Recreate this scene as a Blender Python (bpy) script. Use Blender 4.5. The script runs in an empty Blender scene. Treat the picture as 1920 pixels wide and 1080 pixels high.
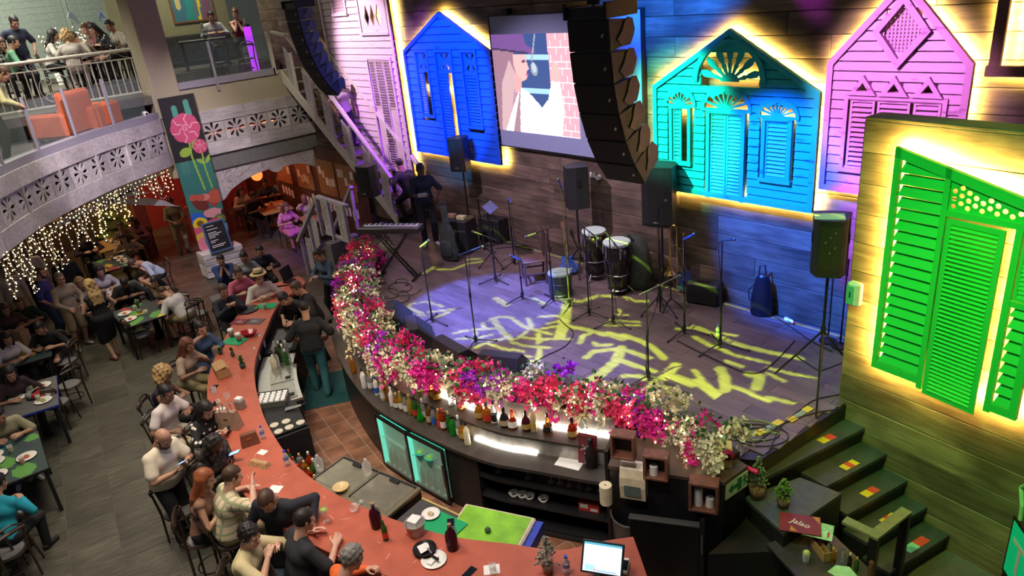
import bpy,math,random
import numpy as np
from mathutils import Vector,Matrix
random.seed(7);rng=np.random.default_rng(7)
scn=bpy.context.scene
col=scn.collection
PI=math.pi
# ---------------------------------------------------------------- camera
CAMH=6.4
YAW,PIT,ROL,FPX=-0.87344942,0.40061336,-0.10234969,1358.713
_f=Vector((math.sin(YAW)*math.cos(PIT),math.cos(YAW)*math.cos(PIT),-math.sin(PIT)))
_r0=_f.cross(Vector((0,0,1))).normalized();_u0=_r0.cross(_f)
_R=_r0*math.cos(ROL)+_u0*math.sin(ROL);_U=_u0*math.cos(ROL)-_r0*math.sin(ROL)
CAM=Vector((0,0,CAMH))
cd=bpy.data.cameras.new('camera');cam=bpy.data.objects.new('camera',cd);col.objects.link(cam)
cd.sensor_width=36;cd.lens=36*FPX/1920;cd.clip_end=200
cam.matrix_world=Matrix(((_R.x,_U.x,-_f.x,CAM.x),(_R.y,_U.y,-_f.y,CAM.y),(_R.z,_U.z,-_f.z,CAM.z),(0,0,0,1)))
scn.camera=cam
vs=scn.view_settings
vs.view_transform='Standard';vs.look='None';vs.gamma=1;vs.use_curve_mapping=False;vs.exposure=0.0
try:scn.cycles.max_bounces=6;scn.cycles.transparent_max_bounces=12;scn.cycles.sample_clamp_indirect=4
except Exception:pass
# surveying helpers: where the sight line through a point of the photograph meets a known plane of the place
def ray(x,y):return _f+_R*((x-960)/FPX)-_U*((y-540)/FPX)
def onz(x,y,z=0.0):d=ray(x,y);return CAM+d*((z-CAM.z)/d.z)
def onY(x,y,Y):d=ray(x,y);return CAM+d*((Y-CAM.y)/d.y)
def onX(x,y,X):d=ray(x,y);return CAM+d*((X-CAM.x)/d.x)
def onP(x,y,p0,n):d=ray(x,y);return CAM+d*((p0-CAM).dot(n)/d.dot(n))
# ---------------------------------------------------------------- world and lights
w=bpy.data.worlds.new('night');scn.world=w;w.use_nodes=True
w.node_tree.nodes['Background'].inputs[0].default_value=(0.80,0.78,0.90,1);w.node_tree.nodes['Background'].inputs[1].default_value=0.055
def look(o,tgt):o.rotation_euler=(Vector(tgt)-o.location).to_track_quat('-Z','Y').to_euler()
def spot(loc,tgt,power,color,ang=40,blend=.5,rad=.08,name='stage_spot_light'):
    l=bpy.data.lights.new(name,'SPOT');l.energy=power;l.color=color;l.spot_size=math.radians(ang);l.spot_blend=blend;l.shadow_soft_size=rad
    o=bpy.data.objects.new(name,l);col.objects.link(o);o.location=loc;look(o,tgt);return o
def area(loc,tgt,power,color,sx,sy=None,name='overhead_light',spread=None):
    l=bpy.data.lights.new(name,'AREA');l.energy=power;l.color=color
    l.shape='RECTANGLE';l.size=sx;l.size_y=sy or sx
    if spread:l.spread=math.radians(spread)
    o=bpy.data.objects.new(name,l);col.objects.link(o);o.location=loc;look(o,tgt);return o
def point(loc,power,color,rad=.05,name='lamp_light'):
    l=bpy.data.lights.new(name,'POINT');l.energy=power;l.color=color;l.shadow_soft_size=rad
    o=bpy.data.objects.new(name,l);col.objects.link(o);o.location=loc;return o
SZ=1.3 # stage height
YW=9.486 # back wall
GENERAL=(1,.86,.68)
area((-8.5,1.8,7.9),(-8.5,1.4,0),150,GENERAL,3.0,2.0,spread=100)
area((-4.5,1.6,7.9),(-4.4,1.8,0),95,(1,.86,.74),1.5,1.5,spread=100)  # unseen light added to brighten the near bar end
area((-15.0,2.2,7.9),(-15.2,2.0,0),150,(1,.90,.70),3.0,3.0,spread=110)
area((-20.9,3.2,8.1),(-21.2,3.2,5),130,(1,.95,.82),1.0,4.0,spread=120)  # unseen light added so the terrace guests do not stay dark
area((-22.6,2.5,8.0),(-26.5,2.5,6),260,(.9,1,.82),1.5,5.0)
area((-21.5,7.8,8.2),(-21.5,7.8,4),80,(1,.95,.75),1.2,1.2)
area((-21.3,3.0,3.7),(-21.0,3.0,0),60,(1,.75,.45),1.5,1.5)
point((-22.5,7.9,3.1),70,(1,.08,.05),.15,'red_room_light')
point((-22.8,5.7,2.8),45,(1,.06,.05),.15,'red_post_light')
point((-21.6,8.3,2.9),22,(1,.7,.4),.15,'pendant_light')
spot((-13.2,3.0,8.0),(-18.0,4.4,3.6),1700,(1,.84,1),50,.8)
spot((-14.5,5.5,8.0),(-19.2,7.6,3.9),600,(1,.9,.74),40,.8)
spot((-6.0,1.2,7.9),(-8.4,4.4,1.5),430,(1,.88,.72),36,.7)
spot((-2.2,1.8,7.9),(-5.2,5.2,1.5),520,(1,.9,.76),30,.7)
spot((-13.5,3.4,7.9),(-11.6,5.8,1.5),420,(1,.9,.76),24,.7)
# coloured stage spots on the ceiling truss
spot((-10.5,4.0,8.0),(-12.5,9.4,4.4),5600,(.02,.30,1),26,.35)
spot((-9.5,4.2,8.0),(-9.6,9.4,2.6),2600,(.62,.48,.7),50,.8)
spot((-8.0,4.0,8.0),(-6.75,9.4,4.2),6000,(.08,1,.62),19,.5)
spot((-6.2,4.2,8.0),(-4.9,9.4,2.9),16000,(.01,.12,1),23,.5)
spot((-4.6,3.6,8.0),(-6.9,9.4,6.4),17000,(.01,.14,1),25,.8)
spot((-5.2,4.2,8.0),(-3.6,9.3,4.7),3000,(1,.55,1),22,.5)
spot((-6.0,4.2,8.0),(-4.3,9.4,6.3),10000,(.60,.02,1),18,.8)
spot((-6.5,4.6,8.0),(-3.5,9.4,2.5),9000,(.75,.02,1),12,.6)
spot((-2.9,3.0,8.0),(-2.1,7.5,3.3),1100,(.10,1,.22),34,.5)
spot((-2.2,3.4,8.0),(-1.9,7.4,.9),900,(.70,1,.16),40,.7)
spot((-17.0,5.6,8.2),(-15.3,9.3,5.0),2600,(1,.66,.95),40,.6)
spot((-11.4,8.6,8.0),(-15.4,9.1,3.0),3200,(.34,.05,1),30,.6)
spot((-8.6,4.0,8.0),(-9.0,6.8,1.3),13000,(.10,.16,1),22,.2)
spot((-6.8,3.8,8.0),(-6.4,6.3,1.3),4200,(.12,.16,1),19,.8)
area((-7.0,6.6,8.1),(-7.0,6.6,1.3),75,(1,.86,.86),3.0,1.0,spread=80)
point((-5.6,4.6,8.0),14000,(.60,1,.02),.0012,'gobo_light')

# ---------------------------------------------------------------- materials
MATS={}
def mat(name,c,rough=.55,metal=0.,emit=0.,ec=None,var=.12,vs_=14.,spec=.5,alpha=1.,trans=0.,bump=0.):
    if name in MATS:return MATS[name]
    m=bpy.data.materials.new(name);m.use_nodes=True;MATS[name]=m
    nt=m.node_tree;b=nt.nodes['Principled BSDF']
    b.inputs['Roughness'].default_value=rough;b.inputs['Metallic'].default_value=metal
    b.inputs['Specular IOR Level'].default_value=spec
    b.inputs['Base Color'].default_value=(*c,1)
    if var>0:
        tc=nt.nodes.new('ShaderNodeTexCoord');n=nt.nodes.new('ShaderNodeTexNoise');n.inputs['Scale'].default_value=vs_;n.inputs['Detail'].default_value=3
        r=nt.nodes.new('ShaderNodeMapRange');r.inputs[1].default_value=.3;r.inputs[2].default_value=.7;r.inputs[3].default_value=1-var;r.inputs[4].default_value=1+var
        mx=nt.nodes.new('ShaderNodeMix');mx.data_type='RGBA';mx.blend_type='MULTIPLY';mx.inputs[0].default_value=1;mx.inputs[6].default_value=(*c,1)
        nt.links.new(tc.outputs['Object'],n.inputs['Vector']);nt.links.new(n.outputs[0],r.inputs[0]);nt.links.new(r.outputs[0],mx.inputs[7]);nt.links.new(mx.outputs[2],b.inputs['Base Color'])
        if bump>0:
            bp=nt.nodes.new('ShaderNodeBump');bp.inputs['Strength'].default_value=bump;bp.inputs['Distance'].default_value=.01
            nt.links.new(n.outputs[0],bp.inputs['Height']);nt.links.new(bp.outputs[0],b.inputs['Normal'])
    if emit>0:
        b.inputs['Emission Color'].default_value=(*(ec or c),1);b.inputs['Emission Strength'].default_value=emit
    if trans>0:b.inputs['Transmission Weight'].default_value=trans;b.inputs['IOR'].default_value=1.3
    if alpha<1:b.inputs['Alpha'].default_value=alpha
    return m
def woodmat(name,c1,c2,axis=0,scale=1.5,stretch=14,rough=.6,dark=.5,bump=.15,c3=None):
    """planks: streaky grain along an axis plus broad stains and knots; each object gets its own shift"""
    if name in MATS:return MATS[name]
    m=bpy.data.materials.new(name);m.use_nodes=True;MATS[name]=m
    nt=m.node_tree;b=nt.nodes['Principled BSDF'];b.inputs['Roughness'].default_value=rough
    N=nt.nodes.new;L=nt.links.new
    tc=N('ShaderNodeTexCoord');oi=N('ShaderNodeObjectInfo');mp=N('ShaderNodeMapping')
    s=[stretch]*3;s[axis]=1.
    mp.inputs['Scale'].default_value=s
    ad=N('ShaderNodeVectorMath');ad.operation='ADD';ml=N('ShaderNodeMath');ml.operation='MULTIPLY';ml.inputs[1].default_value=37.
    L(oi.outputs['Random'],ml.inputs[0]);L(tc.outputs['Object'],ad.inputs[0]);L(ml.outputs[0],ad.inputs[1]);L(ad.outputs[0],mp.inputs['Vector'])
    n1=N('ShaderNodeTexNoise');n1.inputs['Scale'].default_value=scale;n1.inputs['Detail'].default_value=6;n1.inputs['Roughness'].default_value=.65;n1.inputs['Distortion'].default_value=.6
    L(mp.outputs[0],n1.inputs['Vector'])
    n2=N('ShaderNodeTexNoise');n2.inputs['Scale'].default_value=1.3;n2.inputs['Detail'].default_value=2;L(ad.outputs[0],n2.inputs['Vector'])
    cr=N('ShaderNodeValToRGB');cr.color_ramp.elements[0].position=.32;cr.color_ramp.elements[1].position=.68
    cr.color_ramp.elements[0].color=(*c2,1);cr.color_ramp.elements[1].color=(*c1,1)
    if c3:e=cr.color_ramp.elements.new(.5);e.color=(*c3,1)
    L(n1.outputs[0],cr.inputs[0])
    mr=N('ShaderNodeMapRange');mr.inputs[1].default_value=.35;mr.inputs[2].default_value=.65;mr.inputs[3].default_value=dark;mr.inputs[4].default_value=1.15;L(n2.outputs[0],mr.inputs[0])
    m2=N('ShaderNodeMath');m2.operation='MULTIPLY_ADD';m2.inputs[1].default_value=.35;m2.inputs[2].default_value=.82;L(oi.outputs['Random'],m2.inputs[0])
    m3=N('ShaderNodeMath');m3.operation='MULTIPLY';L(mr.outputs[0],m3.inputs[0]);L(m2.outputs[0],m3.inputs[1])
    mx=N('ShaderNodeMix');mx.data_type='RGBA';mx.blend_type='MULTIPLY';mx.inputs[0].default_value=1
    L(cr.outputs[0],mx.inputs[6]);L(m3.outputs[0],mx.inputs[7]);L(mx.outputs[2],b.inputs['Base Color'])
    bp=N('ShaderNodeBump');bp.inputs['Strength'].default_value=bump;bp.inputs['Distance'].default_value=.01;L(n1.outputs[0],bp.inputs['Height']);L(bp.outputs[0],b.inputs['Normal'])
    return m
def glassmat(name,c=(.9,.95,.95),alpha=.16,rough=.05,add=.5):
    if name in MATS:return MATS[name]
    m=bpy.data.materials.new(name);m.use_nodes=True;MATS[name]=m
    nt=m.node_tree;b=nt.nodes['Principled BSDF'];o=nt.nodes['Material Output']
    b.inputs['Base Color'].default_value=(*c,1);b.inputs['Roughness'].default_value=rough
    t=nt.nodes.new('ShaderNodeBsdfTransparent');t.inputs[0].default_value=(*[min(1,.75+.25*v)for v in c],1)
    x=nt.nodes.new('ShaderNodeMixShader');fr=nt.nodes.new('ShaderNodeLayerWeight');fr.inputs[0].default_value=.3
    mr=nt.nodes.new('ShaderNodeMapRange');mr.inputs[3].default_value=alpha;mr.inputs[4].default_value=min(1,alpha+add)
    nt.links.new(fr.outputs['Facing'],mr.inputs[0]);nt.links.new(mr.outputs[0],x.inputs[0])
    nt.links.new(t.outputs[0],x.inputs[1]);nt.links.new(b.outputs[0],x.inputs[2]);nt.links.new(x.outputs[0],o.inputs[0])
    return m
def emit(name,c,s,base=(.05,.05,.05)):
    return mat(name,base,emit=s,ec=c,var=0)
# ---------------------------------------------------------------- mesh building
class MB:
    def __init__(s):s.v=[];s.f=[];s.m=[];s.M=None;s.mi=0
    def add(s,vs,fs):
        o=len(s.v)
        if s.M is not None:vs=[s.M@Vector(q)for q in vs]
        s.v+=[tuple(q)for q in vs];s.f+=[tuple(i+o for i in f)for f in fs];s.m+=[s.mi]*len(fs)
        return s
    def box(s,x0,x1,y0,y1,z0,z1):
        v=[(x0,y0,z0),(x1,y0,z0),(x1,y1,z0),(x0,y1,z0),(x0,y0,z1),(x1,y0,z1),(x1,y1,z1),(x0,y1,z1)]
        return s.add(v,[(0,3,2,1),(4,5,6,7),(0,1,5,4),(1,2,6,5),(2,3,7,6),(3,0,4,7)])
    def cbox(s,x,y,z,sx,sy,sz):return s.box(x-sx/2,x+sx/2,y-sy/2,y+sy/2,z-sz/2,z+sz/2)
    def bbox(s,x0,x1,y0,y1,z0,z1,b=.01):
        """box with chamfered edges"""
        vs,q=[],[]
        for zz,i in((z0,b),(z0+b,0),(z1-b,0),(z1,b)):
            a0,a1,c0,c1=x0+i,x1-i,y0+i,y1-i
            k=b if i==0 else 0
            vs+=[(a0+k,c0,zz),(a1-k,c0,zz),(a1,c0+k,zz),(a1,c1-k,zz),(a1-k,c1,zz),(a0+k,c1,zz),(a0,c1-k,zz),(a0,c0+k,zz)]if k else[(a0,c0,zz),(a1,c0,zz),(a1,c0,zz),(a1,c1,zz),(a1,c1,zz),(a0,c1,zz),(a0,c1,zz),(a0,c0,zz)]
        f=[tuple(range(7,-1,-1)),tuple(range(24,32))]
        for l in range(3):
            for i in range(8):j=(i+1)%8;f.append((l*8+i,l*8+j,l*8+8+j,l*8+8+i))
        return s.add(vs,f)
    def beam(s,a,b,w,h,up=(0,0,1)):
        """rectangular bar from a to b: w across, h along up"""
        a,b=Vector(a),Vector(b);d=(b-a).normalized();up=Vector(up)
        if abs(d.dot(up))>.98:up=Vector((1,0,0))if abs(d.x)<.9 else Vector((0,1,0))
        x=d.cross(up).normalized();u=x.cross(d)
        v=[p+x*(sx*w/2)+u*(sz*h/2)for p in(a,b)for sx,sz in((-1,-1),(1,-1),(1,1),(-1,1))]
        return s.add(v,[(3,2,1,0),(4,5,6,7),(0,1,5,4),(1,2,6,5),(2,3,7,6),(3,0,4,7)])
    def prism(s,pts,ax,t0,t1):
        """polygon (2-D points) extruded along axis ax between t0 and t1"""
        def P(q,t):
            if ax==0:return(t,q[0],q[1])
            if ax==1:return(q[0],t,q[1])
            return(q[0],q[1],t)
        n=len(pts);v=[P(q,t0)for q in pts]+[P(q,t1)for q in pts]
        f=[tuple(range(n-1,-1,-1)),tuple(range(n,2*n))]+[(i,(i+1)%n,n+(i+1)%n,n+i)for i in range(n)]
        return s.add(v,f)
    def tube(s,pts,r,n=6,cap=True):
        pts=[Vector(p)for p in pts];k=len(pts)
        if not isinstance(r,(list,tuple)):r=[r]*k
        t0=(pts[1]-pts[0]).normalized();a=t0.orthogonal().normalized();vs=[]
        for i,p in enumerate(pts):
            t=(pts[min(i+1,k-1)]-pts[max(i-1,0)]).normalized()
            a=(a-t*a.dot(t)).normalized()if(a-t*a.dot(t)).length>1e-6 else t.orthogonal().normalized();c=t.cross(a)
            vs+=[p+(a*math.cos(2*PI*j/n)+c*math.sin(2*PI*j/n))*r[i]for j in range(n)]
        f=[(i*n+j,i*n+(j+1)%n,(i+1)*n+(j+1)%n,(i+1)*n+j)for i in range(k-1)for j in range(n)]
        if cap:f+=[tuple(range(n-1,-1,-1)),tuple(range((k-1)*n,k*n))]
        return s.add(vs,f)
    def lathe(s,prof,n=12,c=(0,0,0),ax=2,cap=True):
        """profile [(r, h)...] turned about an axis through c"""
        vs=[]
        for r,h in prof:
            for j in range(n):
                x,y=r*math.cos(2*PI*j/n),r*math.sin(2*PI*j/n)
                q=(x,y,h)if ax==2 else((h,x,y)if ax==0 else(y,h,x))
                vs.append((q[0]+c[0],q[1]+c[1],q[2]+c[2]))
        k=len(prof)
        f=[(i*n+j,i*n+(j+1)%n,(i+1)*n+(j+1)%n,(i+1)*n+j)for i in range(k-1)for j in range(n)]
        if cap:f+=[tuple(range(n-1,-1,-1)),tuple(range((k-1)*n,k*n))]
        return s.add(vs,f)
    def ball(s,c,r,n=8,m=5,sq=(1,1,1)):
        prof=[(math.sin(PI*i/m)*r+1e-5,-math.cos(PI*i/m)*r)for i in range(m+1)]
        vs=[]
        for q,h in prof:
            for j in range(n):vs.append((c[0]+sq[0]*q*math.cos(2*PI*j/n),c[1]+sq[1]*q*math.sin(2*PI*j/n),c[2]+sq[2]*h))
        return s.add(vs,[(i*n+j,i*n+(j+1)%n,(i+1)*n+(j+1)%n,(i+1)*n+j)for i in range(m)for j in range(n)])
    def mesh(s,name='mesh',mats=(),smooth=False):
        me=bpy.data.meshes.new(name);me.from_pydata(s.v,[],s.f)
        for m_ in mats:me.materials.append(m_)
        if len(mats)>1:me.polygons.foreach_set('material_index',s.m)
        if smooth:me.polygons.foreach_set('use_smooth',[True]*len(s.f))
        me.update();return me
    def build(s,name,mats,parent=None,smooth=False,loc=None,rz=0):
        if not isinstance(mats,(list,tuple)):mats=[mats]
        o=bpy.data.objects.new(name,s.mesh(name,mats,smooth));col.objects.link(o)
        if parent:o.parent=parent
        if loc is not None:o.location=loc
        if rz:o.rotation_euler.z=rz
        return o
def put(name,me,parent=None,loc=None,rot=None,scale=None):
    o=bpy.data.objects.new(name,me);col.objects.link(o)
    if parent:o.parent=parent
    if loc is not None:o.location=loc
    if rot is not None:o.rotation_euler=rot
    if scale is not None:o.scale=scale
    return o
def tag(o,label=None,cat=None,group=None,kind=None):
    if label:o['label']=label
    if cat:o['category']=cat
    if group:o['group']=group
    if kind:o['kind']=kind
    return o
def thing(name,label,cat,loc=(0,0,0),rz=0,group=None):
    o=bpy.data.objects.new(name,None);col.objects.link(o);o.location=loc;o.rotation_euler.z=rz;o.empty_display_size=.1
    return tag(o,label,cat,group)
def struct(name,mb,m,label=None):
    o=mb.build(name,m);o['kind']='structure'
    if label:o['label']=label
    return o
def copy_tree(o,parent=None):
    c=o.copy();col.objects.link(c);c.parent=parent
    for ch in o.children:copy_tree(ch,c)
    return c
def clone(o,loc,rz=0,label=None,scale=None,rot=None):
    c=copy_tree(o);c.location=loc;c.rotation_euler=rot if rot else(0,0,rz)
    if scale:c.scale=(scale,)*3 if not isinstance(scale,tuple)else scale
    if label:c['label']=label
    return c
def clip_conv(poly,a,b):
    """keep the part of a convex polygon left of the line a->b"""
    out=[];n=len(poly)
    for i in range(n):
        p,q=poly[i],poly[(i+1)%n]
        sp=(b[0]-a[0])*(p[1]-a[1])-(b[1]-a[1])*(p[0]-a[0]);sq=(b[0]-a[0])*(q[1]-a[1])-(b[1]-a[1])*(q[0]-a[0])
        if sp>=0:out.append(p)
        if sp*sq<0:t=sp/(sp-sq);out.append((p[0]+t*(q[0]-p[0]),p[1]+t*(q[1]-p[1])))
    return out
def clip_to(poly,outline):
    for i in range(len(outline)):
        poly=clip_conv(poly,outline[i],outline[(i+1)%len(outline)])
        if len(poly)<3:return[]
    return poly
def catmull(pts,n=8):
    pts=[Vector(p)for p in pts];out=[]
    for i in range(len(pts)-1):
        p0,p1,p2,p3=pts[max(i-1,0)],pts[i],pts[i+1],pts[min(i+2,len(pts)-1)]
        for k in range(n):
            t=k/n;out.append(.5*((2*p1)+(p2-p0)*t+(2*p0-5*p1+4*p2-p3)*t*t+(3*p1-p0-3*p2+p3)*t**3))
    out.append(pts[-1]);return out
ORD=['first','second','third','fourth','fifth','sixth','seventh','eighth','ninth','tenth','eleventh','twelfth','thirteenth','fourteenth','fifteenth','sixteenth','seventeenth','eighteenth','nineteenth','twentieth','twenty-first','twenty-second','twenty-third','twenty-fourth','twenty-fifth','twenty-sixth','twenty-seventh','twenty-eighth','twenty-ninth','thirtieth','thirty-first','thirty-second','thirty-third','thirty-fourth','thirty-fifth','thirty-sixth','thirty-seventh','thirty-eighth','thirty-ninth','fortieth']
ORD+=['forty-'+o for o in ORD[:9]]+['fiftieth']+['fifty-'+o for o in ORD[:9]]
# common materials
M_BLACK=mat('black_paint',(.012,.012,.014),.45,var=.3)
M_BLACKM=mat('black_metal',(.015,.015,.017),.35,.3,var=.2)
M_BLACKF=mat('black_fabric',(.012,.012,.014),.9,var=.3)
M_CHROME=mat('chrome',(.75,.76,.78),.18,1.,var=.05)
M_STEEL=mat('brushed_steel',(.55,.55,.53),.32,.9,var=.08)
M_WHITE=mat('white_paint',(.75,.74,.72),.5,var=.06)
M_PAPER=mat('white_paper',(.8,.8,.78),.7,var=.03)
M_BRASS=mat('brass',(.75,.48,.14),.25,1.,var=.08)
M_BROWN=mat('brown_wood',(.16,.07,.03),.45,var=.25)
M_CERAMIC=mat('white_ceramic',(.8,.79,.75),.25,var=.03)
M_GLASS=glassmat('clear_glass')

# ================================================================ cut-out panels
def holed(outer,holes,t,name='panel'):
    """flat panel in the XY plane with thickness t (z 0..t) and cut-outs"""
    cu=bpy.data.curves.new(name,'CURVE');cu.dimensions='2D';cu.fill_mode='BOTH';cu.extrude=t/2
    for poly in[outer]+list(holes):
        sp=cu.splines.new('POLY');sp.points.add(len(poly)-1);sp.use_cyclic_u=True
        for p,q in zip(sp.points,poly):p.co=(q[0],q[1],0,1)
    ob=bpy.data.objects.new(name,cu);col.objects.link(ob)
    dg=bpy.context.evaluated_depsgraph_get();me=bpy.data.meshes.new_from_object(ob.evaluated_get(dg))
    bpy.data.objects.remove(ob);bpy.data.curves.remove(cu);return me
def up_panel(me):
    """XY panel -> local XZ plane, thickness towards -Y"""
    me.transform(Matrix(((1,0,0,0),(0,0,-1,0),(0,1,0,0),(0,0,0,1))));me.update();return me
def petal(cx,cy,a,r0,r1,w,n=8):
    pts=[]
    for i in range(n+1):
        t=i/n;pts.append((r0+(r1-r0)*t,w*math.sin(PI*min(1,t*.55+.03))**1.2*(1 if t<.97 else .6)))
    pts=pts+[(x,-y)for x,y in reversed(pts)]
    c,s=math.cos(a),math.sin(a)
    return[(cx+c*x-s*y,cy+s*x+c*y)for x,y in pts]
def circle(cx,cy,r,n=14,a0=0,a1=2*PI):return[(cx+r*math.cos(a0+(a1-a0)*i/n),cy+r*math.sin(a0+(a1-a0)*i/n))for i in range(n)]
def stroke(pts,w):
    """outline polygon of a stroke of width w along pts"""
    pts=[Vector((p[0],p[1]))for p in pts];L_,R_=[],[]
    for i,p in enumerate(pts):
        d=(pts[min(i+1,len(pts)-1)]-pts[max(i-1,0)]).normalized();n=Vector((-d.y,d.x))*w/2
        L_.append(tuple(p+n));R_.append(tuple(p-n))
    return L_+R_[::-1]
def spiral(cx,cy,r0,r1,turns,a0,w,n=26,sgn=1):
    return stroke([(cx+(r0+(r1-r0)*i/n)*math.cos(a0+sgn*2*PI*turns*i/n),cy+(r0+(r1-r0)*i/n)*math.sin(a0+sgn*2*PI*turns*i/n))for i in range(n+1)],w)
def paint_image(w,h,nx,nz,polys,bg,name,emission=0,rough=.6):
    """flat picture: a fine grid in XZ coloured face by face"""
    u=(np.arange(nx)+.5)/nx;v=(np.arange(nz)+.5)/nz;U,V=np.meshgrid(u,v)
    C_=np.zeros((nz,nx,3));C_[:]=bg if not callable(bg)else bg(U,V)
    asp=w/h
    for it in polys:
        kind,c=it[0],it[-1]
        if kind=='poly':
            P=it[1];ins=np.zeros(U.shape,bool);j=len(P)-1
            for i in range(len(P)):
                (xi,yi),(xj,yj)=P[i],P[j]
                if abs(yj-yi)>1e-9:ins^=((yi>V)!=(yj>V))&(U<(xj-xi)*(V-yi)/(yj-yi)+xi)
                j=i
        elif kind=='ell':
            cx,cy,rx,ry,an=it[1];dx,dy=(U-cx)*asp,(V-cy);ca,sa=math.cos(an),math.sin(an)
            ins=((dx*ca+dy*sa)/rx)**2+((-dx*sa+dy*ca)/ry)**2<1
        else:
            P,wd=it[1],it[2];ins=np.zeros(U.shape,bool)
            for(x0,y0),(x1,y1)in zip(P[:-1],P[1:]):
                ax,ay,bx,by=x0*asp,y0,x1*asp,y1;dx,dy=bx-ax,by-ay;l2=dx*dx+dy*dy+1e-9
                t=np.clip(((U*asp-ax)*dx+(V-ay)*dy)/l2,0,1);ins|=(U*asp-ax-t*dx)**2+(V-ay-t*dy)**2<(wd/2)**2
        C_[ins]=c
    xs=np.linspace(0,w,nx+1);zs=np.linspace(0,h,nz+1);X,Z=np.meshgrid(xs,zs)
    vv=np.stack([X.ravel(),np.zeros(X.size),Z.ravel()],1);idx=np.arange((nz+1)*(nx+1)).reshape(nz+1,nx+1)
    q=np.stack([idx[:-1,:-1],idx[:-1,1:],idx[1:,1:],idx[1:,:-1]],-1).reshape(-1,4)
    me=bpy.data.meshes.new(name);me.from_pydata(vv.tolist(),[],q.tolist())
    ca=me.color_attributes.new('Col','FLOAT_COLOR','CORNER');cc=np.ones((len(q),4,4));cc[:,:,:3]=C_.reshape(-1,1,3)
    ca.data.foreach_set('color',cc.ravel())
    m=bpy.data.materials.new(name+'_print');m.use_nodes=True;nt=m.node_tree;b=nt.nodes['Principled BSDF'];a=nt.nodes.new('ShaderNodeVertexColor');a.layer_name='Col'
    b.inputs['Roughness'].default_value=rough
    if emission:nt.links.new(a.outputs[0],b.inputs['Emission Color']);b.inputs['Emission Strength'].default_value=emission;b.inputs['Base Color'].default_value=(.02,.02,.02,1)
    else:nt.links.new(a.outputs[0],b.inputs['Base Color'])
    me.materials.append(m);return me
def text(s_,size,m,parent,loc,rot,name='lettering',ex=.0015,shear=0,align='CENTER'):
    cu=bpy.data.curves.new(name,'FONT');cu.body=s_;cu.size=size;cu.extrude=ex;cu.align_x=align;cu.align_y='CENTER';cu.shear=shear;cu.resolution_u=3
    ob=bpy.data.objects.new(name,cu);col.objects.link(ob)
    dg=bpy.context.evaluated_depsgraph_get();me=bpy.data.meshes.new_from_object(ob.evaluated_get(dg))
    bpy.data.objects.remove(ob);bpy.data.curves.remove(cu);me.materials.clear();me.materials.append(m)
    return put(name,me,parent,loc,rot)
# ================================================================ floors
M_TILE=woodmat('slate_wood_tile',(.125,.115,.085),(.032,.03,.024),axis=1,scale=2.6,stretch=14,rough=.5,dark=.65,bump=.1,c3=(.07,.066,.05))
M_GROUT=mat('floor_grout',(.12,.115,.095),.8)
M_TERRA=mat('terracotta_tile',(.26,.12,.07),.35,var=.45,vs_=2.2)
M_TGROUT=mat('pale_grout',(.42,.38,.32),.8)
FA=math.radians(-9.6);FM=Matrix.Rotation(FA,4,'Z')
floor=struct('floor',MB().box(-34,4,-4,9.4,-.3,-.006),M_GROUT,'dark grey dining floor of wood-look tiles')
# bar outlines in plan (surveyed)
BAR_IN=[(-13.9,5.82),(-13.36,5.68),(-12.87,4.9),(-11.93,4.19),(-10.73,3.43),(-9.38,2.94),(-8.42,2.73),(-7.65,2.65),(-6.9,2.69),(-6.29,2.82),(-5.77,2.97),(-5.2,3.2),(-4.66,3.54),(-4.23,3.81)]
BACKBAR=[(-12.7,6.15),(-11.75,5.45),(-10.83,4.88),(-9.61,4.42),(-8.27,4.12),(-7.28,4.14),(-6.35,4.26),(-5.89,4.38),(-5.62,4.51),(-5.19,4.71),(-4.67,4.96),(-4.2,5.2)]
def in_poly(x,y,P):
    ins=False;j=len(P)-1
    for i in range(len(P)):
        if(P[i][1]>y)!=(P[j][1]>y)and x<(P[j][0]-P[i][0])*(y-P[i][1])/(P[j][1]-P[i][1])+P[i][0]:ins=not ins
        j=i
    return ins
BARFLOOR=[(x,y)for x,y in BAR_IN]+[(-3.2,4.6)]+[(x+.1,y+.3)for x,y in reversed(BACKBAR)]
tl=MB().bbox(-.296,.296,-.296,.296,-.03,0,.004).mesh('tile',[M_TILE])
cand=[]
for i in range(-42,12):
    for j in range(-12,22):
        p=FM@Vector((i*.6+.15,j*.6+.05,0))
        if-24.3<p.x<-4.2 and-1.6<p.y<9.2 and not in_poly(p.x,p.y,BARFLOOR):
            d=p-CAM;z=d.dot(_f);sx,sy=960+FPX*d.dot(_R)/z,540-FPX*d.dot(_U)/z
            if-60<sx<1150 and 300<sy<1180 and not(p.y>3.4+(-p.x-4)*.0 and p.x>-11):cand.append((d.length,p))
cand.sort(key=lambda t:t[0]);rest=MB()
for k,(d,p)in enumerate(cand):
    if k<300:put('floor_tile',tl,floor,p,(0,0,FA+(PI if k%2 else 0)))
    else:rest.M=Matrix.Translation(p)@FM;rest.box(-.296,.296,-.296,.296,-.03,0)
if rest.v:tag(rest.build('floor_tile_field',M_TILE,floor),kind='stuff')
bt=MB().bbox(-.147,.147,-.147,.147,-.03,.004,.004).mesh('tile',[M_TERRA])
bf=MB();bf.prism([(x,y)for x,y in BARFLOOR],2,-.04,.0)
barfloor=struct('floor_bar',bf,M_TGROUT,'terracotta tiled floor behind the bar')
for i in range(-45,5):
    for j in range(0,26):
        p=FM@Vector((i*.3,j*.3+.1,0))
        if in_poly(p.x,p.y,BARFLOOR):put('floor_tile',bt,barfloor,p,(0,0,FA+PI/2*(i*7+j*3)))
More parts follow.
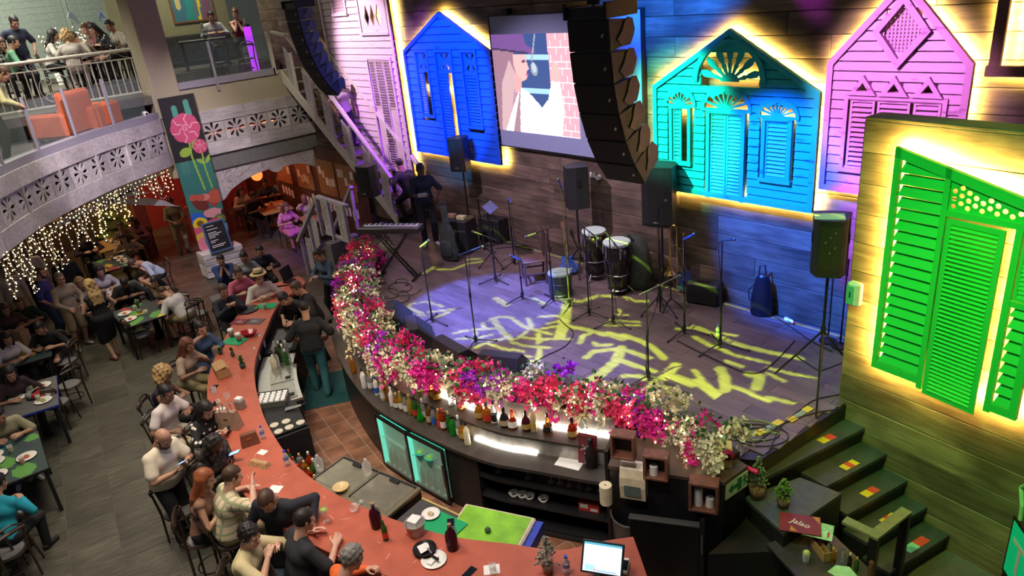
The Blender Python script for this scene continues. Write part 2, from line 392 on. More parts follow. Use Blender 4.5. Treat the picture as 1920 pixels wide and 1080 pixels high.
# ================================================================ back wall of planks
M_PLANK=woodmat('weathered_plank',(.26,.185,.125),(.105,.072,.05),axis=0,scale=1.6,stretch=9,rough=.62,dark=.5,c3=(.18,.125,.085))
M_GAP=mat('dark_gap',(.02,.014,.01),.9)
wall=struct('wall_back',MB().box(-21.2,1.6,YW,YW+.2,-.1,8.2),M_GAP,'tall back wall of weathered horizontal planks behind the stage')
PITCH=.2965;shared={}
for k in range(-9,24):
    z0=5.68-PITCH*(14-k)+PITCH*.0
    if z0<.9 or z0>7.3:continue
    x=-21.2-random.random()*1.5
    while x<1.6:
        L_=random.choice((2.4,3.0,3.0,3.6));a,b=max(x,-21.2),min(x+L_,1.6)
        if b-a>.15:
            key=round(b-a,1)
            if key not in shared:shared[key]=MB().bbox(-key/2,key/2,-.028,0,.004,PITCH-.004,.004).mesh('plank',[M_PLANK])
            o=put('plank',shared[key],wall,((a+b)/2,YW-random.uniform(0,.004),z0));o.scale.x=(b-a-.006)/key
        x+=L_
# ================================================================ stage
STAGE=[(-14.9,9.45),(-14.9,7.9),(-14.1,7.75),(-13.2,7.28),(-11.92,6.2),(-10.7,5.48),(-9.4,4.98),(-8.3,4.84),(-7.3,4.96),(-6.42,5.4),(-5.82,5.72),(-4.83,5.86),(-4.17,5.9),(-3.75,5.85),(-3.36,6.1),(-3.16,7.78),(-3.1,9.45)]
M_STAGE=woodmat('stage_laminate',(.17,.12,.115),(.10,.07,.07),axis=0,scale=2.0,stretch=10,rough=.38,dark=.8,bump=.05)
stage=struct('floor_stage',MB().prism(STAGE,2,.9,SZ-.002),M_BLACK,'dark wooden stage floor with curved front edge')
inner=[(x,y)for x,y in STAGE]
pm_cache=0
for j in range(40):
    v0=3.0+j*.2
    # boards run along the wall direction, clipped to the stage outline in short lengths
    x=-15.2+(j%3)*.7
    while x<-2.9:
        a,b=x,min(x+2.1,-2.9)
        # sample extent inside
        ys=v0+.1
        xs=[a+(b-a)*(i+.5)/14 for i in range(14)]
        ok=[in_poly(t,ys,inner)and in_poly(t,v0+.01,inner)and in_poly(t,v0+.19,inner)for t in xs]
        if any(ok):
            i0=ok.index(True);i1=len(ok)-1-ok[::-1].index(True)
            MB().bbox(a+(b-a)*i0/14+.002,a+(b-a)*(i1+1)/14-.002,v0+.0015,v0+.1985,SZ-.004,SZ+.012,.002).build('floor_plank',M_STAGE,stage)
        x+=2.1
SZ=SZ+.012
# ================================================================ green wall (right), its own plank wall
GA=math.radians(-8.12);G0=Vector((-3.27,7.75,0));GD=Vector((math.cos(GA),math.sin(GA),0));GN=Vector((-GD.y,GD.x,0))
gw=thing('wall_right',None,None,G0,GA);gw['kind']='structure';gw['label']='short thick plank wall beside the stage steps, lit green'
GT=4.75
MB().box(0.02,4.8,.03,.27,-.05,GT-.03).build('wall_core',M_GAP,gw)
M_PLANKG=woodmat('weathered_plank_light',(.33,.24,.13),(.15,.10,.05),axis=0,scale=1.6,stretch=9,rough=.6,dark=.5,c3=(.24,.17,.09))
MB().bbox(0,4.8,-.002,.29,GT-.035,GT,.006).build('top_board',M_PLANKG,gw)
z=GT-.036;k=0
while z>-.05:
    h=.337;x=0
    cuts=[0,4.8]if k%3 else[0,2.7,4.8]
    for a,b in zip(cuts[:-1],cuts[1:]):
        MB().bbox(a+.002,b-.002,0-random.uniform(0,.004),.03,max(z-h+.006,-.05),z,.005).build('plank',M_PLANKG,gw)
    z-=h;k+=1
MB().bbox(-.004,.02,.002,.288,-.05,GT-.036,.004).build('end_board',M_PLANKG,gw)
def gpt(x,y,d=0.):
    """point of the photograph on the green wall's plane, in the wall's own (u, z)"""
    q=onP(x,y,G0-GN*d,GN);return(q-G0).dot(GD),q.z
# ================================================================ stage steps
M_STEP=mat('step_laminate',(.045,.06,.055),.4,var=.25,vs_=5)
rr=SZ/6
flow=[(1440,905,1625,800),(1530,860+45,1655,857),(1590,950,1694,907),(1640,1010,1733,955),(1700,1078,1775,1008)]
steps=thing('stage_steps','dark stage steps with taped treads beside green plank wall','steps',(0,0,0))
tl_,tr_=[],[]
sd=Vector((-.06,-1,0)).normalized()
for k in range(5):
    zt=SZ-rr*(k+1);R0=onz(flow[k][2],flow[k][3],zt)
    # each tread lies against the green wall and runs out towards the bar
    u=(R0-G0).dot(GD)
    ln=1.75 if k==0 else 1.02
    back=u-.33
    root=MB()
    def WP(u_,n_):q=G0+GD*u_-GN*n_;return(q.x,q.y)
    P=[WP(back,.01),WP(back-.1*ln,ln),WP(u-.1*ln,ln),WP(u,.01)]
    MB().prism(P,2,zt-.045,zt).build('tread',M_STEP,steps)
    P2=[WP(u-.05,.012),WP(u-.05-.1*ln,ln-.01),WP(u-.03-.1*ln,ln-.01),WP(u-.03,.012)]
    MB().prism(P2,2,max(zt-rr-.045,0),zt-.045).build('riser',M_BLACK,steps)
    P3=[WP(back-.1*ln,ln-.02),WP(back-.1*ln,ln),WP(u-.03-.1*ln,ln),WP(u-.03-.1*ln,ln-.02)]
    MB().prism(P3,2,0,zt-.045).build('side_panel',M_BLACK,steps)
    TAPE=[mat('tape_red',(.8,.08,.04),.4,var=0),mat('tape_yellow',(.85,.6,.03),.4,var=0),mat('tape_mint',(.25,.75,.4),.4,var=0)]
    seq=[(1,0),(1,0,1),(1,0),(1,0,1),(2,0)][k];c=[.52,.5,.5,.5,.42][k];tw=.11 if len(seq)==2 else .075
    if k==4:tw=.17
    tpm=MB()
    for i,ci in enumerate(seq):
        tpm.mi=ci;n0=c+(len(seq)/2-i)*tw;n1=n0-tw
        tpm.prism([WP(u-.16-.1*n0,n0),WP(u-.06-.1*n0,n0),WP(u-.06-.1*n1,n1),WP(u-.16-.1*n1,n1)],2,zt+.0005,zt+.002)
    tpm.build('tape_mark',TAPE,steps)

# ================================================================ painted house fronts on the walls
def paintmat(name,c,c2,sc=2.5,amt=.62):
    m=mat(name,c,.42,var=0);nt=m.node_tree;b=nt.nodes['Principled BSDF']
    tc=nt.nodes.new('ShaderNodeTexCoord');mp=nt.nodes.new('ShaderNodeMapping');mp.inputs['Scale'].default_value=(1,1,4)
    n=nt.nodes.new('ShaderNodeTexNoise');n.inputs['Scale'].default_value=sc;n.inputs['Detail'].default_value=4
    cr=nt.nodes.new('ShaderNodeValToRGB');cr.color_ramp.elements[0].position=amt;cr.color_ramp.elements[1].position=amt+.08
    cr.color_ramp.elements[0].color=(*c,1);cr.color_ramp.elements[1].color=(*c2,1)
    nt.links.new(tc.outputs['Object'],mp.inputs[0]);nt.links.new(mp.outputs[0],n.inputs['Vector']);nt.links.new(n.outputs[0],cr.inputs[0]);nt.links.new(cr.outputs[0],b.inputs['Base Color']);return m
def siding(root,outline,openings,z0,z1,pitch,m,t0=.030,t1=.048,name='siding_board'):
    """lapped boards, one object each, cut to the outline and around the openings"""
    z=z0;u0=min(p[0]for p in outline);u1=max(p[0]for p in outline)
    while z<z1-.02:
        zt=min(z+pitch,z1);segs=[(u0,u1)]
        for(a,b,c,d)in openings:
            if min(zt,d)-max(z,c)>pitch*.35:
                ns=[]
                for s in segs:
                    if b<=s[0]or a>=s[1]:ns.append(s)
                    else:
                        if a-s[0]>.02:ns.append((s[0],a))
                        if s[1]-b>.02:ns.append((b,s[1]))
                segs=ns
        for a,b in segs:
            P=clip_to([(a,z+.017),(b,z+.017),(b,zt),(a,zt)],outline)
            if len(P)<3:continue
            n=len(P);mb=MB()
            vs_=[(p[0],0,p[1])for p in P]+[(p[0],-(t1+(t0-t1)*(p[1]-z)/pitch),p[1])for p in P]
            mb.add(vs_,[tuple(range(n)),tuple(range(2*n-1,n-1,-1))]+[(i,n+i,n+(i+1)%n,(i+1)%n)for i in range(n)])
            B_=clip_to([(a,z-.01),(b,z-.01),(b,z+.03),(a,z+.03)],outline)
            if len(B_)>=3:mb.prism(B_,1,0,.006)
            mb.build(name,m,root)
        z+=pitch
def frame(root,a,b,c,d,w,m,t=.066,y=0.,name='window_frame',sill=True):
    f=MB()
    f.box(a-w,a,y-t,y,c-w,d+w);f.box(b,b+w,y-t,y,c-w,d+w);f.box(a,b,y-t,y,d,d+w)
    if sill:f.box(a-w-.02,b+w+.02,y-t-.02,y,c-w,c)
    return f.build(name,m,root)
def shutter(root,a,b,c,d,m,n,y=-.024,fw=.03,ang=35,name='shutter',turn=0.):
    """louvred leaf: stiles and rails plus single slats"""
    o=MB().box(0,fw,-.012,.012,0,d-c).box(b-a-fw,b-a,-.012,.012,0,d-c).box(fw,b-a-fw,-.012,.012,0,fw).box(fw,b-a-fw,-.012,.012,d-c-fw,d-c).build(name,m,root,loc=(a,y,c),rz=turn)
    h=(d-c-2*fw)/n;s=MB().box(fw,b-a-fw,-.004,.004,-h*.56,h*.56).mesh('slat',[m])
    for i in range(n):put('slat',s,o,(0,0,fw+h*(i+.5)),(math.radians(ang),0,0))
    return o
def trim(root,pts,w,m,t=.05,closed=True,name='edge_trim'):
    n=len(pts)
    for i in range(n if closed else n-1):
        a,b=Vector(pts[i]),Vector(pts[(i+1)%n]);d=(b-a).normalized();nn=Vector((-d.y,d.x))
        P=[a,b,b+nn*w-d*0,a+nn*w]
        if closed:
            e=(Vector(pts[(i+2)%n])-b).normalized();p=(a-Vector(pts[i-1])).normalized()
            def mit(v,d1,d2):
                n1=Vector((-d1.y,d1.x));n2=Vector((-d2.y,d2.x));return v+(n1+n2)*(w/(1+n1.dot(n2)))
            P=[a,b,mit(b,d,e),mit(a,p,d)]
        MB().prism([tuple(q)for q in P],1,-t,0).build(name,m,root)
def led(root_loc,ang,pts,power=14,color=(1,.70,.16),depth=.035,inset=.035,spread=158):
    """warm led strips stuck behind the edge of a front, shining on the wall"""
    for a,b in zip(pts[:-1],pts[1:]):
        a,b=Vector(a),Vector(b);L_=(b-a).length;mid=(a+b)/2;d=(b-a).normalized()
        l=bpy.data.lights.new('led_strip_light','AREA');l.shape='RECTANGLE';l.size=L_;l.size_y=.02;l.energy=power*L_*2.6;l.spread=math.radians(spread);l.color=color
        o=bpy.data.objects.new('led_strip_light',l);col.objects.link(o)
        R_=Matrix.Rotation(ang,4,'Z')
        X=R_@Vector((d.x,0,d.y));Zl=R_@Vector((0,-1,0));Yl=Zl.cross(X)
        o.matrix_world=Matrix.Translation(Vector(root_loc)+R_@Vector((mid.x,depth,mid.y)))@Matrix((X,Yl,Zl)).transposed().to_4x4()
HY=YW-.15
def hp(x,y):q=onY(x,y,HY-.03);return(q.x,q.z)
def rect(p,q):a=hp(*p);b=hp(*q);return(min(a[0],b[0]),max(a[0],b[0]),min(a[1],b[1]),max(a[1],b[1]))
def house(name,label,outline,m):
    r=thing(name,label,'house front',(0,HY,0))
    trim(r,outline,.075,m,.068)
    # battens that carry the front off the wall
    for i in range(len(outline)):
        a,b=Vector(outline[i]),Vector(outline[(i+1)%len(outline)]);q=a.lerp(b,.5);ctr=Vector((sum(p[0]for p in outline)/len(outline),sum(p[1]for p in outline)/len(outline)));q=q.lerp(ctr,.15)
        MB().box(q.x-.03,q.x+.03,0,.149,q.y-.03,q.y+.03).build('spacer',M_BROWN,r)
    return r
# ---- blue house
M_BLUE=paintmat('blue_paint',(.012,.10,.80),(.012,.05,.40))
bx0,bx1,bzb,bze,bza=-13.94,-11.03,2.99,5.2,5.95
OB=[(bx0,bzb),(bx1,bzb),(bx1,bze),(-12.5,bza),(bx0,bze)]
r=house('blue_house_facade','bright blue clapboard house front with gable beside screen',OB,M_BLUE)
cols=[(rect((786,135),(808,197)),rect((784,101),(803,131))),(rect((826,136),(866,262)),rect((822,102),(852,130))),(rect((879,137),(905,206)),rect((877,102),(898,130)))]
BX=[(-13.5,-13.12),(-12.78,-12.28),(-11.9,-11.5)]
ops=[]
for i,(a,b)in enumerate(BX):
    d=4.78;c=bzb+.08 if i==1 else(3.85 if i==0 else 3.72)
    ops.append((a,b,c,5.17))
    frame(r,a,b,c,5.17,.05,M_BLUE,sill=i!=1,name='door_frame' if i==1 else 'window_frame')
    w_=b-a
    me=up_panel(holed([(0,0),(w_,0),(w_,.36),(0,.36)],[petal(w_/2,.18,an,.05,min(.19,w_*.48),.032)for an in(PI*.3,PI*.7,PI*1.3,PI*1.7)],.02));me.materials.append(M_BLUE)
    put('petal_panel',me,r,(a,-.005,4.8))
    MB().box(a,b,-.04,0,4.76,4.8).build('transom',M_BLUE,r)
    if i==2:shutter(r,a+.01,b-.01,c,4.76,M_BLUE,16,ang=-40)
    else:shutter(r,a+.01,a+w_*(.5 if i==0 else .62),c,4.76,M_BLUE,16 if i==0 else 26,ang=-40)
siding(r,OB,[(a-.05,b+.05,c-.05,d)for a,b,c,d in ops],bzb,bza,.148,M_BLUE)
def ledpts(O,i=.015):
    c=Vector((sum(p[0]for p in O)/len(O),sum(p[1]for p in O)/len(O)))
    return[tuple(Vector(p)+(c-Vector(p)).normalized()*i)for p in O]+[tuple(Vector(O[0])+(c-Vector(O[0])).normalized()*i)]
led((0,HY,0),0,ledpts(OB),11)
led((0,HY,0),0,[(-13.45,4.4),(-11.5,4.4)],6);led((0,HY,0),0,[(-12.5,3.2),(-12.5,5.0)],6)
# ---- turquoise house
M_TURQ=paintmat('turquoise_paint',(.012,.55,.56),(.01,.28,.42))
OT=[(-7.2,3.06),(-4.52,3.06),(-4.52,4.69),(-5.87,5.5),(-7.2,4.69)]
r=house('turquoise_house_facade','turquoise clapboard house front with big fan-shaped arch',OT,M_TURQ)
AX,AZ,AR=-5.87,4.78,.51
WT=[(-6.84,-6.56,3.55,4.36),(-6.17,-5.64,3.1,4.33),(-5.27,-4.93,3.47,4.28)]
ops=[(AX-AR+.04,AX+AR-.04,AZ,AZ+AR*.8)]
for i,(a,b,c,d)in enumerate(WT):
    ops.append((a-.05,b+.05,c-.05,d+.05+.14));frame(r,a,b,c,d,.055,M_TURQ,sill=i!=1,name='door_frame' if i==1 else 'window_frame')
    w_=b-a;W2=w_/2+.09;H2=.27 if i==1 else .2
    # three-lobed fan light above
    ow=W2+.06
    hol=[]
    for k in range(9):
        an=PI*(k+.5)/9;R2=W2*(.98 if k in(0,8)else(.8 if k in(2,6)else .95))if k!=4 else H2*1.05
        R2=[W2,W2*.94,W2*.72,H2*.92,H2,H2*.92,W2*.72,W2*.94,W2][k]
        hol.append([(.3*R2*math.cos(an-.03)+0,.3*R2*math.sin(an)),(R2*math.cos(an-.13),R2*math.sin(an-.13)*(.9)),(R2*1.03*math.cos(an),R2*1.03*math.sin(an)*.92),(R2*math.cos(an+.13),R2*math.sin(an+.13)*.9),(.3*R2*math.cos(an+.03),.3*R2*math.sin(an))])
    me=up_panel(holed([(-ow,-.03),(ow,-.03)]+[(ow*math.cos(t),max(H2+.05,.1)*1.06*math.sin(t))for t in np.linspace(.12,PI-.12,12)],hol,.03));me.materials.append(M_TURQ)
    put('fan_light',me,r,((a+b)/2,-.045,d+.06))
    ops[-1]=(a-.05-.05,b+.05+.05,c-.05,d+.05+H2*.75)
    if i==0:shutter(r,a,a+w_*.55,c,d,M_TURQ,13,ang=-35)
    elif i==1:shutter(r,a,a+w_*.5,c,d,M_TURQ,22,ang=-35,name='door_leaf');shutter(r,a+w_*.52,b,c,d,M_TURQ,22,ang=-35,name='door_leaf')
    else:shutter(r,a,b,c,d,M_TURQ,13,ang=-35)
arc=MB()
for k in range(24):
    t0,t1=PI*k/24,PI*(k+1)/24
    P=[(AX+q*math.cos(t),AZ+q*math.sin(t))for q,t in((AR,t0),(AR+.075,t0),(AR+.075,t1),(AR,t1))]
    arc.prism(P,1,-.075,0)
arc.build('arch_trim',M_TURQ,r)
MB().prism([(AX+.15*math.cos(t),AZ+.12*math.sin(t))for t in np.linspace(0,PI,9)],1,-.03,-.005).build('fan_hub',M_TURQ,r)
for k in range(7):
    an=PI*(k+.62)/7.25;mb=MB();mb.M=Matrix.Translation((AX,0,AZ))@Matrix.Rotation(-(an-PI/2),4,'Y')
    pr=[(.02,.1),(.022,.2),(.035,.24),(.02,.27),(.045,.34),(.05,.42),(.03,.46),(.03,.49)]
    mb.prism([(x,z)for x,z in pr]+[(-x,z)for x,z in reversed(pr)],1,-.028,-.008);mb.build('fan_spoke',M_TURQ,r)
    mb=MB()
siding(r,OT,ops,3.06,5.5,.118,M_TURQ)
led((0,HY,0),0,ledpts(OT),13);led((0,HY,0),0,[(-6.9,4.3),(-4.9,4.3)],5);led((0,HY,0),0,[(-6.2,4.85),(-5.5,4.85)],8)
# ---- pink house (partly behind the green wall)
M_PINK=paintmat('pink_paint',(.72,.28,.66),(.45,.12,.42))
OP=[(-4.45,3.42),(-2.8,3.42),(-2.8,5.07),(-3.62,6.0),(-4.45,5.07)]
r=house('pink_house_facade','pink clapboard house front with diamond lattice window',OP,M_PINK)
dc=Vector((-3.60,5.42));dr=.40
di=[(dc.x+dr*.82,dc.y),(dc.x,dc.y+dr*1.05),(dc.x-dr*.82,dc.y),(dc.x,dc.y-dr*1.05)]
trim(r,di,.07,M_PINK,.09,name='diamond_frame')
lat=MB()
for k in range(-7,8):
    for s in(1,):
        x=dc.x+k*.042;h=dr*.98*(1-abs(k*.042)/(dr*.78))
        if h>.03:lat.box(x-.012,x+.012,-.012,-.004,dc.y-h,dc.y+h)
for k in range(-9,10):
    z=dc.y+k*.042;h=dr*.75*(1-abs(k*.042)/(dr*1.0))
    if h>.03:lat.box(dc.x-h,dc.x+h,-.006,.0,z-.012,z+.012)
lat.build('lattice',M_PINK,r)
wx=[(-4.13,-3.83),(-3.8,-3.42),(-3.38,-3.08)]
for i,(a,b)in enumerate(wx):
    shutter(r,a,b,3.75,4.62,M_PINK,13,y=-.02,ang=-55)
    c=(a+b)/2;O3=[(c-.17,4.68),(c+.17,4.68),(c,4.92)];trim(r,O3,.05,M_PINK,.085,name='pediment')
frame(r,-4.15,-3.06,3.75,4.63,.05,M_PINK,t=.06,name='window_frame')
siding(r,OP,[((a+b)/2-.09,(a+b)/2+.09,4.68,4.84)for a,b in wx]+[(dc.x-dr*.5,dc.x+dr*.5,dc.y-dr*.55,dc.y+dr*.55),(-4.15,-3.06,3.75,4.63)],3.42,6.0,.118,M_PINK)
led((0,HY,0),0,ledpts(OP),10)
# ---- pale pink tall house by the stairs
M_PALE=paintmat('pale_rose_paint',(.68,.56,.58),(.5,.36,.42))
OL=[(-17.3,2.4),(-14.28,2.4),(-14.28,7.6),(-17.3,7.6)]
r=house('rose_house_facade','pale rose clapboard house front rising behind the staircase',OL,M_PALE)
panel_w=1.05
me=up_panel(holed([(0,0),(panel_w,0),(panel_w,.72),(0,.72)],[[(panel_w*f,.1),(panel_w*f+.1,.32),(panel_w*f,.6),(panel_w*f-.1,.32)]for f in(.27,.5,.73)],.03));me.materials.append(M_PALE)
put('diamond_panel',me,r,(-15.5,-.03,5.6))
ops=[(-15.5,-14.45,5.55,7.0),(-16.65,-16.1,6.0,7.2),(-15.5,-14.55,2.45,5.0)]
frame(r,-15.5,-14.45,5.6,7.0,.06,M_PALE);frame(r,-16.65,-16.1,6.05,7.2,.06,M_PALE);shutter(r,-16.65,-16.1,6.05,7.2,M_PALE,16)
frame(r,-15.48,-14.55,2.45,5.0,.06,M_PALE,sill=False,name='door_frame')
shutter(r,-15.47,-15.22,3.9,5.0,M_PALE,16);shutter(r,-14.85,-14.56,3.9,5.0,M_PALE,16);shutter(r,-15.2,-14.87,2.5,5.0,M_PALE,40,name='door_leaf')
MB().box(-15.48,-15.2,-.02,0,2.45,3.9).box(-14.86,-14.55,-.02,0,2.45,3.9).build('side_panel',M_PALE,r)
siding(r,OL,ops,2.4,7.6,.15,M_PALE)
led((0,HY,0),0,[(-14.3,2.4),(-14.3,7.4)],22);led((0,HY,0),0,[(-17.25,2.4),(-17.25,7.4)],8);led((0,HY,0),0,[(-15.0,5.7),(-15.0,7)],10);led((0,HY,0),0,[(-16.4,6.1),(-16.4,7)],10)
# ---- dark framed window at the upper right
r=thing('framed_window','dark pink framed window with a turned baluster high on plank wall','window',(0,HY,0))
M_DKP=mat('dusty_brown_paint',(.22,.10,.09),.5)
frame(r,-2.55,-1.5,5.05,6.4,.11,M_DKP,t=.06)
MB().box(-2.55,-1.5,.13,.14,5.05,6.4).build('pane',mat('dark_glass',(.01,.012,.015),.08,var=0),r)
mb=MB();mb.prism([(-2.3,5.05),(-2.06,5.05),(-2.1,5.3),(-2.02,5.6),(-2.1,6.4),(-2.24,6.4),(-2.32,5.6),(-2.24,5.3)],1,-.04,-.01);mb.build('baluster',M_DKP,r)
mb=MB();mb.prism([(-1.85,5.05),(-1.6,5.05),(-1.65,5.3),(-1.56,5.6),(-1.64,6.4),(-1.78,6.4),(-1.86,5.6),(-1.8,5.3)],1,-.04,-.01);mb.build('baluster',M_DKP,r)
led((0,HY,0),0,[(-2.62,6.4),(-2.62,4.98),(-1.4,4.98)],14);led((0,HY,0),0,[(-2.45,5.1),(-2.45,6.3)],9)
# ---- green house on the green wall
M_GREEN=paintmat('green_paint',(.02,.60,.10),(.02,.4,.08),amt=.8)
gy=-.12
g0,zt0=gpt(1687,274,.12);gb,zb0=gpt(1637,683,.12);g1,zt1=gpt(1920,368,.12);gr,zb1=gpt(1908,786,.12)
r=thing('green_house_facade','bright green louvred house front with slanted roof line','house front',G0-GN*.12,GA)
u0=(g0+gb)/2;u1=gr;zb=(zb0+zb1)/2
zt=lambda u:zt0+(zt1-zt0)*(u-g0)/(g1-g0)
OG=[(u0,zb),(u1,zb),(u1,zt(u1)),(u0,zt(u0))]
for k in range(4):
    q=Vector(OG[k]).lerp(Vector(((u0+u1)/2,3)),.2);MB().box(q.x-.03,q.x+.03,.001,.119,q.y-.03,q.y+.03).build('spacer',M_BROWN,r)
def gu(x,y):return gpt(x,y,.12)[0]
p1=gu(1768,400);p2=p1+.055 # second post
d0,d1=p2+.02,gu(1872,560) # door leaf
p3=d1+.06;tz=gpt(1775,402,.12)[1] # third post, header height
pw=.06
for nm,P in(('post',[(u0,zb),(u0+pw,zb),(u0+pw,zt(u0+pw)),(u0,zt(u0))]),('post',[(p1,zb-.05),(p2,zb-.05),(p2,zt(p2)),(p1,zt(p1))]),('post',[(p3,zb-.02),(p3+.06,zb-.02),(p3+.06,tz),(p3,tz)]),('post',[(u1-.07,zb),(u1,zb),(u1,zt(u1)),(u1-.07,zt(u1))]),
        ('top_rail',[(u0,zt(u0)-.1),(u1,zt(u1)-.1),(u1,zt(u1)),(u0,zt(u0))]),('header',[(p2,tz),(u1,tz),(u1,tz+.06),(p2,tz+.06)]),('bottom_rail',[(u0+pw,zb),(p1,zb),(p1,zb+.09),(u0+pw,zb+.09)]),('bottom_rail',[(p3+.06,zb),(u1-.07,zb),(u1-.07,zb+.09),(p3+.06,zb+.09)])):
    MB().prism(P,1,-.055,0).build(nm,M_GREEN,r)
def louvres(a,b,c,d,pitch,lim=None):
    z=c;dark=MB()
    while z<d-.03:
        top=min(z+pitch*.86,d)
        P=[(a,z),(b,z),(b,top),(a+.03,top)]
        if lim:P=clip_to(P,[(a-1,c-1),(b+1,c-1),(b+1,lim(b+1)),(a-1,lim(a-1))])
        if len(P)>=3:
            n=len(P);vs_=[(p[0],.0-.004*(p[1]-z)/pitch,p[1])for p in P]+[(p[0],-.05+.045*(p[1]-z)/pitch,p[1])for p in P]
            MB().add(vs_,[tuple(range(n)),tuple(range(2*n-1,n-1,-1))]+[(i,n+i,n+(i+1)%n,(i+1)%n)for i in range(n)]).build('louvre',M_GREEN,r)
        z+=pitch
louvres(u0+pw+.005,p1,zb+.1,zt(p1),.119,lambda u:zt(u)-.1)
zs=gpt(1905,565,.12)[1]
louvres(p3+.07,u1-.07,zb+.1,zs-.06,.119)
MB().box(p3+.06,u1-.07,-.05,0,zs-.05,zs+.01).build('mid_rail',M_GREEN,r)
# upper right shutter with open slats, lattice transom, door leaf
shutter(r,p3+.07,u1-.07,zs+.02,tz-.01,M_GREEN,14,y=-.03,ang=-20)
lo=[(p2,tz+.06),(u1-.07,tz+.06),(u1-.07,zt(u1-.07)-.1),(p2,zt(p2)-.1)]
holes=[];s=.075
for i in range(40):
    for j in range(14):
        x=p2+.04+i*s*.86;z=tz+.1+j*s*.5*2-(i%2)*s*.5
        if x<u1-.11 and z<zt(x)-.14 and z>tz+.08:holes.append(circle(x,z,s*.34,8))
me=up_panel(holed(lo,holes,.012));me.materials.append(M_GREEN);put('lattice',me,r,(0,-.02,0))
shutter(r,d0,d1,zb-.08,tz-.02,M_GREEN,40,y=-.05,fw=.05,ang=-60,name='door_leaf',turn=math.radians(-4))
MB().box(.0,.012,-.03,.03,0,.1).build('hinge',M_STEEL,r,loc=(d0-.01,-.06,tz-.3))
led(tuple(G0-GN*.12),GA,[(u0+.01,zb),(u0+.01,zt(u0)-.01),(u1,zt(u1)-.01)],30,spread=172,depth=.015);led(tuple(G0-GN*.12),GA,[(u0+.03,zb+.01),(u1,zb+.01)],22,spread=172,depth=.015);led(tuple(G0-GN*.12),GA,[(u1-.03,zb),(u1-.03,4)],10)
led(tuple(G0-GN*.12),GA,[(p2+.1,tz+.12),(u1-.1,tz+.12)],8);led(tuple(G0-GN*.12),GA,[(d1+.03,zb),(d1+.03,tz)],8)
# ---- projection screen
r=thing('projection_screen','wide projection screen hung on plank wall between two houses','screen',(0,YW-.1,0))
def sp(x,y):q=onY(x,y,YW-.12);return(q.x,q.z)
sa=sp(912,35);sb=sp(945,272);sc_=sp(1201,17)
SX0,SX1,SB,ST=(sa[0]+sb[0])/2,sc_[0],sb[1],sc_[1]
MB().box(SX0,SX1,-.02,0,SB,ST).build('screen_fabric',mat('screen_fabric',(.30,.34,.5),.7,var=.03),r)  # blue spill on the white fabric is put into its colour
MB().box(SX0-.02,SX0,-.035,.06,SB-.02,ST+.02).box(SX1,SX1+.02,-.035,.06,SB-.02,ST+.02).box(SX0,SX1,-.035,.06,ST,ST+.02).box(SX0,SX1,-.035,.06,SB-.02,SB).build('screen_frame',M_BLACK,r)
for x in(SX0+.5,SX1-.5):MB().box(x-.06,x+.06,-.06,.09,ST+.02,ST+.12).build('bracket',M_BLACKM,r)
ia=sp(918,65);ib=sp(931,242);ic=sp(1089,262)
IX0,IX1,IB,IT=ia[0],ic[0],ib[1],ia[1]
sk=(.86,.42,.40);hr=(.30,.16,.22);hl=(.55,.36,.38)
def brk(U,V):
    C_=np.zeros(U.shape+(3,));C_[:]=(.03,.07,.22)
    C_[(U>.30)&(U<.72)&(np.abs((V*9)%3-1)<.22)]=(.35,.6,.9)
    right=U>.72-.03*V
    row=np.floor(V*15);j=((V*15)%1<.1)|(((U*9+.5*(row%2))%1)<.08)
    C_[right]=(.85,.36,.42);C_[right&j]=(.95,.75,.78)
    return C_
pic=[('poly',[(.0,.0),(.46,.0),(.44,.12),(.34,.55),(.25,.95),(.0,.95)],hr),('poly',[(.05,.0),(.2,.0),(.34,.5),(.22,.75),(.1,.5)],hl),('poly',[(.18,.0),(.3,.1),(.36,.45),(.3,.6),(.22,.3)],(.42,.22,.3)),
       ('poly',[(.27,.80),(.43,.80),(.435,.74),(.46,.66),(.425,.63),(.435,.59),(.42,.555),(.36,.53),(.30,.60),(.27,.70)],sk),('poly',[(.28,.62),(.36,.55),(.34,.42),(.26,.42)],(.75,.34,.34)),
       ('ell',(.40,.735,.035,.012,.1),(.10,.05,.10)),('ell',(.432,.603,.018,.013,0),(.75,.05,.2)),('poly',[(.0,.86),(.5,.80),(.56,.83),(.44,.9),(.42,1.0),(.0,1.0)],(.16,.07,.25)),('line',[(.0,.86),(.46,.815)],.02,(.05,.03,.08)),
       ('poly',[(.1,.0),(.28,.38),(.34,.47),(.44,.42),(.58,.28),(.66,.36),(.74,.1),(.76,.0)],(.93,.90,.95)),('poly',[(.66,.36),(.72,.56),(.80,.58),(.84,.3),(.8,.0),(.7,.0)],(.92,.88,.95)),
       ('poly',[(.705,.55),(.72,.66),(.745,.76),(.775,.70),(.80,.72),(.81,.60),(.80,.54)],sk),('poly',[(.2,.0),(.3,.35),(.34,.5),(.31,.25),(.29,.0)],(.35,.2,.25)),
       ('ell',(.52,.66,.05,.07,.3),(.25,.3,.38)),('ell',(.52,.67,.03,.05,.3),(.45,.52,.6)),('line',[(.5,.75),(.56,1.0)],.02,(.35,.32,.4))]
me=paint_image(IX1-IX0,IT-IB,110,96,pic,brk,'projected_picture',emission=1.5)
put('picture',me,r,(IX0,-.022,IB))

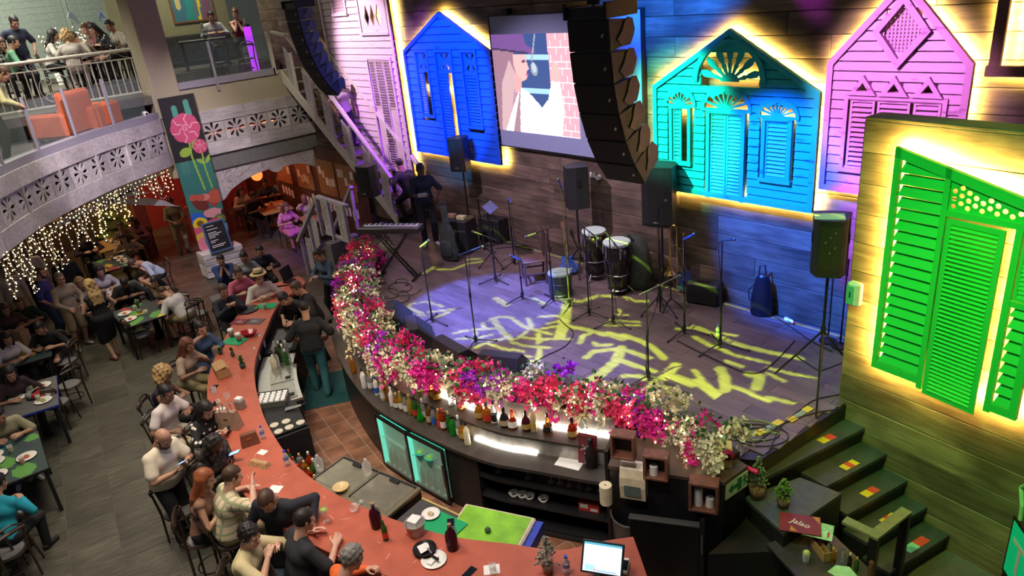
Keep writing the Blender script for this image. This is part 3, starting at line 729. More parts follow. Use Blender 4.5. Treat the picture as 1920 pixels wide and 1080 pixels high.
# ================================================================ balcony side
XB=-19.15;ZU=4.66
M_KHAKI=mat('khaki_plaster',(.40,.355,.245),.8,var=.06,vs_=60,bump=.1)
M_WASH=woodmat('whitewashed_wood',(.60,.56,.55),(.36,.33,.34),axis=1,scale=2.2,stretch=8,rough=.65,dark=.8,bump=.1,c3=(.5,.465,.46))
M_LILAC=mat('grey_lilac_metal',(.30,.29,.34),.45,var=.05)
M_PWHITE=mat('cream_painted_wood',(.62,.60,.50),.45,var=.08)
M_GLASSB=glassmat('balcony_glass',(.5,.6,.6),.05,add=.14)
dining=struct('wall_upper_left',MB().box(-27.2,-27,-4,12,ZU,8.4),mat('grey_green_boards',(.5,.53,.48),.6),'upper back wall of pale louvred shutters behind the balcony tables')
for y in np.arange(-2.6,9.4,2.1):
    MB().box(-26.99,-26.9,y,y+.12,ZU,8.3).build('post',mat('grey_green_boards',(.5,.53,.48)),dining)
    n=16;s=MB().box(-.02,.02,.13,2.09,-.09,.09).mesh('slat',[MATS['grey_green_boards']])
    for k in range(n):put('slat',s,dining,(-26.93,y,ZU+.75+k*.185),(0,math.radians(18),0))
struct('floor_upper',MB().box(-27,XB-.03,-4,9.4,ZU-.2,ZU),mat('upper_floor_tile',(.13,.115,.09),.5,var=.2),'upper terrace floor')
struct('wall_fascia',MB().box(XB-.35,XB,5.42,9.44,4.09,ZU+.09).box(XB-.35,XB-.06,5.42,9.44,2.6,4.09),M_KHAKI,'khaki plaster balcony edge above the carved band')
struct('pillar',MB().bbox(XB-.85,XB+.01,5.47,6.1,ZU-.3,8.4,.02),M_KHAKI,'square khaki plaster pillar above the flower mural')
struct('wall_mid_upper',MB().box(-23.6,-23.4,6.1,9.45,ZU,8.4),mat('olive_plaster',(.27,.25,.15),.85,var=.08),'olive plaster wall behind the balcony table')
# glass balcony between pillar and stairs
g=thing('glass_balcony_rail','glass balcony rail with pale metal posts beside the stair top','railing',(0,0,0))
MB().box(XB-.02,XB+.06,6.08,8.62,ZU+.03,ZU+.19).build('base_rail',M_LILAC,g)
for a,b in((6.1,7.0),(7.06,8.58)):MB().box(XB+.015,XB+.03,a,b,ZU+.19,ZU+1.05).build('glass_pane',M_GLASSB,g)
MB().box(XB+.03,XB+.07,7.0,7.06,ZU-.13,ZU+1.05).build('post',M_LILAC,g)
MB().box(XB-.02,XB+.06,8.58,8.66,ZU+.03,ZU+1.1).build('post',M_PWHITE,g)
# carved band: whitewashed panels with eight-petal flowers
def flower_panel(w,h):
    me=up_panel(holed([(-w/2,-h/2),(w/2,-h/2),(w/2,h/2),(-w/2,h/2)],[petal(0,0,PI/8+PI/8+k*PI/4,.05,.235,.036)for k in range(8)]+[circle(0,0,.018,8)],.025));me.materials.append(M_WASH);return me
FP=flower_panel(.585,.48)
band=thing('carved_band','straight whitewashed band with five cut-out flowers under glass balcony','fascia',(0,0,0))
FR=(0,0,PI/2)
MB().box(XB-.03,XB-.028,6.3,9.44,3.1,4.0).build('shade_sheet',mat('void_shade',(.015,.012,.012),.9,var=0),band)  # black sheet put in for the shade behind the cut-out flowers
for a,b in((6.3,7.55),(7.55,8.75),(8.75,9.44)):
    MB().bbox(XB+.0,XB+.05,a+.003,b-.003,3.79,4.1,.006).build('top_board',M_WASH,band);MB().bbox(XB+.0,XB+.05,a+.003,b-.003,2.98,3.3,.006).build('bottom_board',M_WASH,band)
for k in range(5):put('flower_panel',FP,band,(XB+.01,6.64+k*.605,3.55),FR)
for y in(6.94,7.54,8.15,8.75):MB().box(XB+.02,XB+.055 if abs(y-7.54)<.1 or abs(y-8.75)<.1 else XB+.038,y-.025 if abs(y-7.54)<.1 else y-.008,y+.025 if abs(y-7.54)<.1 else y+.008,3.3,3.8).build('divider',M_WASH,band)
struct('trim_soffit',MB().box(XB-.3,XB-.02,6.3,9.44,2.58,2.98),mat('grey_green_soffit',(.17,.175,.165),.7),'grey beam under the carved band')
# red glow lamp tube behind the flowers
red_tube=MB().tube([(XB-.012,6.5,3.5),(XB-.012,8.3,3.52)],.012).build('red_neon_tube',emit('red_neon',(1,.12,.05),9));tag(red_tube,'thin red neon tube glowing behind the cut-out flowers','neon tube')
# arched boards with scrolls
def arch_board(y0,y1,ztop,pts,holes,name,label,x,ang=PI/2):
    me=up_panel(holed(pts,holes,.03));me.materials.append(M_WASH)
    o=put(name,me,None,(x[0],x[1],0),(0,0,ang));tag(o,label,'carved board');return o
L2=9.44-6.4;zt=2.58
low=[(0,1.72),(.12,1.78),(.35,1.98),(.7,2.13),(1.1,2.22),(1.5,2.27),(1.52,2.22),(1.6,2.16),(1.72,2.13),(1.84,2.16),(1.9,2.24),(2.3,2.24),(2.65,2.13),(3.02,1.9)]
def scrolls(fl):
    f=(lambda x:x)if not fl else(lambda x:3.02-x)
    S=[spiral(f(.42),2.33,.14,.17,.8,1.2,.016),circle(f(.42),2.33,.02,8),spiral(f(.42),2.33,.085,.09,.7,2.6,.012),spiral(f(.63),2.52,.02,.045,1.2,.5,.012),stroke([(f(.62),2.26),(f(.85),2.36),(f(1.05),2.47),(f(1.25),2.51)],.016),spiral(f(1.36),2.41,.015,.07,1.3,2.6,.014),stroke([(f(.26),2.08),(f(.33),2.02),(f(.4),2.05),(f(.42),2.11)],.014)]
    return S
arch_board(6.4,9.44,zt,low+[(3.02,2.58),(0,2.58)],scrolls(0)+[spiral(2.62,2.36,.1,.13,.8,1,.016),circle(2.62,2.36,.02,8),stroke([(2.1,2.5),(2.3,2.52),(2.45,2.4)],.014),spiral(2.0,2.42,.015,.06,1.3,2.6,.013)],'scroll_arch_board','whitewashed arch board with scrolls above the red dining room',(XB-.1,6.42))
arch_board(0,0,0,[(3.02-x,z+.12)for x,z in low][::-1]+[(0,2.8),(3.02,2.8)],[[(x,z+.12)for x,z in h]for h in scrolls(1)],'scroll_arch_board','whitewashed arch board with scroll behind the icicle lights',(XB-.25,2.42))
# ---------------------------------------------------------------- curved balcony on the left
CB=catmull([(-19.13,5.44),(-18.78,5.02),(-18.0,3.86),(-17.06,2.91),(-16.12,2.08),(-15.0,1.36),(-13.7,.72),(-12.4,.25)],10)
CB=[Vector((p.x,p.y,0))for p in[Vector((q[0],q[1],0))for q in CB]]
# even spacing along the curve
acc=[0]
for a,b in zip(CB[:-1],CB[1:]):acc.append(acc[-1]+(b-a).length)
def cbat(s):
    s=max(0,min(s,acc[-1]-1e-4));i=max(k for k in range(len(acc))if acc[k]<=s);i=min(i,len(CB)-2)
    t=(s-acc[i])/(acc[i+1]-acc[i]);p=CB[i].lerp(CB[i+1],t);d=(CB[i+1]-CB[i]).normalized();return p,d
def cstrip(s0,s1,z0,z1,o0,o1,n=6):
    """curved board between arc lengths, o = offset outwards (towards the hall)"""
    mb=MB();vs_=[]
    for i in range(n+1):
        p,d=cbat(s0+(s1-s0)*i/n);nn=Vector((-d.y,d.x,0))*1.0
        if nn.dot(Vector((1,1,0)))<0:nn=-nn
        for o,z in((o0,z0),(o1,z0),(o1,z1),(o0,z1)):q=p+nn*o;vs_.append((q.x,q.y,z))
    f=[(0,1,2,3),(n*4+3,n*4+2,n*4+1,n*4)]
    for i in range(n):
        for j in range(4):f.append((i*4+j,(i+1)*4+j,(i+1)*4+(j+1)%4,i*4+(j+1)%4))
    return mb.add(vs_,f)
cband=thing('curved_carved_band','curved whitewashed band with cut-out flowers below balcony sofas','fascia',(0,0,0))
cstrip(.05,acc[-1]-.02,3.1,4.0,-.05,-.045,40).build('shade_sheet',MATS['void_shade'],cband)  # black sheet stands for the shade behind the curved band's cut-outs
s=.0;k=0
PW=.665;S0=.36
while s<acc[-1]-.3:
    e=min(S0+PW*1.5+k*PW*2-.66+.35,acc[-1]-.02)if k else S0+PW*1.5
    cstrip(s+.004,e-.004,3.78,4.1,0,.04).build('top_board',M_WASH,cband);cstrip(s+.004,e-.004,2.96,3.3,0,.04).build('bottom_board',M_WASH,cband)
    cstrip(e-.03,e+.03,3.3,3.8,0,.045,1).build('divider',M_WASH,cband)
    s=e;k+=1
    if k>12:break
i=0
FPc=flower_panel(PW-.01,.48)
while S0+i*PW<acc[-1]-.3:
    p,d=cbat(S0+i*PW);put('flower_panel',FPc,cband,(p.x,p.y,3.55),(0,0,math.atan2(d.y,d.x)+PI));i+=1
cs=cstrip(.02,acc[-1]-.02,4.1,4.26,-.22,.02,40);tag(struct('trim_balcony_edge',cs,M_LILAC),kind='structure')
fl=[(p.x,p.y)for p in CB[::4]]+[(CB[-1].x,CB[-1].y)]
fl=[(q[0]-.1,q[1]-.05)for q in fl]+[(-13.5,-2.5),(XB-.4,-2.5),(XB-.4,5.4)]
struct('floor_balcony',MB().prism(fl,2,3.95,4.12),mat('balcony_floor',(.10,.09,.085),.6),'curved balcony floor')
gr=thing('curved_glass_rail','curved glass balcony rail with slim metal posts before orange sofas','railing',(0,0,0))
s=.25;k=0
while s<acc[-1]-1.3:
    cstrip(s+.05,s+1.2,4.27,5.15,-.1,-.09,3).build('glass_pane',M_GLASSB,gr)
    p,d=cbat(s+1.24);MB().box(-.022,.022,-.022,.022,4.13,5.25).build('post',M_LILAC,gr,loc=(p.x,p.y,0),rz=math.atan2(d.y,d.x));s+=1.27
# low olive wall and terrace behind the sofas
struct('wall_terrace_low',MB().box(-20.25,-20.1,-3,5.44,4.1,ZU+.02),mat('olive_low_wall',(.24,.25,.17),.8),'low olive wall under the white iron railing')
rl=thing('iron_railing','white wrought-iron terrace railing with scrolls and straight bars','railing',(0,0,0))
RX=-20.2;y0,y1=1.0,5.72;zb,ztp=ZU+.03,ZU+1.05
MB().tube([(RX,y0,ztp),(RX,y1,ztp)],.042,8).build('top_rail',M_PWHITE,rl);MB().tube([(RX,y0,ztp-.2),(RX,y1,ztp-.2)],.016).build('mid_rail',M_PWHITE,rl);MB().tube([(RX,y0,zb),(RX,y1,zb)],.03).build('bottom_rail',M_PWHITE,rl);MB().tube([(RX,y1-.1,zb),(RX,y1-.1,ztp)],.025).build('end_post',M_PWHITE,rl)
y=y0
while y<y1-.1:
    if not 3.35<y<4.05:MB().tube([(RX,y,zb),(RX,y,ztp-.2)],.016,5).build('bar',M_PWHITE,rl)
    y+=.155
def scr(cy,cz,r,sg,a0=0,turns=1.4):return[(RX,cy+sg*(r*(1-.8*i/18))*math.cos(a0+2*PI*turns*i/18),cz+(r*(1-.8*i/18))*math.sin(a0+2*PI*turns*i/18))for i in range(19)]
for cy in np.arange(1.3,5.6,.72):
    for sg in(-1,1):MB().tube(scr(cy+sg*.09,ztp-.1,.075,sg,PI),.007,4).build('scroll',M_PWHITE,rl)
    MB().tube([(RX,cy+.16,ztp-.03),(RX,cy+.3,ztp-.06),(RX,cy+.42,ztp-.14),(RX,cy+.56,ztp-.17)],.007,4).build('scroll',M_PWHITE,rl)
for sg in(-1,1):
    MB().tube([(RX,3.7,zb+.05)]+[(RX,3.7+sg*.34*math.sin(t),zb+.38-.33*math.cos(t))for t in np.linspace(.3,2.6,10)]+scr(3.7+sg*.14,zb+.55,.1,sg,1.2),.009,5).build('scroll',M_PWHITE,rl)
    MB().tube(scr(3.7+sg*.17,zb+.22,.12,sg,3.4,1.2),.009,5).build('scroll',M_PWHITE,rl)
# security camera on the pillar foot
o=thing('security_camera','small white bullet camera on the pillar foot','camera',onX(272,213,XB+.1),0)
MB().lathe([(.055,-.1),(.06,.05),(.05,.11),(.035,.12)],12,ax=0).build('camera_body',M_WHITE,o,smooth=True);MB().lathe([(.03,.115),(.03,.125)],10,ax=0).build('lens',M_BLACK,o);MB().beam((-.05,0,0),(-.14,0,-.1),.03,.03).build('bracket',M_WHITE,o)
# orange armchairs
M_ORANGE=mat('orange_fabric',(.62,.13,.04),.85,var=.15,bump=.2,vs_=30)
def armchair(label,loc,rz,w=.95,h=.85):
    t=thing('armchair',label,'armchair',loc,rz,'orange armchairs on the balcony')
    MB().bbox(-w/2,w/2,-.4,.45,.08,.42,.05).build('seat',M_ORANGE,t);MB().bbox(-w/2,w/2,.3,.52,.1,h,.06).build('backrest',M_ORANGE,t)
    for sx in(-1,1):MB().bbox(sx*w/2-.1,sx*w/2+.1,-.42,.48,.08,.6,.06).build('armrest',M_ORANGE,t)
    for sx in(-1,1):
        for sy in(-.3,.4):MB().cbox(sx*(w/2-.08),sy,.04,.05,.05,.08).build('leg',M_BLACK,t)
armchair('orange fabric armchair with tall backrest on the balcony',onz(124,262,4.14)+Vector((-.35,.1,-.02)),math.radians(-48),.95,1.0);armchair('low rounded orange armchair nearest the pillar',onz(180,248,4.14)+Vector((-.35,.05,-.02)),math.radians(-50),.8,.62)
# painting and bench at the back of the mid balcony
o=thing('framed_painting','colourful framed painting hanging above the balcony table','painting',(-23.38,7.85,6.18))
MB().box(0,.04,-.05,1.2,-.05,0).box(0,.04,-.05,1.2,.9,.95).box(0,.04,-.05,0,0,.9).box(0,.04,1.15,1.2,0,.9).build('frame',mat('wood_frame',(.2,.1,.05),.5),o)
me=paint_image(1.15,.9,24,18,[('poly',[(.0,.0),(.3,0),(.35,1),(0,1)],(.05,.18,.25)),('poly',[(.3,0),(.5,0),(.55,1),(.35,1)],(.03,.28,.26)),('poly',[(.6,0),(.68,0),(.7,1),(.64,1)],(.8,.6,.05)),('poly',[(.72,0),(.95,0),(.95,1),(.75,1)],(.22,.1,.16)),('ell',(.15,.55,.09,.2,0),(.6,.5,.2))],(.12,.2,.22),'painting');put('canvas',me,o,(.03,0,0),(0,0,PI/2))
o=thing('bench','long dark bench against the olive wall on the balcony','bench',(-23.3,7.8,ZU))
MB().bbox(0,.5,-1.5,1.5,.0,.45,.03).build('seat',M_BLACKF,o);MB().bbox(0,.12,-1.5,1.5,.4,1.15,.03).build('backrest',mat('dark_tufted',(.03,.03,.03),.8,var=.5,vs_=8),o)
# ---------------------------------------------------------------- mural board under the pillar
mw,mh=.86,3.95
teal=(.035,.19,.165);blk=(.018,.018,.02);pk=(.62,.09,.20);pkl=(.85,.45,.5);gn=(.30,.50,.06)
def mbg(U,V):
    C_=np.zeros(U.shape+(3,));C_[:]=blk;C_[V<.60]=teal;C_[V<.25]=blk;C_[(V<.60)&(V>.45)&(U>.1)&(U<.34)&((U*24)%1<.35)&(V>.52)]=(.10,.28,.24);return C_
def rose(cx,cy,r,c=pk,l=pkl):
    out=[('ell',(cx+r*.95/.2177*math.cos(a)*.5,cy+r*.5*math.sin(a),r*.62,r*.6,0),c)for a in np.linspace(0,2*PI,8)]
    out=[('ell',(cx+(r*.55*math.cos(a))/(mw/mh),cy+r*.55*math.sin(a),r*.55,r*.55,0),c)for a in np.linspace(0,2*PI,9)]+[('ell',(cx,cy,r*.7,r*.7,0),c)]
    for a in np.linspace(0,2*PI,7):
        q=lambda t,rr_:(cx+rr_*math.cos(t)/(mw/mh),cy+rr_*math.sin(t));out.append(('line',[q(a,r*.35),q(a+.5,r*.65),q(a+.25,r*1.02)],r*.07,l))
    return out+[('line',[(cx+r*.3*math.cos(t)*(1-t/9)/(mw/mh),cy+r*.3*math.sin(t)*(1-t/9))for t in np.linspace(0,8,20)],r*.07,l)]
P_=[('line',[(.36,.93),(.36,.75)],.035,(.08,.33,.27)),('line',[(.72,.955),(.74,.78)],.035,(.08,.33,.27)),('line',[(.55,.77),(.5,.62),(.56,.5),(.62,.40)],.012,gn),('line',[(.82,.66),(.78,.55),(.84,.4)],.010,gn),('ell',(.36,.655,.04,.028,.3),gn),('ell',(.66,.70,.035,.016,1.1),gn),('ell',(.72,.58,.03,.012,-.6),gn),('ell',(.95,.59,.035,.012,.9),gn)]
P_+=rose(.53,.80,.085)+rose(.80,.675,.042)
hen=(.34,.05,.025);henr=(.50,.10,.06)
P_+=[('poly',[(.12,.36),(.15,.33),(.25,.28),(.5,.26),(.6,.28),(.62,.34),(.4,.33),(.3,.36),(.26,.385),(.16,.38)],(.16,.03,.02)),('ell',(.22,.365,.025,.02,0),henr),('poly',[(.2,.38),(.5,.34),(.75,.37),(.9,.40),(.96,.36),(.9,.29),(.75,.27),(.6,.32),(.35,.345)],hen),('ell',(.85,.34,.05,.045,0),henr),('ell',(.56,.35,.03,.022,0),(.7,.25,.2)),('ell',(.42,.355,.03,.022,0),henr),
       ('poly',[(.35,.235),(.45,.265),(.75,.27),(.92,.25),(.98,.255),(.93,.24),(.9,.22),(.8,.205),(.78,.18),(.72,.20),(.5,.215)],(.72,.32,.33))]
for a in np.linspace(0,2*PI,13)[:-1]:P_.append(('ell',(.13+.045*math.cos(a)/(mw/mh),.195+.045*math.sin(a),.028,.028,0),(.02,.12,.55)))
P_+=[('ell',(.22,.19,.048,.04,0),(.75,.58,.03)),('ell',(.22,.19,.022,.02,0),(.2,.09,.02)),('ell',(.82,.185,.04,.035,0),(.12,.17,.05)),('ell',(.82,.19,.02,.018,0),(.3,.3,.08)),('line',[(.33,.165),(.72,.115)],.045,(.75,.48,.04)),('line',[(.33,.165),(.72,.115)],.012,(.9,.7,.2)),('ell',(.1,.14,.045,.03,0),(.65,.1,.2)),('ell',(.62,.165,.05,.035,0),(.6,.1,.16)),('ell',(.85,.12,.05,.035,0),(.1,.25,.35)),('ell',(.2,.10,.05,.03,0),(.7,.5,.08)),('ell',(.25,.05,.06,.05,0),(.75,.22,.3)),('ell',(.75,.05,.06,.05,0),(.45,.04,.06)),('ell',(.5,.06,.06,.05,0),(.05,.2,.35))]
mur=thing('mural_board','tall painted board with pink roses, hens, a pig and sunflower','mural',(XB+.08,5.5,.62))
me=paint_image(mw,mh,64,290,P_,mbg,'mural');put('painted_face',me,mur,(.045,0,0),(0,0,PI/2))
MB().box(0,.044,0,mw,0,mh).build('board',M_BLACK,mur)
# white slatted planter box at its foot with chalk menu board
o=thing('slatted_planter','whitewashed slatted planter box at the foot of the mural','planter',(XB+.08,5.4,0))
for k in range(4):MB().bbox(.0,.5,0,1.05,.02+k*.165,.17+k*.165,.008).build('slat',M_WASH,o)
o=thing('chalk_menu_board','black chalk menu board in blue frame on the planter','menu board',(XB+.62,5.62,.7),0)
o.rotation_euler=(0,math.radians(-12),0)
MB().box(0,.02,0,.52,0,.72).build('slate',M_BLACK,o);MB().box(-.005,.03,-.03,0,-.03,.75).box(-.005,.03,.52,.55,-.03,.75).box(-.005,.03,0,.52,-.03,0).box(-.005,.03,0,.52,.72,.75).build('frame',mat('blue_frame',(.05,.14,.30),.5),o)
ch=MB()
for k,l in enumerate((.2,0,.28,0,.22,.34,.26,.16,0,.2,.12,0,.36,.3)):
    if l:ch.box(.021,.0225,.06,.06+l,.64-k*.042,.655-k*.042)
ch.build('chalk_writing',M_PAPER,o)
# ---------------------------------------------------------------- staircase from the stage to the balcony
stair=thing('staircase','white wooden staircase with cut-out baluster panels climbing to the balcony','staircase',(0,0,0))
SL,SR=8.72,9.32;XT,XL=-18.95,-14.35;NS=15
M_TREAD=mat('stair_tread',(.25,.22,.24),.5,var=.1)
for k in range(NS):
    f=(k+1)/(NS+1);x=XT+(XL-XT)*f;z=ZU+(SZ-ZU)*f
    MB().bbox(x-.16,x+.16,SL,SR,z-.045,z,.008).build('tread',M_TREAD,stair)
sl=(SZ-ZU)/(XL-XT)
for y in(SL,SR):MB().prism([(XT,ZU-.2),(XL,SZ-.05),(XL,SZ+.2),(XT,ZU+.1)],1,y-.025,y+.025).build('stringer',M_PWHITE,stair)
MB().beam((XT-.1,SL,ZU+1.08),(XT+.75,SL,ZU+.98),.09,.06).build('handrail',M_PWHITE,stair)
MB().beam((XT+.7,SL,ZU+1.0),(XL,SL,SZ+1.12),.09,.06).build('handrail',M_PWHITE,stair)
MB().beam((XT+.9,SR,ZU+1.1),(XL+.4,SR,SZ+1.25),.09,.07).build('handrail',M_PWHITE,stair);MB().beam((XT+.9,SR,ZU+.0),(XL+.4,SR,SZ+.25),.04,.05).build('lower_rail',M_PWHITE,stair)
for f in(.12,.34,.58,.8):x=XT+(XL-XT)*f;z=ZU+(SZ-ZU)*f;MB().beam((x,SR,z+.05),(x,SR,z+1.05),.05,.05).build('post',M_PWHITE,stair)
BW,BH=.3,.9
hol=[]
for cz in(.2,.45,.7):
    hol+=[petal(BW/2,cz,a,.03,.1,.018,6)for a in(PI/2,-PI/2)]+[circle(BW/2-.09,cz+.12,.014,6),circle(BW/2+.09,cz-.02,.014,6)]
BP=up_panel(holed([(0,-BW*sl*-.0),(BW,BW*sl),(BW,BH+BW*sl),(0,BH)],[[(x,z+BW/2*sl)for x,z in h]for h in hol],.03));BP.materials.append(M_WASH)
for k,f in enumerate((.08,.25,.42,.59,.76,.90)):
    x=XT+(XL-XT)*f;z=ZU+(SZ-ZU)*f;put('baluster_panel',BP,stair,(x,SL+.01,z+.08));MB().beam((x+BW+.04,SL,z+BW*sl-.05),(x+BW+.04,SL,z+BW*sl+1.05),.06,.06).build('post',M_PWHITE,stair)
# lower flight from the hall floor to the stage corner
st2=thing('stage_stair_rail','short whitewashed railing with cut-out balusters at the stage corner','railing',(0,0,0))
A=Vector((-15.2,7.22,0));B=Vector((-13.95,7.27,0));Cc=Vector((-16.55,7.12,0))
MB().beam(A+Vector((0,0,SZ+.95)),B+Vector((0,0,SZ+.9)),.1,.07).build('handrail',M_WASH,st2);MB().beam(A+Vector((.1,0,SZ+.1)),B+Vector((0,0,SZ+.05)),.05,.06).build('lower_rail',M_WASH,st2)
MB().beam(A+Vector((0,0,SZ+.95)),Cc+Vector((0,0,.95)),.1,.07).build('handrail',M_WASH,st2)
BQ=up_panel(holed([(0,0),(.26,0),(.26,.85),(0,.85)],[[(x-.02,z)for x,z in h]for h in hol],.03));BQ.materials.append(M_WASH)
for x,z in((-15.05,SZ+.07),(-14.35,SZ+.05),(-15.75,SZ-.5),(-16.3,.22)):put('baluster_panel',BQ,st2,(x,7.2,z))
for x,z in((-15.25,SZ),(-14.72,SZ),(-14.02,SZ),(-15.9,SZ-.55),(-16.52,.0)):MB().beam((x,7.2,z),(x,7.2,z+.95),.07,.07).build('post',M_WASH,st2)
MB().beam((-15.2,8.12,SZ+.95),(-16.5,8.1,.95),.1,.07).build('handrail',M_WASH,st2);MB().beam((-15.25,8.12,SZ-.1),(-15.25,8.12,SZ+.95),.06,.06).build('post',M_WASH,st2);MB().beam((-16.5,8.1,0),(-16.5,8.1,.95),.06,.06).build('post',M_WASH,st2)
for k in range(5):MB().bbox(-15.15-.29*(k+1),-15.15-.29*k,7.28,8.1,0,SZ-.012-.216*(k+1),.01).build('step',mat('grey_step',(.2,.19,.18),.6),st2)
# ---------------------------------------------------------------- rooms under the balcony
M_REDW=mat('red_light_wall',(.30,.05,.045),.7,var=.15)  # red lamp glow of the room put into the wall colour
M_DKW=mat('dark_brown_wall',(.07,.045,.035),.7,var=.2)
struct('wall_left_lower',MB().box(-25.4,-25.2,-4,9.45,0,3.9),M_DKW,'dark back wall of the room under the balcony')
struct('ceiling_lower',MB().box(-25.2,XB-.4,-4,9.45,3.75,3.9),M_DKW,'ceiling under the balcony')
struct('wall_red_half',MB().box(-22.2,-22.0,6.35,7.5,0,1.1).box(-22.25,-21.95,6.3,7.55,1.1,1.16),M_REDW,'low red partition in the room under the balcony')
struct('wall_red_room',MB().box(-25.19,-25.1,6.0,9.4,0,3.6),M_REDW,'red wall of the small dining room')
struct('pillar_lower',MB().box(-22.4,-22.1,4.95,5.25,0,3.75),M_REDW,'post tinted with red light under the balcony')
struct('window_1',MB().box(-25.19,-25.15,2.2,3.6,1.0,2.6),mat('lit_plaster',(.42,.36,.18),.8,var=.2),'pale yellow lit wall panel under the balcony')  # yellow lamplight on the wall put into this panel's colour
# ---- wooden notice wall at the right of the red room
nw=thing('notice_board','long wooden pinboard with white and yellow notes under the stairs','notice board',(-19.4,9.3,0))
MB().box(-5.5,2.8,.0,.08,.2,2.6).build('wood_panel',woodmat('dark_panel_wood',(.13,.06,.035),(.06,.03,.02),axis=0,rough=.5),nw)
for a in(-2.6,-1.2,.2,1.3):
    f=MB().box(a,a+1.0,-.03,0,1.25,2.25).build('board',mat('cork_board',(.34,.17,.06),.8,var=.2),nw)
    for k in range(5):px_,pz=a+.1+.17*k,1.4+random.random()*.5;MB().box(px_,px_+.14,-.034,-.031,pz,pz+.22).build('note',[M_PAPER,mat('yellow_note',(.7,.6,.3),.7)][k%2],nw)
    for k in range(4):px_,pz=a+.1+.2*k,.7+random.random()*.2;MB().box(px_,px_+.13,-.004,-.001,pz,pz+.25).build('note',M_PAPER,nw)
# ---- lit garland tree and icicle lights
BULB=emit('warm_bulb',(1,.76,.36),12);WIRE=mat('pale_wire',(.5,.45,.3),.6)
ic=thing('icicle_lights','curtain of warm icicle lights hanging from the curved band','string lights',(0,0,0))
bm_=MB().ball((0,0,0),.022,6,4).mesh('bulb',[BULB])
s=.25;k=0
while s<acc[-1]-2.0:
    p,d=cbat(s);L_=random.choice((.35,.55,.75,.95))*(.6 if s<2 else 1.0);n=int(L_/.075)
    wob=random.uniform(-.06,.06);pts=[(p.x+wob*math.sin(i*1.3)*.6+random.uniform(-.02,.02),p.y+wob*math.sin(i*.9+k)*.6,2.98-i*L_/max(n-1,1))for i in range(n)]
    mb=MB()
    mb.mi=0;mb.tube(pts,.005,3)
    mb.mi=1
    for q in pts:mb.ball((q[0]+random.uniform(-.03,.03),q[1]+random.uniform(-.03,.03),q[2]),random.uniform(.009,.014),4,2)
    mb.build('light_strand',[WIRE,BULB],ic);s+=random.uniform(.07,.13);k+=1

# ================================================================ the bar
class Curve2:
    def __init__(s,pts,n=8):
        s.p=[Vector((q[0],q[1],0))for q in catmull([(a,b,0)for a,b in pts],n)];s.a=[0]
        for a,b in zip(s.p[:-1],s.p[1:]):s.a.append(s.a[-1]+(b-a).length)
        s.L=s.a[-1]
    def at(s,t):
        t=max(0,min(t,s.L-1e-5));i=0
        while i<len(s.a)-2 and s.a[i+1]<=t:i+=1
        f=(t-s.a[i])/(s.a[i+1]-s.a[i]);d=(s.p[min(i+2,len(s.p)-1)]-s.p[max(i-1,0)]).normalized()
        return s.p[i].lerp(s.p[i+1],f),Vector((-d.y,d.x,0)),d
    def near(s,q):
        q=Vector((q[0],q[1],0));b=min(((s.at(s.L*k/400)[0]-q).length,k)for k in range(401));return s.L*b[1]/400
    def strip(s,t0,t1,z0,z1,o0,o1,n=None):
        n=n or max(1,int((t1-t0)/.12));mb=MB();v=[]
        for i in range(n+1):
            p,nn,d=s.at(t0+(t1-t0)*i/n)
            for o,z in((o0,z0),(o1,z0),(o1,z1),(o0,z1)):q=p+nn*o;v.append((q.x,q.y,z))
        f=[(3,2,1,0),(n*4,n*4+1,n*4+2,n*4+3)]
        for i in range(n):
            for j in range(4):f.append((i*4+j,i*4+(j+1)%4,(i+1)*4+(j+1)%4,(i+1)*4+j))
        return mb.add(v,f)
ZB=1.08
M_REDTOP=mat('coral_bar_top',(.44,.105,.062),.4,var=.12,vs_=5)
nt=M_REDTOP.node_tree
M_OAK=mat('dark_red_wood',(.10,.03,.02),.45,var=.3)
BI=Curve2(BAR_IN+[(-4.02,4.15),(-3.8,4.45)])
bar=thing('bar_counter','long curved coral-red bar counter','bar counter',(0,0,0))
for a,b in((0,BI.L*.30),(BI.L*.30,BI.L*.62),(BI.L*.62,BI.L)):BI.strip(a+.001,b-.001,ZB-.07,ZB,-.70,.0).build('counter_top',M_REDTOP,bar)
BI.strip(0,BI.L,.0,ZB-.07,-.58,-.50).build('front_panel',M_OAK,bar);BI.strip(0,BI.L,.0,ZB-.07,-.08,-.02).build('back_panel',M_BLACK,bar);BI.strip(0,BI.L,.15,.19,-.72,-.68).build('foot_rail',M_BRASS,bar)
sc_m=MB()
for k in range(60):
    t=random.uniform(.4,BI.L-.3);p,n,d=BI.at(t);q=p-n*random.uniform(.1,.62);a=random.uniform(0,6.3);l=random.uniform(.01,.06)
    sc_m.M=Matrix.Translation((q.x,q.y,ZB))@Matrix.Rotation(a,4,'Z');sc_m.box(-l,l,-.0025,.0025,0,.0006)
sc_m.build('scratches',mat('pale_scuff',(.75,.45,.4),.6),bar)['kind']='stuff'
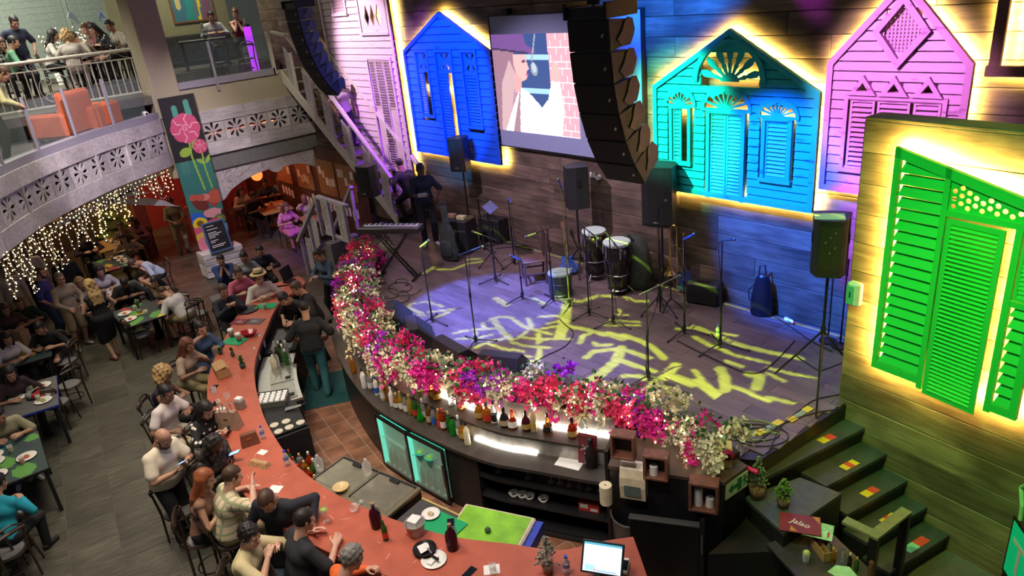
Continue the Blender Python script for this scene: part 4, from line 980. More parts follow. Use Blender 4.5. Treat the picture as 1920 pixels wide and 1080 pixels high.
# inner steel work bench, unit by unit
def bench(name,label,p0,p1,z1,depth,m,cat='bar unit',z0=.0):
    t0,t1=BI.near(p0),BI.near(p1);r=thing(name,label,cat,(0,0,0))
    BI.strip(t0,t1,z0,z1-.04,.02,depth-.04).build('body',M_BLACK,r);BI.strip(t0,t1,z1-.04,z1,.01,depth).build('top',m,r);return r,t0,t1
ubn=lambda x,y,z=.88:onz(x,y,z)
u1,t0,t1=bench('sink_unit','dark sink unit by the bartenders at the bar far end',ubn(520,615),ubn(505,660),.86,.55,M_BLACKM)
BI.strip(t0+.1,t1-.06,.862,.875,.1,.48).build('drain_tray',mat('dark_steel',(.12,.12,.12),.3,.8),u1)
u2,t0,t1=bench('speed_rack','steel bottle well full of bottles behind the bar',ubn(500,665),ubn(492,690),.84,.55,M_STEEL)
u3,t0,t1=bench('ice_bin','stainless ice bin with two square lids near cutlery tray',ubn(487,692),ubn(490,765),.86,.62,M_STEEL)
for f0,f1 in((.06,.48),(.52,.95)):
    BI.strip(t0+(t1-t0)*f0,t0+(t1-t0)*f1,.862,.876,.2,.56).build('lid',mat('worn_steel',(.42,.41,.37),.35,.8,var=.12),u3);BI.strip(t0+(t1-t0)*f1-.12,t0+(t1-t0)*f1-.06,.877,.895,.44,.52).build('handle',M_BLACK,u3)
u4,t0,t1=bench('black_glass_washer','black under-bar machine carrying flat white discs',ubn(493,772),ubn(520,822),.93,.5,M_BLACK)
u5,t0,t1=bench('bottle_rack','open black rack of bottles and packets below bar top',ubn(523,826),ubn(600,900),.45,.5,M_BLACK)
for f in(0,1):BI.strip(t0 if not f else t1-.03,t0+.03 if not f else t1,.45,.92,.03,.5,1).build('side_panel',M_BLACK,u5)
# ice chest with two big lids (straight box, surveyed corners)
pa,pb,pc=onz(645,853,.92),onz(790,914,.92),onz(742,962,.92)
ex=(pb-pa);L_=ex.length;ex.normalize();ey=Vector((-ex.y,ex.x,0));W_=abs((pc-pb).dot(ey))
ch=thing('ice_chest','long stainless ice chest with two black-trimmed sliding lids','ice chest',(pa.x,pa.y,0),math.atan2(ex.y,ex.x))
W_=.62
MB().box(.01,L_-.01,-W_+.01,-.01,0.06,.86).build('body',M_BLACK,ch);MB().bbox(0,L_,-W_,0,.86,.92,.01).build('top',mat('brass_tinted_steel',(.50,.46,.34),.3,.8,var=.1),ch)
for x0,x1 in((.05,L_*.48),(L_*.52,L_-.06)):
    l=MB().box(x0,x1,-W_+.08,-.06,.921,.926).build('lid',mat('lid_steel',(.55,.52,.40),.28,.8,var=.14,vs_=6),ch);MB().box(x0-.012,x1+.012,-.06,-.03,.921,.934).box(x0-.012,x0+.004,-W_+.06,-.06,.921,.934).build('seal',M_BLACK,ch);MB().box((x0+x1)/2-.07,(x0+x1)/2+.07,-.11,-.07,.927,.955).build('handle',M_BLACK,ch)
# dark bench with mat and green boards next to it
p0,p1=onz(790,935,.9),onz(862,968,.9);ex=(p1-p0).normalized()
bn=thing('prep_bench','dark prep bench with yellow edge beside ice chest','bench',(p0.x,p0.y,0),math.atan2(ex.y,ex.x));Lb=(p1-p0).length
MB().box(0,Lb,-.55,-.01,0,.86).build('body',M_BLACK,bn);MB().bbox(0,Lb,-.55,0,.86,.9,.008).build('top',mat('dark_top',(.05,.05,.05),.5),bn);MB().box(0,Lb,-.0,.02,.87,.905).build('edge_strip',mat('yellow_strip',(.55,.42,.15),.5),bn)
M_GBOARD=mat('green_plastic',(.01,.35,.13),.4,var=.06)
q=onz(826,982,.93);o=MB().bbox(-.26,.26,-.17,.17,0,.025,.006).build('cutting_board',M_GBOARD,loc=(q.x,q.y,.9),rz=math.atan2(ex.y,ex.x));tag(o,'green cutting board carrying a phone and plate on prep bench','cutting board')
q=onz(912,998,.9);gb=thing('green_tray_sink','bright lime-green tray sink below the bar top','sink',(q.x,q.y,0),math.radians(25))
MB().box(-.42,.42,-.36,.36,0,.78).build('body',M_BLACK,gb);MB().bbox(-.44,.44,-.38,.38,.78,.9,.02).build('rim',mat('cream_plastic',(.6,.55,.42),.4),gb);MB().box(-.4,.4,-.34,.34,.9,.906).build('tray',mat('lime_plastic',(.20,.48,.03),.45,var=.3,vs_=4),gb);MB().box(.44,.52,-.38,.38,.7,.85).build('side_tray',mat('blue_plastic',(.03,.06,.45),.4),gb)
for i,(cx,cy,c,nm,lb)in enumerate(((.02,.0,(.05,.09,.04),'tap_knob','small dark tap knob'),)):
    o=MB().lathe([(.03,0),(.035,.04),(.02,.06)],10).build(nm,mat('dk_green',c),gb,loc=(cx,cy,.906))
# ---------------------------------------------------------------- back bar
BB=Curve2(BACKBAR)
M_BBTOP=mat('smoked_counter',(.055,.048,.042),.3,var=.25,vs_=4)
M_SPLASH=mat('pewter_splash',(.42,.40,.37),.35,.5,var=.3,vs_=8)
backbar=thing('liquor_counter','curved black back bar with lit bottle ledge below the flowers','back bar',(0,0,0))
tf=BB.near(onz(880,860,1.0));tE=BB.near(onz(1142,905,1.0))
BB.strip(0,tf,.0,.955,.06,.5).build('cabinet',M_BLACK,backbar)
BB.strip(0,tf,.955,1.0,0,.36).build('counter',M_BBTOP,backbar);BB.strip(tf+.004,tE,.955,1.0,0,.36).build('counter',M_BBTOP,backbar)
BB.strip(0,tE,1.0,1.2,.33,.37).build('riser',M_SPLASH,backbar);BB.strip(0,tE,1.2,1.23,.31,.62).build('ledge',M_BBTOP,backbar);BB.strip(0,tE,1.23,1.5,.6,.63).build('splashback',M_SPLASH,backbar)
# open shelves on the right half
for z in(.08,.40,.70):BB.strip(tf+.02,tE,z-.03,z,.06,.5).build('shelf',M_BLACK,backbar)
BB.strip(tf,tf+.04,0,.955,.05,.5,1).build('divider',M_BLACK,backbar);BB.strip(tf,tE,0,.955,.5,.53).build('shelf_back',M_BLACK,backbar);BB.strip(tE-.04,tE,0,1.4,.05,.6,1).build('divider',M_BLACK,backbar)
BB.strip(tf,tE,0,.05,.02,.45).build('plinth',M_BLACK,backbar)
LEDW=emit('cool_led',(1,.93,.80),45);LEDY=emit('warm_led',(1,.82,.5),60)
ls=thing('ledge_led_strip','white led strip lighting bottles along the back-bar ledge','led strip',(0,0,0))
t=.3
while t<tE-.25:BB.strip(t,t+.5,1.235,1.25,.575,.595,4).build('led_segment',LEDW if t>5 else LEDY,ls);t+=.53
ta,tb=BB.near(onz(885,828,1.0)),BB.near(onz(1010,846,1.0));BB.strip(ta,tb,1.003,1.014,.305,.325,6).build('led_segment',LEDW,ls)
# two glass-door fridges
M_TEAL=emit('fridge_glow',(.10,.95,.72),1.0,(.3,.8,.7));M_FR=mat('fridge_inside',(.35,.8,.68),.5,var=.05)
for k,(a,b,lb)in enumerate((((712,772),(770,872),'teal-lit glass-door fridge with bottles, nearer the flowers corner'),((776,800),(848,910),'teal-lit glass-door fridge with bowls of limes inside'))):
    ta=BB.near(onz(a[0],a[1],.93));tb=BB.near(onz(b[0],b[1],.1));tb=ta+.72
    p,n,d=BB.at((ta+tb)/2);fr=thing('glass_door_fridge',lb,'fridge',(p.x,p.y,0),math.atan2(d.y,d.x),'back-bar fridges')
    w_=.34
    MB().box(-w_-.04,-w_,-.03,.0,.06,.93).box(w_,w_+.04,-.03,.0,.06,.93).box(-w_,w_,-.03,.0,.88,.93).box(-w_,w_,-.03,.0,.06,.1).build('door_frame',M_BLACKM,fr)
    MB().box(-w_,w_,.045,.055,.1,.88).build('lit_back',M_FR,fr)
    MB().box(-w_-.002,-w_+.01,-.02,.05,.1,.88).build('light_strip',M_TEAL,fr);MB().box(-w_,w_,-.02,.05,.87,.88).build('light_strip',M_TEAL,fr)
    for z in(.12,.56):MB().box(-w_+.01,w_,-.0,.05,z-.012,z).build('shelf',glassmat('shelf_glass',(.6,.95,.85),.3),fr)
    MB().box(-w_,w_,-.028,-.022,.1,.88).build('glass_pane',glassmat('fridge_glass',(.7,.95,.9),.08),fr);MB().box(w_+.005,w_+.025,-.06,-.03,.35,.7).build('handle',M_STEEL,fr)
    for i in range(4):x=-.2+i*.13;MB().lathe([(.03,0),(.032,.16),(.012,.22),(.012,.27)],8).build('bottle' if not k else 'lime_bowl',mat('olive_glass',(.10,.22,.05),.2),fr,loc=(x,.02,.122))
    if k:
        for i in range(2):MB().lathe([(.05,0),(.085,.11),(.08,.115)],12).build('bowl',mat('teal_bowl',(.02,.45,.36),.4),fr,loc=(-.12+i*.2,.0,.57));MB().ball((-.12+i*.2,0,.69),.06,8,4,(1,1,.5)).build('limes',mat('lime_skin',(.25,.55,.04),.5,var=.4,vs_=40),fr)
# ---------------------------------------------------------------- bottles
def gcol(name,c,tr=.75):return mat('glass_'+name,c,.12,trans=tr,var=0)
G={'clear':gcol('clear',(.85,.88,.88),.85),'amber':gcol('amber',(.75,.30,.02)),'green':gcol('green',(.03,.65,.04)),'dark green':gcol('dkgreen',(.04,.16,.03),.4),'brown':gcol('brown',(.25,.09,.02),.5),'red':gcol('red',(.75,.07,.02)),'yellow':gcol('yellow',(.85,.62,.08)),'white':mat('frosted_white',(.85,.85,.85),.35,var=0),'cream':mat('cream_glass',(.75,.66,.45),.3,var=0),'tan':mat('tan_glass',(.55,.42,.25),.3,var=0),'dark':gcol('dark',(.03,.02,.02),.2),'wine':gcol('wine',(.06,.008,.02),.2),'blue':mat('blue_label',(.02,.12,.6),.4,var=0),'gold':mat('gold_label',(.7,.5,.15),.4,.4,var=0),'blackl':M_BLACK,'redl':mat('red_label',(.6,.04,.03),.4,var=0),'paper':M_PAPER,'orange':gcol('orange',(.85,.28,.02))}
SHAPES={'tall':[(.036,0),(.038,.01),(.038,.19),(.03,.22),(.014,.25),(.013,.3)],'round':[(.05,0),(.056,.02),(.058,.09),(.045,.15),(.018,.18),(.015,.24)],'square':[(.055,0),(.057,.01),(.057,.14),(.045,.165),(.016,.18),(.016,.22)],'wine':[(.037,0),(.038,.01),(.038,.2),(.025,.235),(.014,.26),(.014,.31)],'bell':[(.055,0),(.06,.015),(.05,.07),(.03,.13),(.02,.19),(.014,.25)]}
bcache={}
def bottle(shape,c,lab,cap,sc=1.):
    key=(shape,c,lab,cap)
    if key not in bcache:
        pr=SHAPES[shape];n=4 if shape=='square' else 12
        b=MB().lathe(pr,n).mesh('bottle',[G[c]],n>4)
        h=pr[-1][1];r=pr[-1][0]
        cp=MB().lathe([(r+.003,h-.03),(r+.003,h+.012),(r-.002,h+.016)],8).mesh('cap',[G[cap]])
        lb=MB().lathe([(pr[1][0]+.0015,h*.15),(pr[2][0]+.0015,h*.45)],n,cap=False).mesh('label',[G[lab]])if lab else None
        bcache[key]=(b,cp,lb)
    return bcache[key]
def put_bottle(loc,shape,c,lab,cap,label,sc=1.,group=None,rz=None):
    b,cp,lb=bottle(shape,c,lab,cap);o=put('bottle',b,None,loc,(0,0,PI/4 if shape=='square' else random.random()*6),(sc,)*3);tag(o,label,'bottle',group)
    put('cap',cp,o)
    if lb:put('label',lb,o)
    return o
BL=[(664,700,'tall','amber',None,'gold'),(684,727,'tall','white',None,'blackl'),(696,731,'tall','clear','paper','gold'),(708,740,'tall','white','blue','blue'),(720,750,'tall','tan','paper','gold'),(728,750,'tall','amber',None,'gold'),(737,761,'tall','white',None,'paper'),(745,764,'round','amber','paper','gold'),(754,769,'tall','yellow','paper','gold'),(763,774,'tall','clear','paper','blackl'),(772,778,'tall','yellow',None,'gold'),(780,782,'tall','dark green','redl','dark'),(789,788,'bell','green',None,'dark green'),(797,785,'tall','clear','paper','paper'),(806,794,'tall','brown','tan','blackl'),(816,798,'tall','clear','blue','blackl'),(826,803,'tall','orange','redl','gold'),(834,806,'tall','red','paper','redl'),(843,808,'tall','dark green',None,'gold'),(851,817,'tall','green',None,'dark'),(862,818,'tall','clear','paper','paper'),(869,822,'round','amber','gold','dark'),(878,833,'tall','cream',None,'dark')]
names={'tall':'tall','round':'round-shouldered','square':'square','bell':'bell-shaped','wine':'wine'}
for k,(x,y,s,c,lb,cp)in enumerate(BL):
    p=onz(x,y,1.0);t=BB.near(p);q,n,d=BB.at(t);off=max(.08,min(.27,(Vector((p.x,p.y,0))-q).dot(n)));q=q+n*off
    put_bottle((q.x,q.y,1.0),s,c,lb,cp,'%s %s bottle, %s from flower corner in the front bottle row'%(names[s],c,ORD[k]),.95+random.random()*.12,'spirit bottles on the back bar')
BL2=[(755,738,'round','white','gold','redl'),(775,742,'tall','yellow','paper','gold'),(797,752,'square','amber','gold','dark'),(815,752,'round','amber','gold','redl'),(835,770,'tall','clear',None,'paper'),(856,775,'square','brown','gold','dark'),(888,794,'round','amber','gold','dark'),(903,799,'round','orange','redl','blackl'),(920,802,'tall','clear','blackl','blackl'),(940,805,'round','dark','tan','dark'),(957,809,'bell','red','paper','redl'),(981,813,'round','wine','gold','dark'),(1000,813,'tall','tan','gold','paper'),(1023,819,'bell','orange','blackl','dark'),(1073,822,'round','red','gold','dark'),(1100,812,'tall','clear',None,'gold')]
for k,(x,y,s,c,lb,cp)in enumerate(BL2):
    p=onz(x,y,1.23);t=BB.near(p);q,n,d=BB.at(t);q=q+n*(.46 if k>5 else .48)
    put_bottle((q.x,q.y,1.23),s,c,lb,cp,'%s %s bottle, %s along the raised lit ledge'%(names[s],c,ORD[k]),1.08,'spirit bottles on the back bar')
p=onz(1134,850,1.0);t=BB.near(p);q,n,d=BB.at(t-.09);q=q+n*.27;put_bottle((q.x,q.y,1.0),'round','dark',None,'blackl','big dark decanter bottle behind the standing menu',1.5)
# lower shelf things: upturned wine glasses, bowls, boxes
GLS=MB().lathe([(.032,0),(.034,.004),(.006,.01),(.005,.07),(.03,.1),(.038,.13),(.033,.17)],12,cap=False).mesh('stem_glass',[M_GLASS],True)
for k,(x,y)in enumerate(((940,878),(995,884),(1035,900),(1052,902),(1075,895),(1095,898),(1110,906),(1128,910))):
    p=onz(x,y,.72);t=BB.near(p);q,n,d=BB.at(t);q=q+n*.2;o=put('wine_glass',GLS,None,(q.x,q.y,.70),None,(1.25,)*3);tag(o,'clear stemmed glass, %s along the dark shelf under the ledge'%ORD[k],'glass','glasses on the back-bar shelf')
BWL=MB().lathe([(.04,0),(.045,.01),(.07,.06),(.065,.06),(.035,.012)],12,cap=False).mesh('bowl',[M_CERAMIC],True)
for k,(x,y)in enumerate(((957,942),(972,944),(985,950),(1012,951))):
    p=onz(x,y,.40);t=BB.near(p);q,n,d=BB.at(t);q=q+n*.18;o=put('bowl',BWL,None,(q.x,q.y,.40));tag(o,'small white bowl, %s on the lower back-bar shelf'%ORD[k],'bowl','white bowls on the shelf')
p=onz(897,930,.08);q,n,d=BB.at(BB.near(p));q=q+n*.12;put_bottle((q.x,q.y,.08),'tall','clear','redl','redl','clear red-capped bottle on the floor-level shelf',1.3)
p=onz(1118,975,.3);q,n,d=BB.at(tE-.3);q=q+n*.2;o=thing('snack_box','red and white snack box on the lower shelf','box',(q.x,q.y,.40),math.atan2(d.y,d.x));MB().bbox(-.13,.13,-.05,.05,0,.13,.004).build('carton',G['redl'],o);MB().box(-.11,-.01,-.052,-.05,.05,.11).box(.02,.11,-.052,-.05,.02,.06).build('print',M_PAPER,o)
# standing menu and sheet on the counter
M_MENU=mat('maroon_leather',(.20,.02,.035),.45,var=.1)
def menu(label,loc,rz,tilt,w=.22,h=.33):
    o=thing('menu',label,'menu',loc,rz);m_=put('cover',MB().bbox(-w/2,w/2,-.006,.006,0,h,.002).mesh('cover',[M_MENU]),o,(0,0,0),(tilt,0,0));m2=put('back_cover',MB().bbox(-w/2,w/2,-.004,.004,0,h,.002).mesh('cover',[M_MENU]),o,(0,.06 if tilt else .014,0),(-tilt,0,0))
    text('Jalao',.085,M_PAPER,m_,(0,-.0075,h*.55),(PI/2,0,0),shear=.25);return o
p=onz(1098,876,1.0);menu('maroon menu standing open beside the flower boxes',(p.x-.02,p.y+.06,1.0),math.radians(22),math.radians(-7),.24,.40)
p=onz(1068,868,1.0);o=tag(MB().box(-.16,.16,-.1,.1,0,.002).build('paper_sheet',M_PAPER,loc=(p.x,p.y,1.001),rz=.35),'cream sheet of paper lying before the standing menu','paper')
# ---------------------------------------------------------------- end cabinet with crates
E1,E2=onz(1142,872,1.42),onz(1357,907,1.42)
E2=onz(1357,903,1.42);E3=onz(1402,873,1.42)
ed=Vector((E2.x-E1.x,E2.y-E1.y,0));eL=ed.length;ed.normalize();eA=math.atan2(ed.y,ed.x);en=Vector((-ed.y,ed.x,0))
ec=thing('end_cabinet','tall black end cabinet of the back bar carrying wooden crates','cabinet',(E1.x,E1.y,0),eA)
e3=((E3-E1).dot(ed),(E3-E1).dot(en))
MB().prism([(0,0),(eL,0),(e3[0]-.012,e3[1]),(eL-.3,.75),(0,.5)],2,0,1.38).build('body',M_BLACK,ec);MB().prism([(-.01,-.015),(eL+.01,-.015),(e3[0],e3[1]),(eL-.3,.76),(-.01,.51)],2,1.38,1.42).build('top',mat('brown_top',(.09,.06,.045),.4),ec)
M_CRATE=mat('reddish_crate_wood',(.19,.075,.045),.55,var=.3)
ROLL=MB().lathe([(.012,0),(.045,0),(.045,.11),(.012,.11),(.012,0)],14,cap=False).mesh('paper_roll',[M_PAPER],False)
def crate(label,px,py,zc,w=.26,h=.30,dp=.15):
    q=onP(px,py,E1,en);u=(Vector((q.x,q.y,0))-Vector((E1.x,E1.y,0))).dot(ed)
    c=thing('wooden_crate',label,'crate',Vector((E1.x,E1.y,0))+ed*u+Vector((0,0,q.z))-en*.001,eA,'crates on the end cabinet')
    for a in((-w/2,w/2,-dp,0,h/2-.03,h/2),(-w/2,w/2,-dp,0,-h/2,-h/2+.03),(-w/2,-w/2+.03,-dp,0,-h/2+.03,h/2-.03),(w/2-.03,w/2,-dp,0,-h/2+.03,h/2-.03)):MB().bbox(*a,.004).build('side',M_CRATE,c)
    MB().box(-w/2+.03,w/2-.03,-.01,0,-h/2+.03,h/2-.03).build('back',M_BLACK,c);return c
c1=crate('reddish wooden crate beside the standing menu, half hidden by flowers',1172,826,1.2);c2=crate('reddish wooden crate holding a single paper roll',1233,864,1.2);c3=crate('reddish wooden crate holding stacked paper rolls by exit sign',1322,917,1.2,.3,.36,.17)
def roll(c,x,z,lb):
    o=put('paper_roll',ROLL,None,c.matrix_basis@Vector((x,-.07,z)));tag(o,lb,'paper roll')
roll(c2,-.03,-.12,'white till roll standing alone in the middle crate');roll(c3,-.06,-.15,'white till roll at the bottom of the crate by exit sign');roll(c3,-.06,-.04,'white till roll stacked on another by exit sign');roll(c3,.06,-.15,'loose half-used till roll beside the stacked rolls')
# towel dispenser and towel roll
q=onP(1190,893,E1,en);u=(Vector((q.x,q.y,0))-Vector((E1.x,E1.y,0))).dot(ed)
o=thing('paper_dispenser','cream curved paper towel dispenser with dark window','dispenser',Vector((E1.x,E1.y,0))+ed*u+Vector((0,0,q.z)),eA)
pr=[(0,-.2),(-.12,-.22),(-.14,-.05),(-.13,.06),(-.09,.15),(-.03,.2),(0,.21)]
MB().prism([(a,b)for a,b in pr],0,-.14,.14).build('housing',mat('cream_shell',(.68,.60,.42),.3),o);MB().box(-.09,.09,-.142,-.128,-.16,-.03).build('window',mat('smoky_window',(.12,.16,.15),.2),o)
o=put('towel_roll',MB().lathe([(.015,0),(.07,0),(.07,.24),(.015,.24),(.015,0)],18,cap=False).mesh('towel_roll',[mat('cream_paper',(.68,.6,.42),.8)],False),None,Vector((E1.x,E1.y,0))+ed*(u-.3)-en*.12+Vector((0,0,1.0)));tag(o,'tall cream paper towel roll beside the dispenser','paper roll')
# exit sign
xs=thing('exit_sign','green and white exit sign with arrow and running figure','sign',Vector((E2.x,E2.y,0))+(E3-E2)*.06+Vector((0,0,1.27-E2.z*0)),math.atan2(E3.y-E2.y,E3.x-E2.x))
xl=(E3-E2).length*.92;
M_SG=mat('sign_green',(.0,.22,.09),.4,var=0);MB().box(0,xl,-.012,-.004,-.1,.1).build('plate',mat('glow_white',(.75,.78,.62),.5,var=0),xs)
MB().prism([(.04,0),(.11,.06),(.11,.025),(.2,.025),(.2,-.025),(.11,-.025),(.11,-.06)],1,-.0135,-.012).build('arrow',M_SG,xs)
x0=xl*.52
MB().prism([(x0,-.08),(x0+.07,-.08),(x0+.07,.08),(x0,.08)],1,-.0135,-.012).build('door_symbol',M_SG,xs)
rm=MB();
for a,b in(((.10,.03),(.14,-.02)),((.14,-.02),(.18,-.07)),((.14,-.02),(.10,-.06)),((.10,.03),(.18,.02)),((.11,.02),(.08,-.01))):rm.prism(stroke([(x0+a[0],a[1]),(x0+b[0],b[1])],.02),1,-.0135,-.012)
rm.prism(circle(x0+.115,.06,.017),1,-.0135,-.012);rm.build('running_figure',M_SG,xs)
# vase block with flowers on the corner
q=onz(1345,878,1.42);vz=thing('cube_vase','cream cube vase with a deep red rose on the end cabinet','vase',(q.x-.02,q.y+.12,1.42),.6)
MB().bbox(-.1,.1,-.1,.1,0,.22,.008).build('cube',mat('cream_cube',(.65,.52,.25),.5),vz)
rs=MB()
for k in range(4):
    r_=.07-.014*k;rs.lathe([(r_*.5,-.02+.008*k),(r_,.0+.008*k),(r_*.9,.03+.006*k)],9,c=(.05,-.15,.2),ax=1,cap=False)
rs.build('rose',mat('deep_rose',(.35,.01,.06),.6),vz)
q=onz(1392,865,1.42);o=tag(MB().tube([(-.14,0,.03),(.14,0,.03)],.028,10).build('pink_tube',mat('hot_pink',(.75,.02,.15),.4),loc=(q.x+.03,q.y+.02,SZ),rz=.1),'hot pink power tube lying at the stage corner','power strip')
# bar gate: black panels, bin, small side cabinet
q=onz(1176,965,.95);g1=onz(1180,968,.95);g2=onz(1312,985,.95);gd=(g2-g1).normalized()
gt=thing('bar_gate','black swing gate panel closing the end of the bar','gate',(g1.x,g1.y,0),math.atan2(gd.y,gd.x));gl=(g2-g1).length
MB().bbox(0,gl,-.02,.02,.05,.93,.006).build('panel',mat('gate_black',(.006,.006,.007),.4,var=0),gt);MB().bbox(-.005,gl+.02,-.03,.05,.93,.955,.004).build('top_rail',mat('grey_rail',(.06,.06,.06),.5),gt);MB().box(gl,gl+.05,-.04,.04,0,1.02).build('post',M_BLACK,gt);MB().box(gl+.02,gl+.03,-.05,-.04,.6,.85).build('hinge',M_STEEL,gt)
q=onz(1172,972,.75);o=thing('waste_bin','large grey plastic waste bin behind the bar gate','bin',(q.x,q.y+.12,0));MB().lathe([(.17,.04),(.23,.72),(.245,.75),(.225,.75),(.21,.70),(.15,.06)],20,cap=False).build('barrel',mat('grey_bin',(.12,.12,.115),.5,var=.2),o,smooth=True);MB().lathe([(.001,.05),(.16,.05)],20,cap=False).build('bottom',M_BLACK,o);MB().lathe([(.172,0.0),(.172,.05)],20).build('base_ring',M_BLACK,o)
# side cabinet beside the steps
S1,S2,S3,S4=(onz(1395,932,.95),onz(1500,895,.95),onz(1578,925,.95),onz(1470,1000,.95))
sdc=thing('side_cabinet','low black cabinet beside the stage steps with plants on top','cabinet',(0,0,0))
MB().prism([(S4.x,S4.y),(S3.x,S3.y),(S2.x,S2.y),(S1.x,S1.y)][::1],2,0,.91).build('body',M_BLACK,sdc);MB().prism([(S4.x,S4.y),(S3.x,S3.y),(S2.x,S2.y),(S1.x,S1.y)],2,.91,.95).build('top',mat('slate_top',(.06,.075,.08),.45,var=.2),sdc)
B1=onz(1320,1000,.95);wallb=MB().prism([(E2.x+.05,E2.y+.02),(E3.x,E3.y),(S1.x,S1.y),(S4.x-.02,S4.y),(B1.x+.05,B1.y)],2,0,.7).build('black_base_block',mat('base_black',(.008,.008,.009),.6,var=0));tag(wallb,'plain black boxed base between bar gate and side cabinet','cabinet')
# L-shaped hand rail in front of the steps
h1,h2,h3=onz(1583,975,.98),onz(1641,1003,.98),onz(1700,957,.98)
hr=thing('step_handrail','green-lit L-shaped handrail in front of stage steps','handrail',(0,0,0));M_RAILG=mat('drab_rail',(.22,.25,.13),.5)
MB().beam(h1,h2+(h2-h1).normalized()*.05,.11,.03).build('top_board',M_RAILG,hr);MB().beam(h2,h3,.11,.032).build('top_board',M_RAILG,hr)
for h in(h2,h3):MB().box(h.x-.04,h.x+.04,h.y-.04,h.y+.04,0,.965).build('post',M_BLACK,hr)

# ================================================================ stage equipment
def sg(x,y):q=onz(x,y,SZ);return Vector((q.x,q.y,SZ))
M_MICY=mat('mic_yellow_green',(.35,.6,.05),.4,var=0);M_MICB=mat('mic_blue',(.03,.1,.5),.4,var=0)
def mic_stand(label,bx,by,h,boom=None,leg=.33,a0=.4,m=None,micm=None,dirn=None,flat=True):
    """stand: hub, three legs, pole in two stages, optional boom, microphone"""
    p=sg(bx,by);t=thing('microphone_stand',label,'microphone stand',p,0,'microphone stands on the stage');m=m or M_BLACKM
    lz=.05 if flat else .3
    for k in range(3):
        a=a0+k*2*PI/3;MB().tube([(0,0,lz+.03),(leg*math.cos(a),leg*math.sin(a),.012)],[.011,.009],6).tube([((leg-.03)*math.cos(a),(leg-.03)*math.sin(a),.018),(leg*math.cos(a),leg*math.sin(a),.012)],.014,6).build('leg',m,t)
    MB().lathe([(.02,lz-.02),(.03,lz),(.03,lz+.06),(.018,lz+.1)],8).build('hub',M_BLACK,t)
    MB().tube([(0,0,.03),(0,0,h*.55)],.0125,6).tube([(0,0,h*.55),(0,0,h)],.009,6).lathe([(.018,h*.52),(.018,h*.58)],8).build('pole',m,t)
    top=Vector((0,0,h));d=Vector(dirn or(-.5,-.8,.25)).normalized()
    if boom:MB().tube([top-d*.1,top+d*boom],.008,6).build('boom',m,t);top=top+d*boom
    mc=MB().tube([top-d*.02,top+d*.13],[.011,.016],8).build('microphone',micm or M_BLACK,t);MB().ball(tuple(top+d*.155),.026,8,5).build('mic_grille',mat('mic_mesh',(.12,.12,.13),.4,.7),mc)
    # cable looping down
    side=Vector((-d.y,d.x,0)).normalized()*.05
    MB().tube([top-d*.03,top-d*.06+side+Vector((0,0,-.1)),Vector((side.x,side.y,h*.5)),Vector((side.x*2,side.y*2,.06)),Vector((side.x*5,side.y*5+.1,.008))],.005,5).build('cable',M_BLACK,t)
    return t
mic_stand('slim microphone stand beside the keyboard with yellow-green mic',811,605,1.35,a0=.2,micm=M_MICY,dirn=(.5,.6,.5))
mic_stand('microphone stand with boom behind the floor monitors',893,645,1.5,boom=.12,a0=.9,dirn=(.5,.6,.2))
mic_stand('microphone stand at the back near the amplifier by plank wall',908,470,1.1,a0=.1,dirn=(.9,.2,-.1))
mic_stand('tall microphone stand with blue-lit mic by the music stand',965,497,1.35,a0=.5,micm=M_MICB,dirn=(.8,-.3,-.3))
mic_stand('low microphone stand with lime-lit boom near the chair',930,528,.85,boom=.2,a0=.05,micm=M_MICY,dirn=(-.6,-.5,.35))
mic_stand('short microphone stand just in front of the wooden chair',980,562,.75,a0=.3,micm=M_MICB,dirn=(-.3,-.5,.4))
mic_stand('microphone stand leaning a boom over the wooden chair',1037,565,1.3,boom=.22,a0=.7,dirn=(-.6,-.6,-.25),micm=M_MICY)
mic_stand('lime-lit tall microphone stand between chair and congas',1068,576,2.05,a0=.9,m=mat('lime_lit_metal',(.3,.34,.1),.3,.6),micm=M_MICB,dirn=(0,-.3,.9))  # lime stage light put into the metal's colour
mic_stand('microphone stand pointing at the rear conga',1105,592,1.5,boom=.12,a0=.3,dirn=(.7,.2,-.5))
mic_stand('microphone stand pointing at the front conga',1150,609,1.45,boom=.12,a0=.1,dirn=(.7,.0,-.6))
mic_stand('tripod microphone stand with clamp beside the trombone',1238,588,1.75,a0=.0,dirn=(.5,.3,.6),flat=False)
mic_stand('foremost microphone stand with boom aimed at trombone bell',1216,713,1.3,boom=.3,a0=.25,dirn=(.5,.75,.3),leg=.36)
mic_stand('microphone stand with blue mic before the leaning guitar',1283,626,1.5,a0=.45,micm=M_MICB,dirn=(.6,.3,.4),leg=.38)
mic_stand('lone straight microphone stand nearest the plank wall',1350,652,1.62,a0=.35,dirn=(.9,.35,.2),leg=.42)
# music stand
p=sg(925,500);t=thing('music_stand','black music stand with a tilted narrow desk','music stand',p,math.radians(-25))
for k in range(3):a=.5+k*2.1;MB().tube([(0,0,.3),(.3*math.cos(a),.3*math.sin(a),.01)],.01,6).build('leg',M_BLACKM,t)
MB().tube([(0,0,.25),(0,0,1.15)],.011,6).build('pole',M_BLACKM,t);o=put('desk',MB().box(-.27,.27,-.01,.0,-.02,.18).box(-.27,.27,-.05,0,-.03,-.02).mesh('desk',[mat('blue_lit_metal',(.2,.25,.45),.3,.6)]),t,(0,0,1.15),(math.radians(-60),0,0))  # blue stage light put into the desk's colour
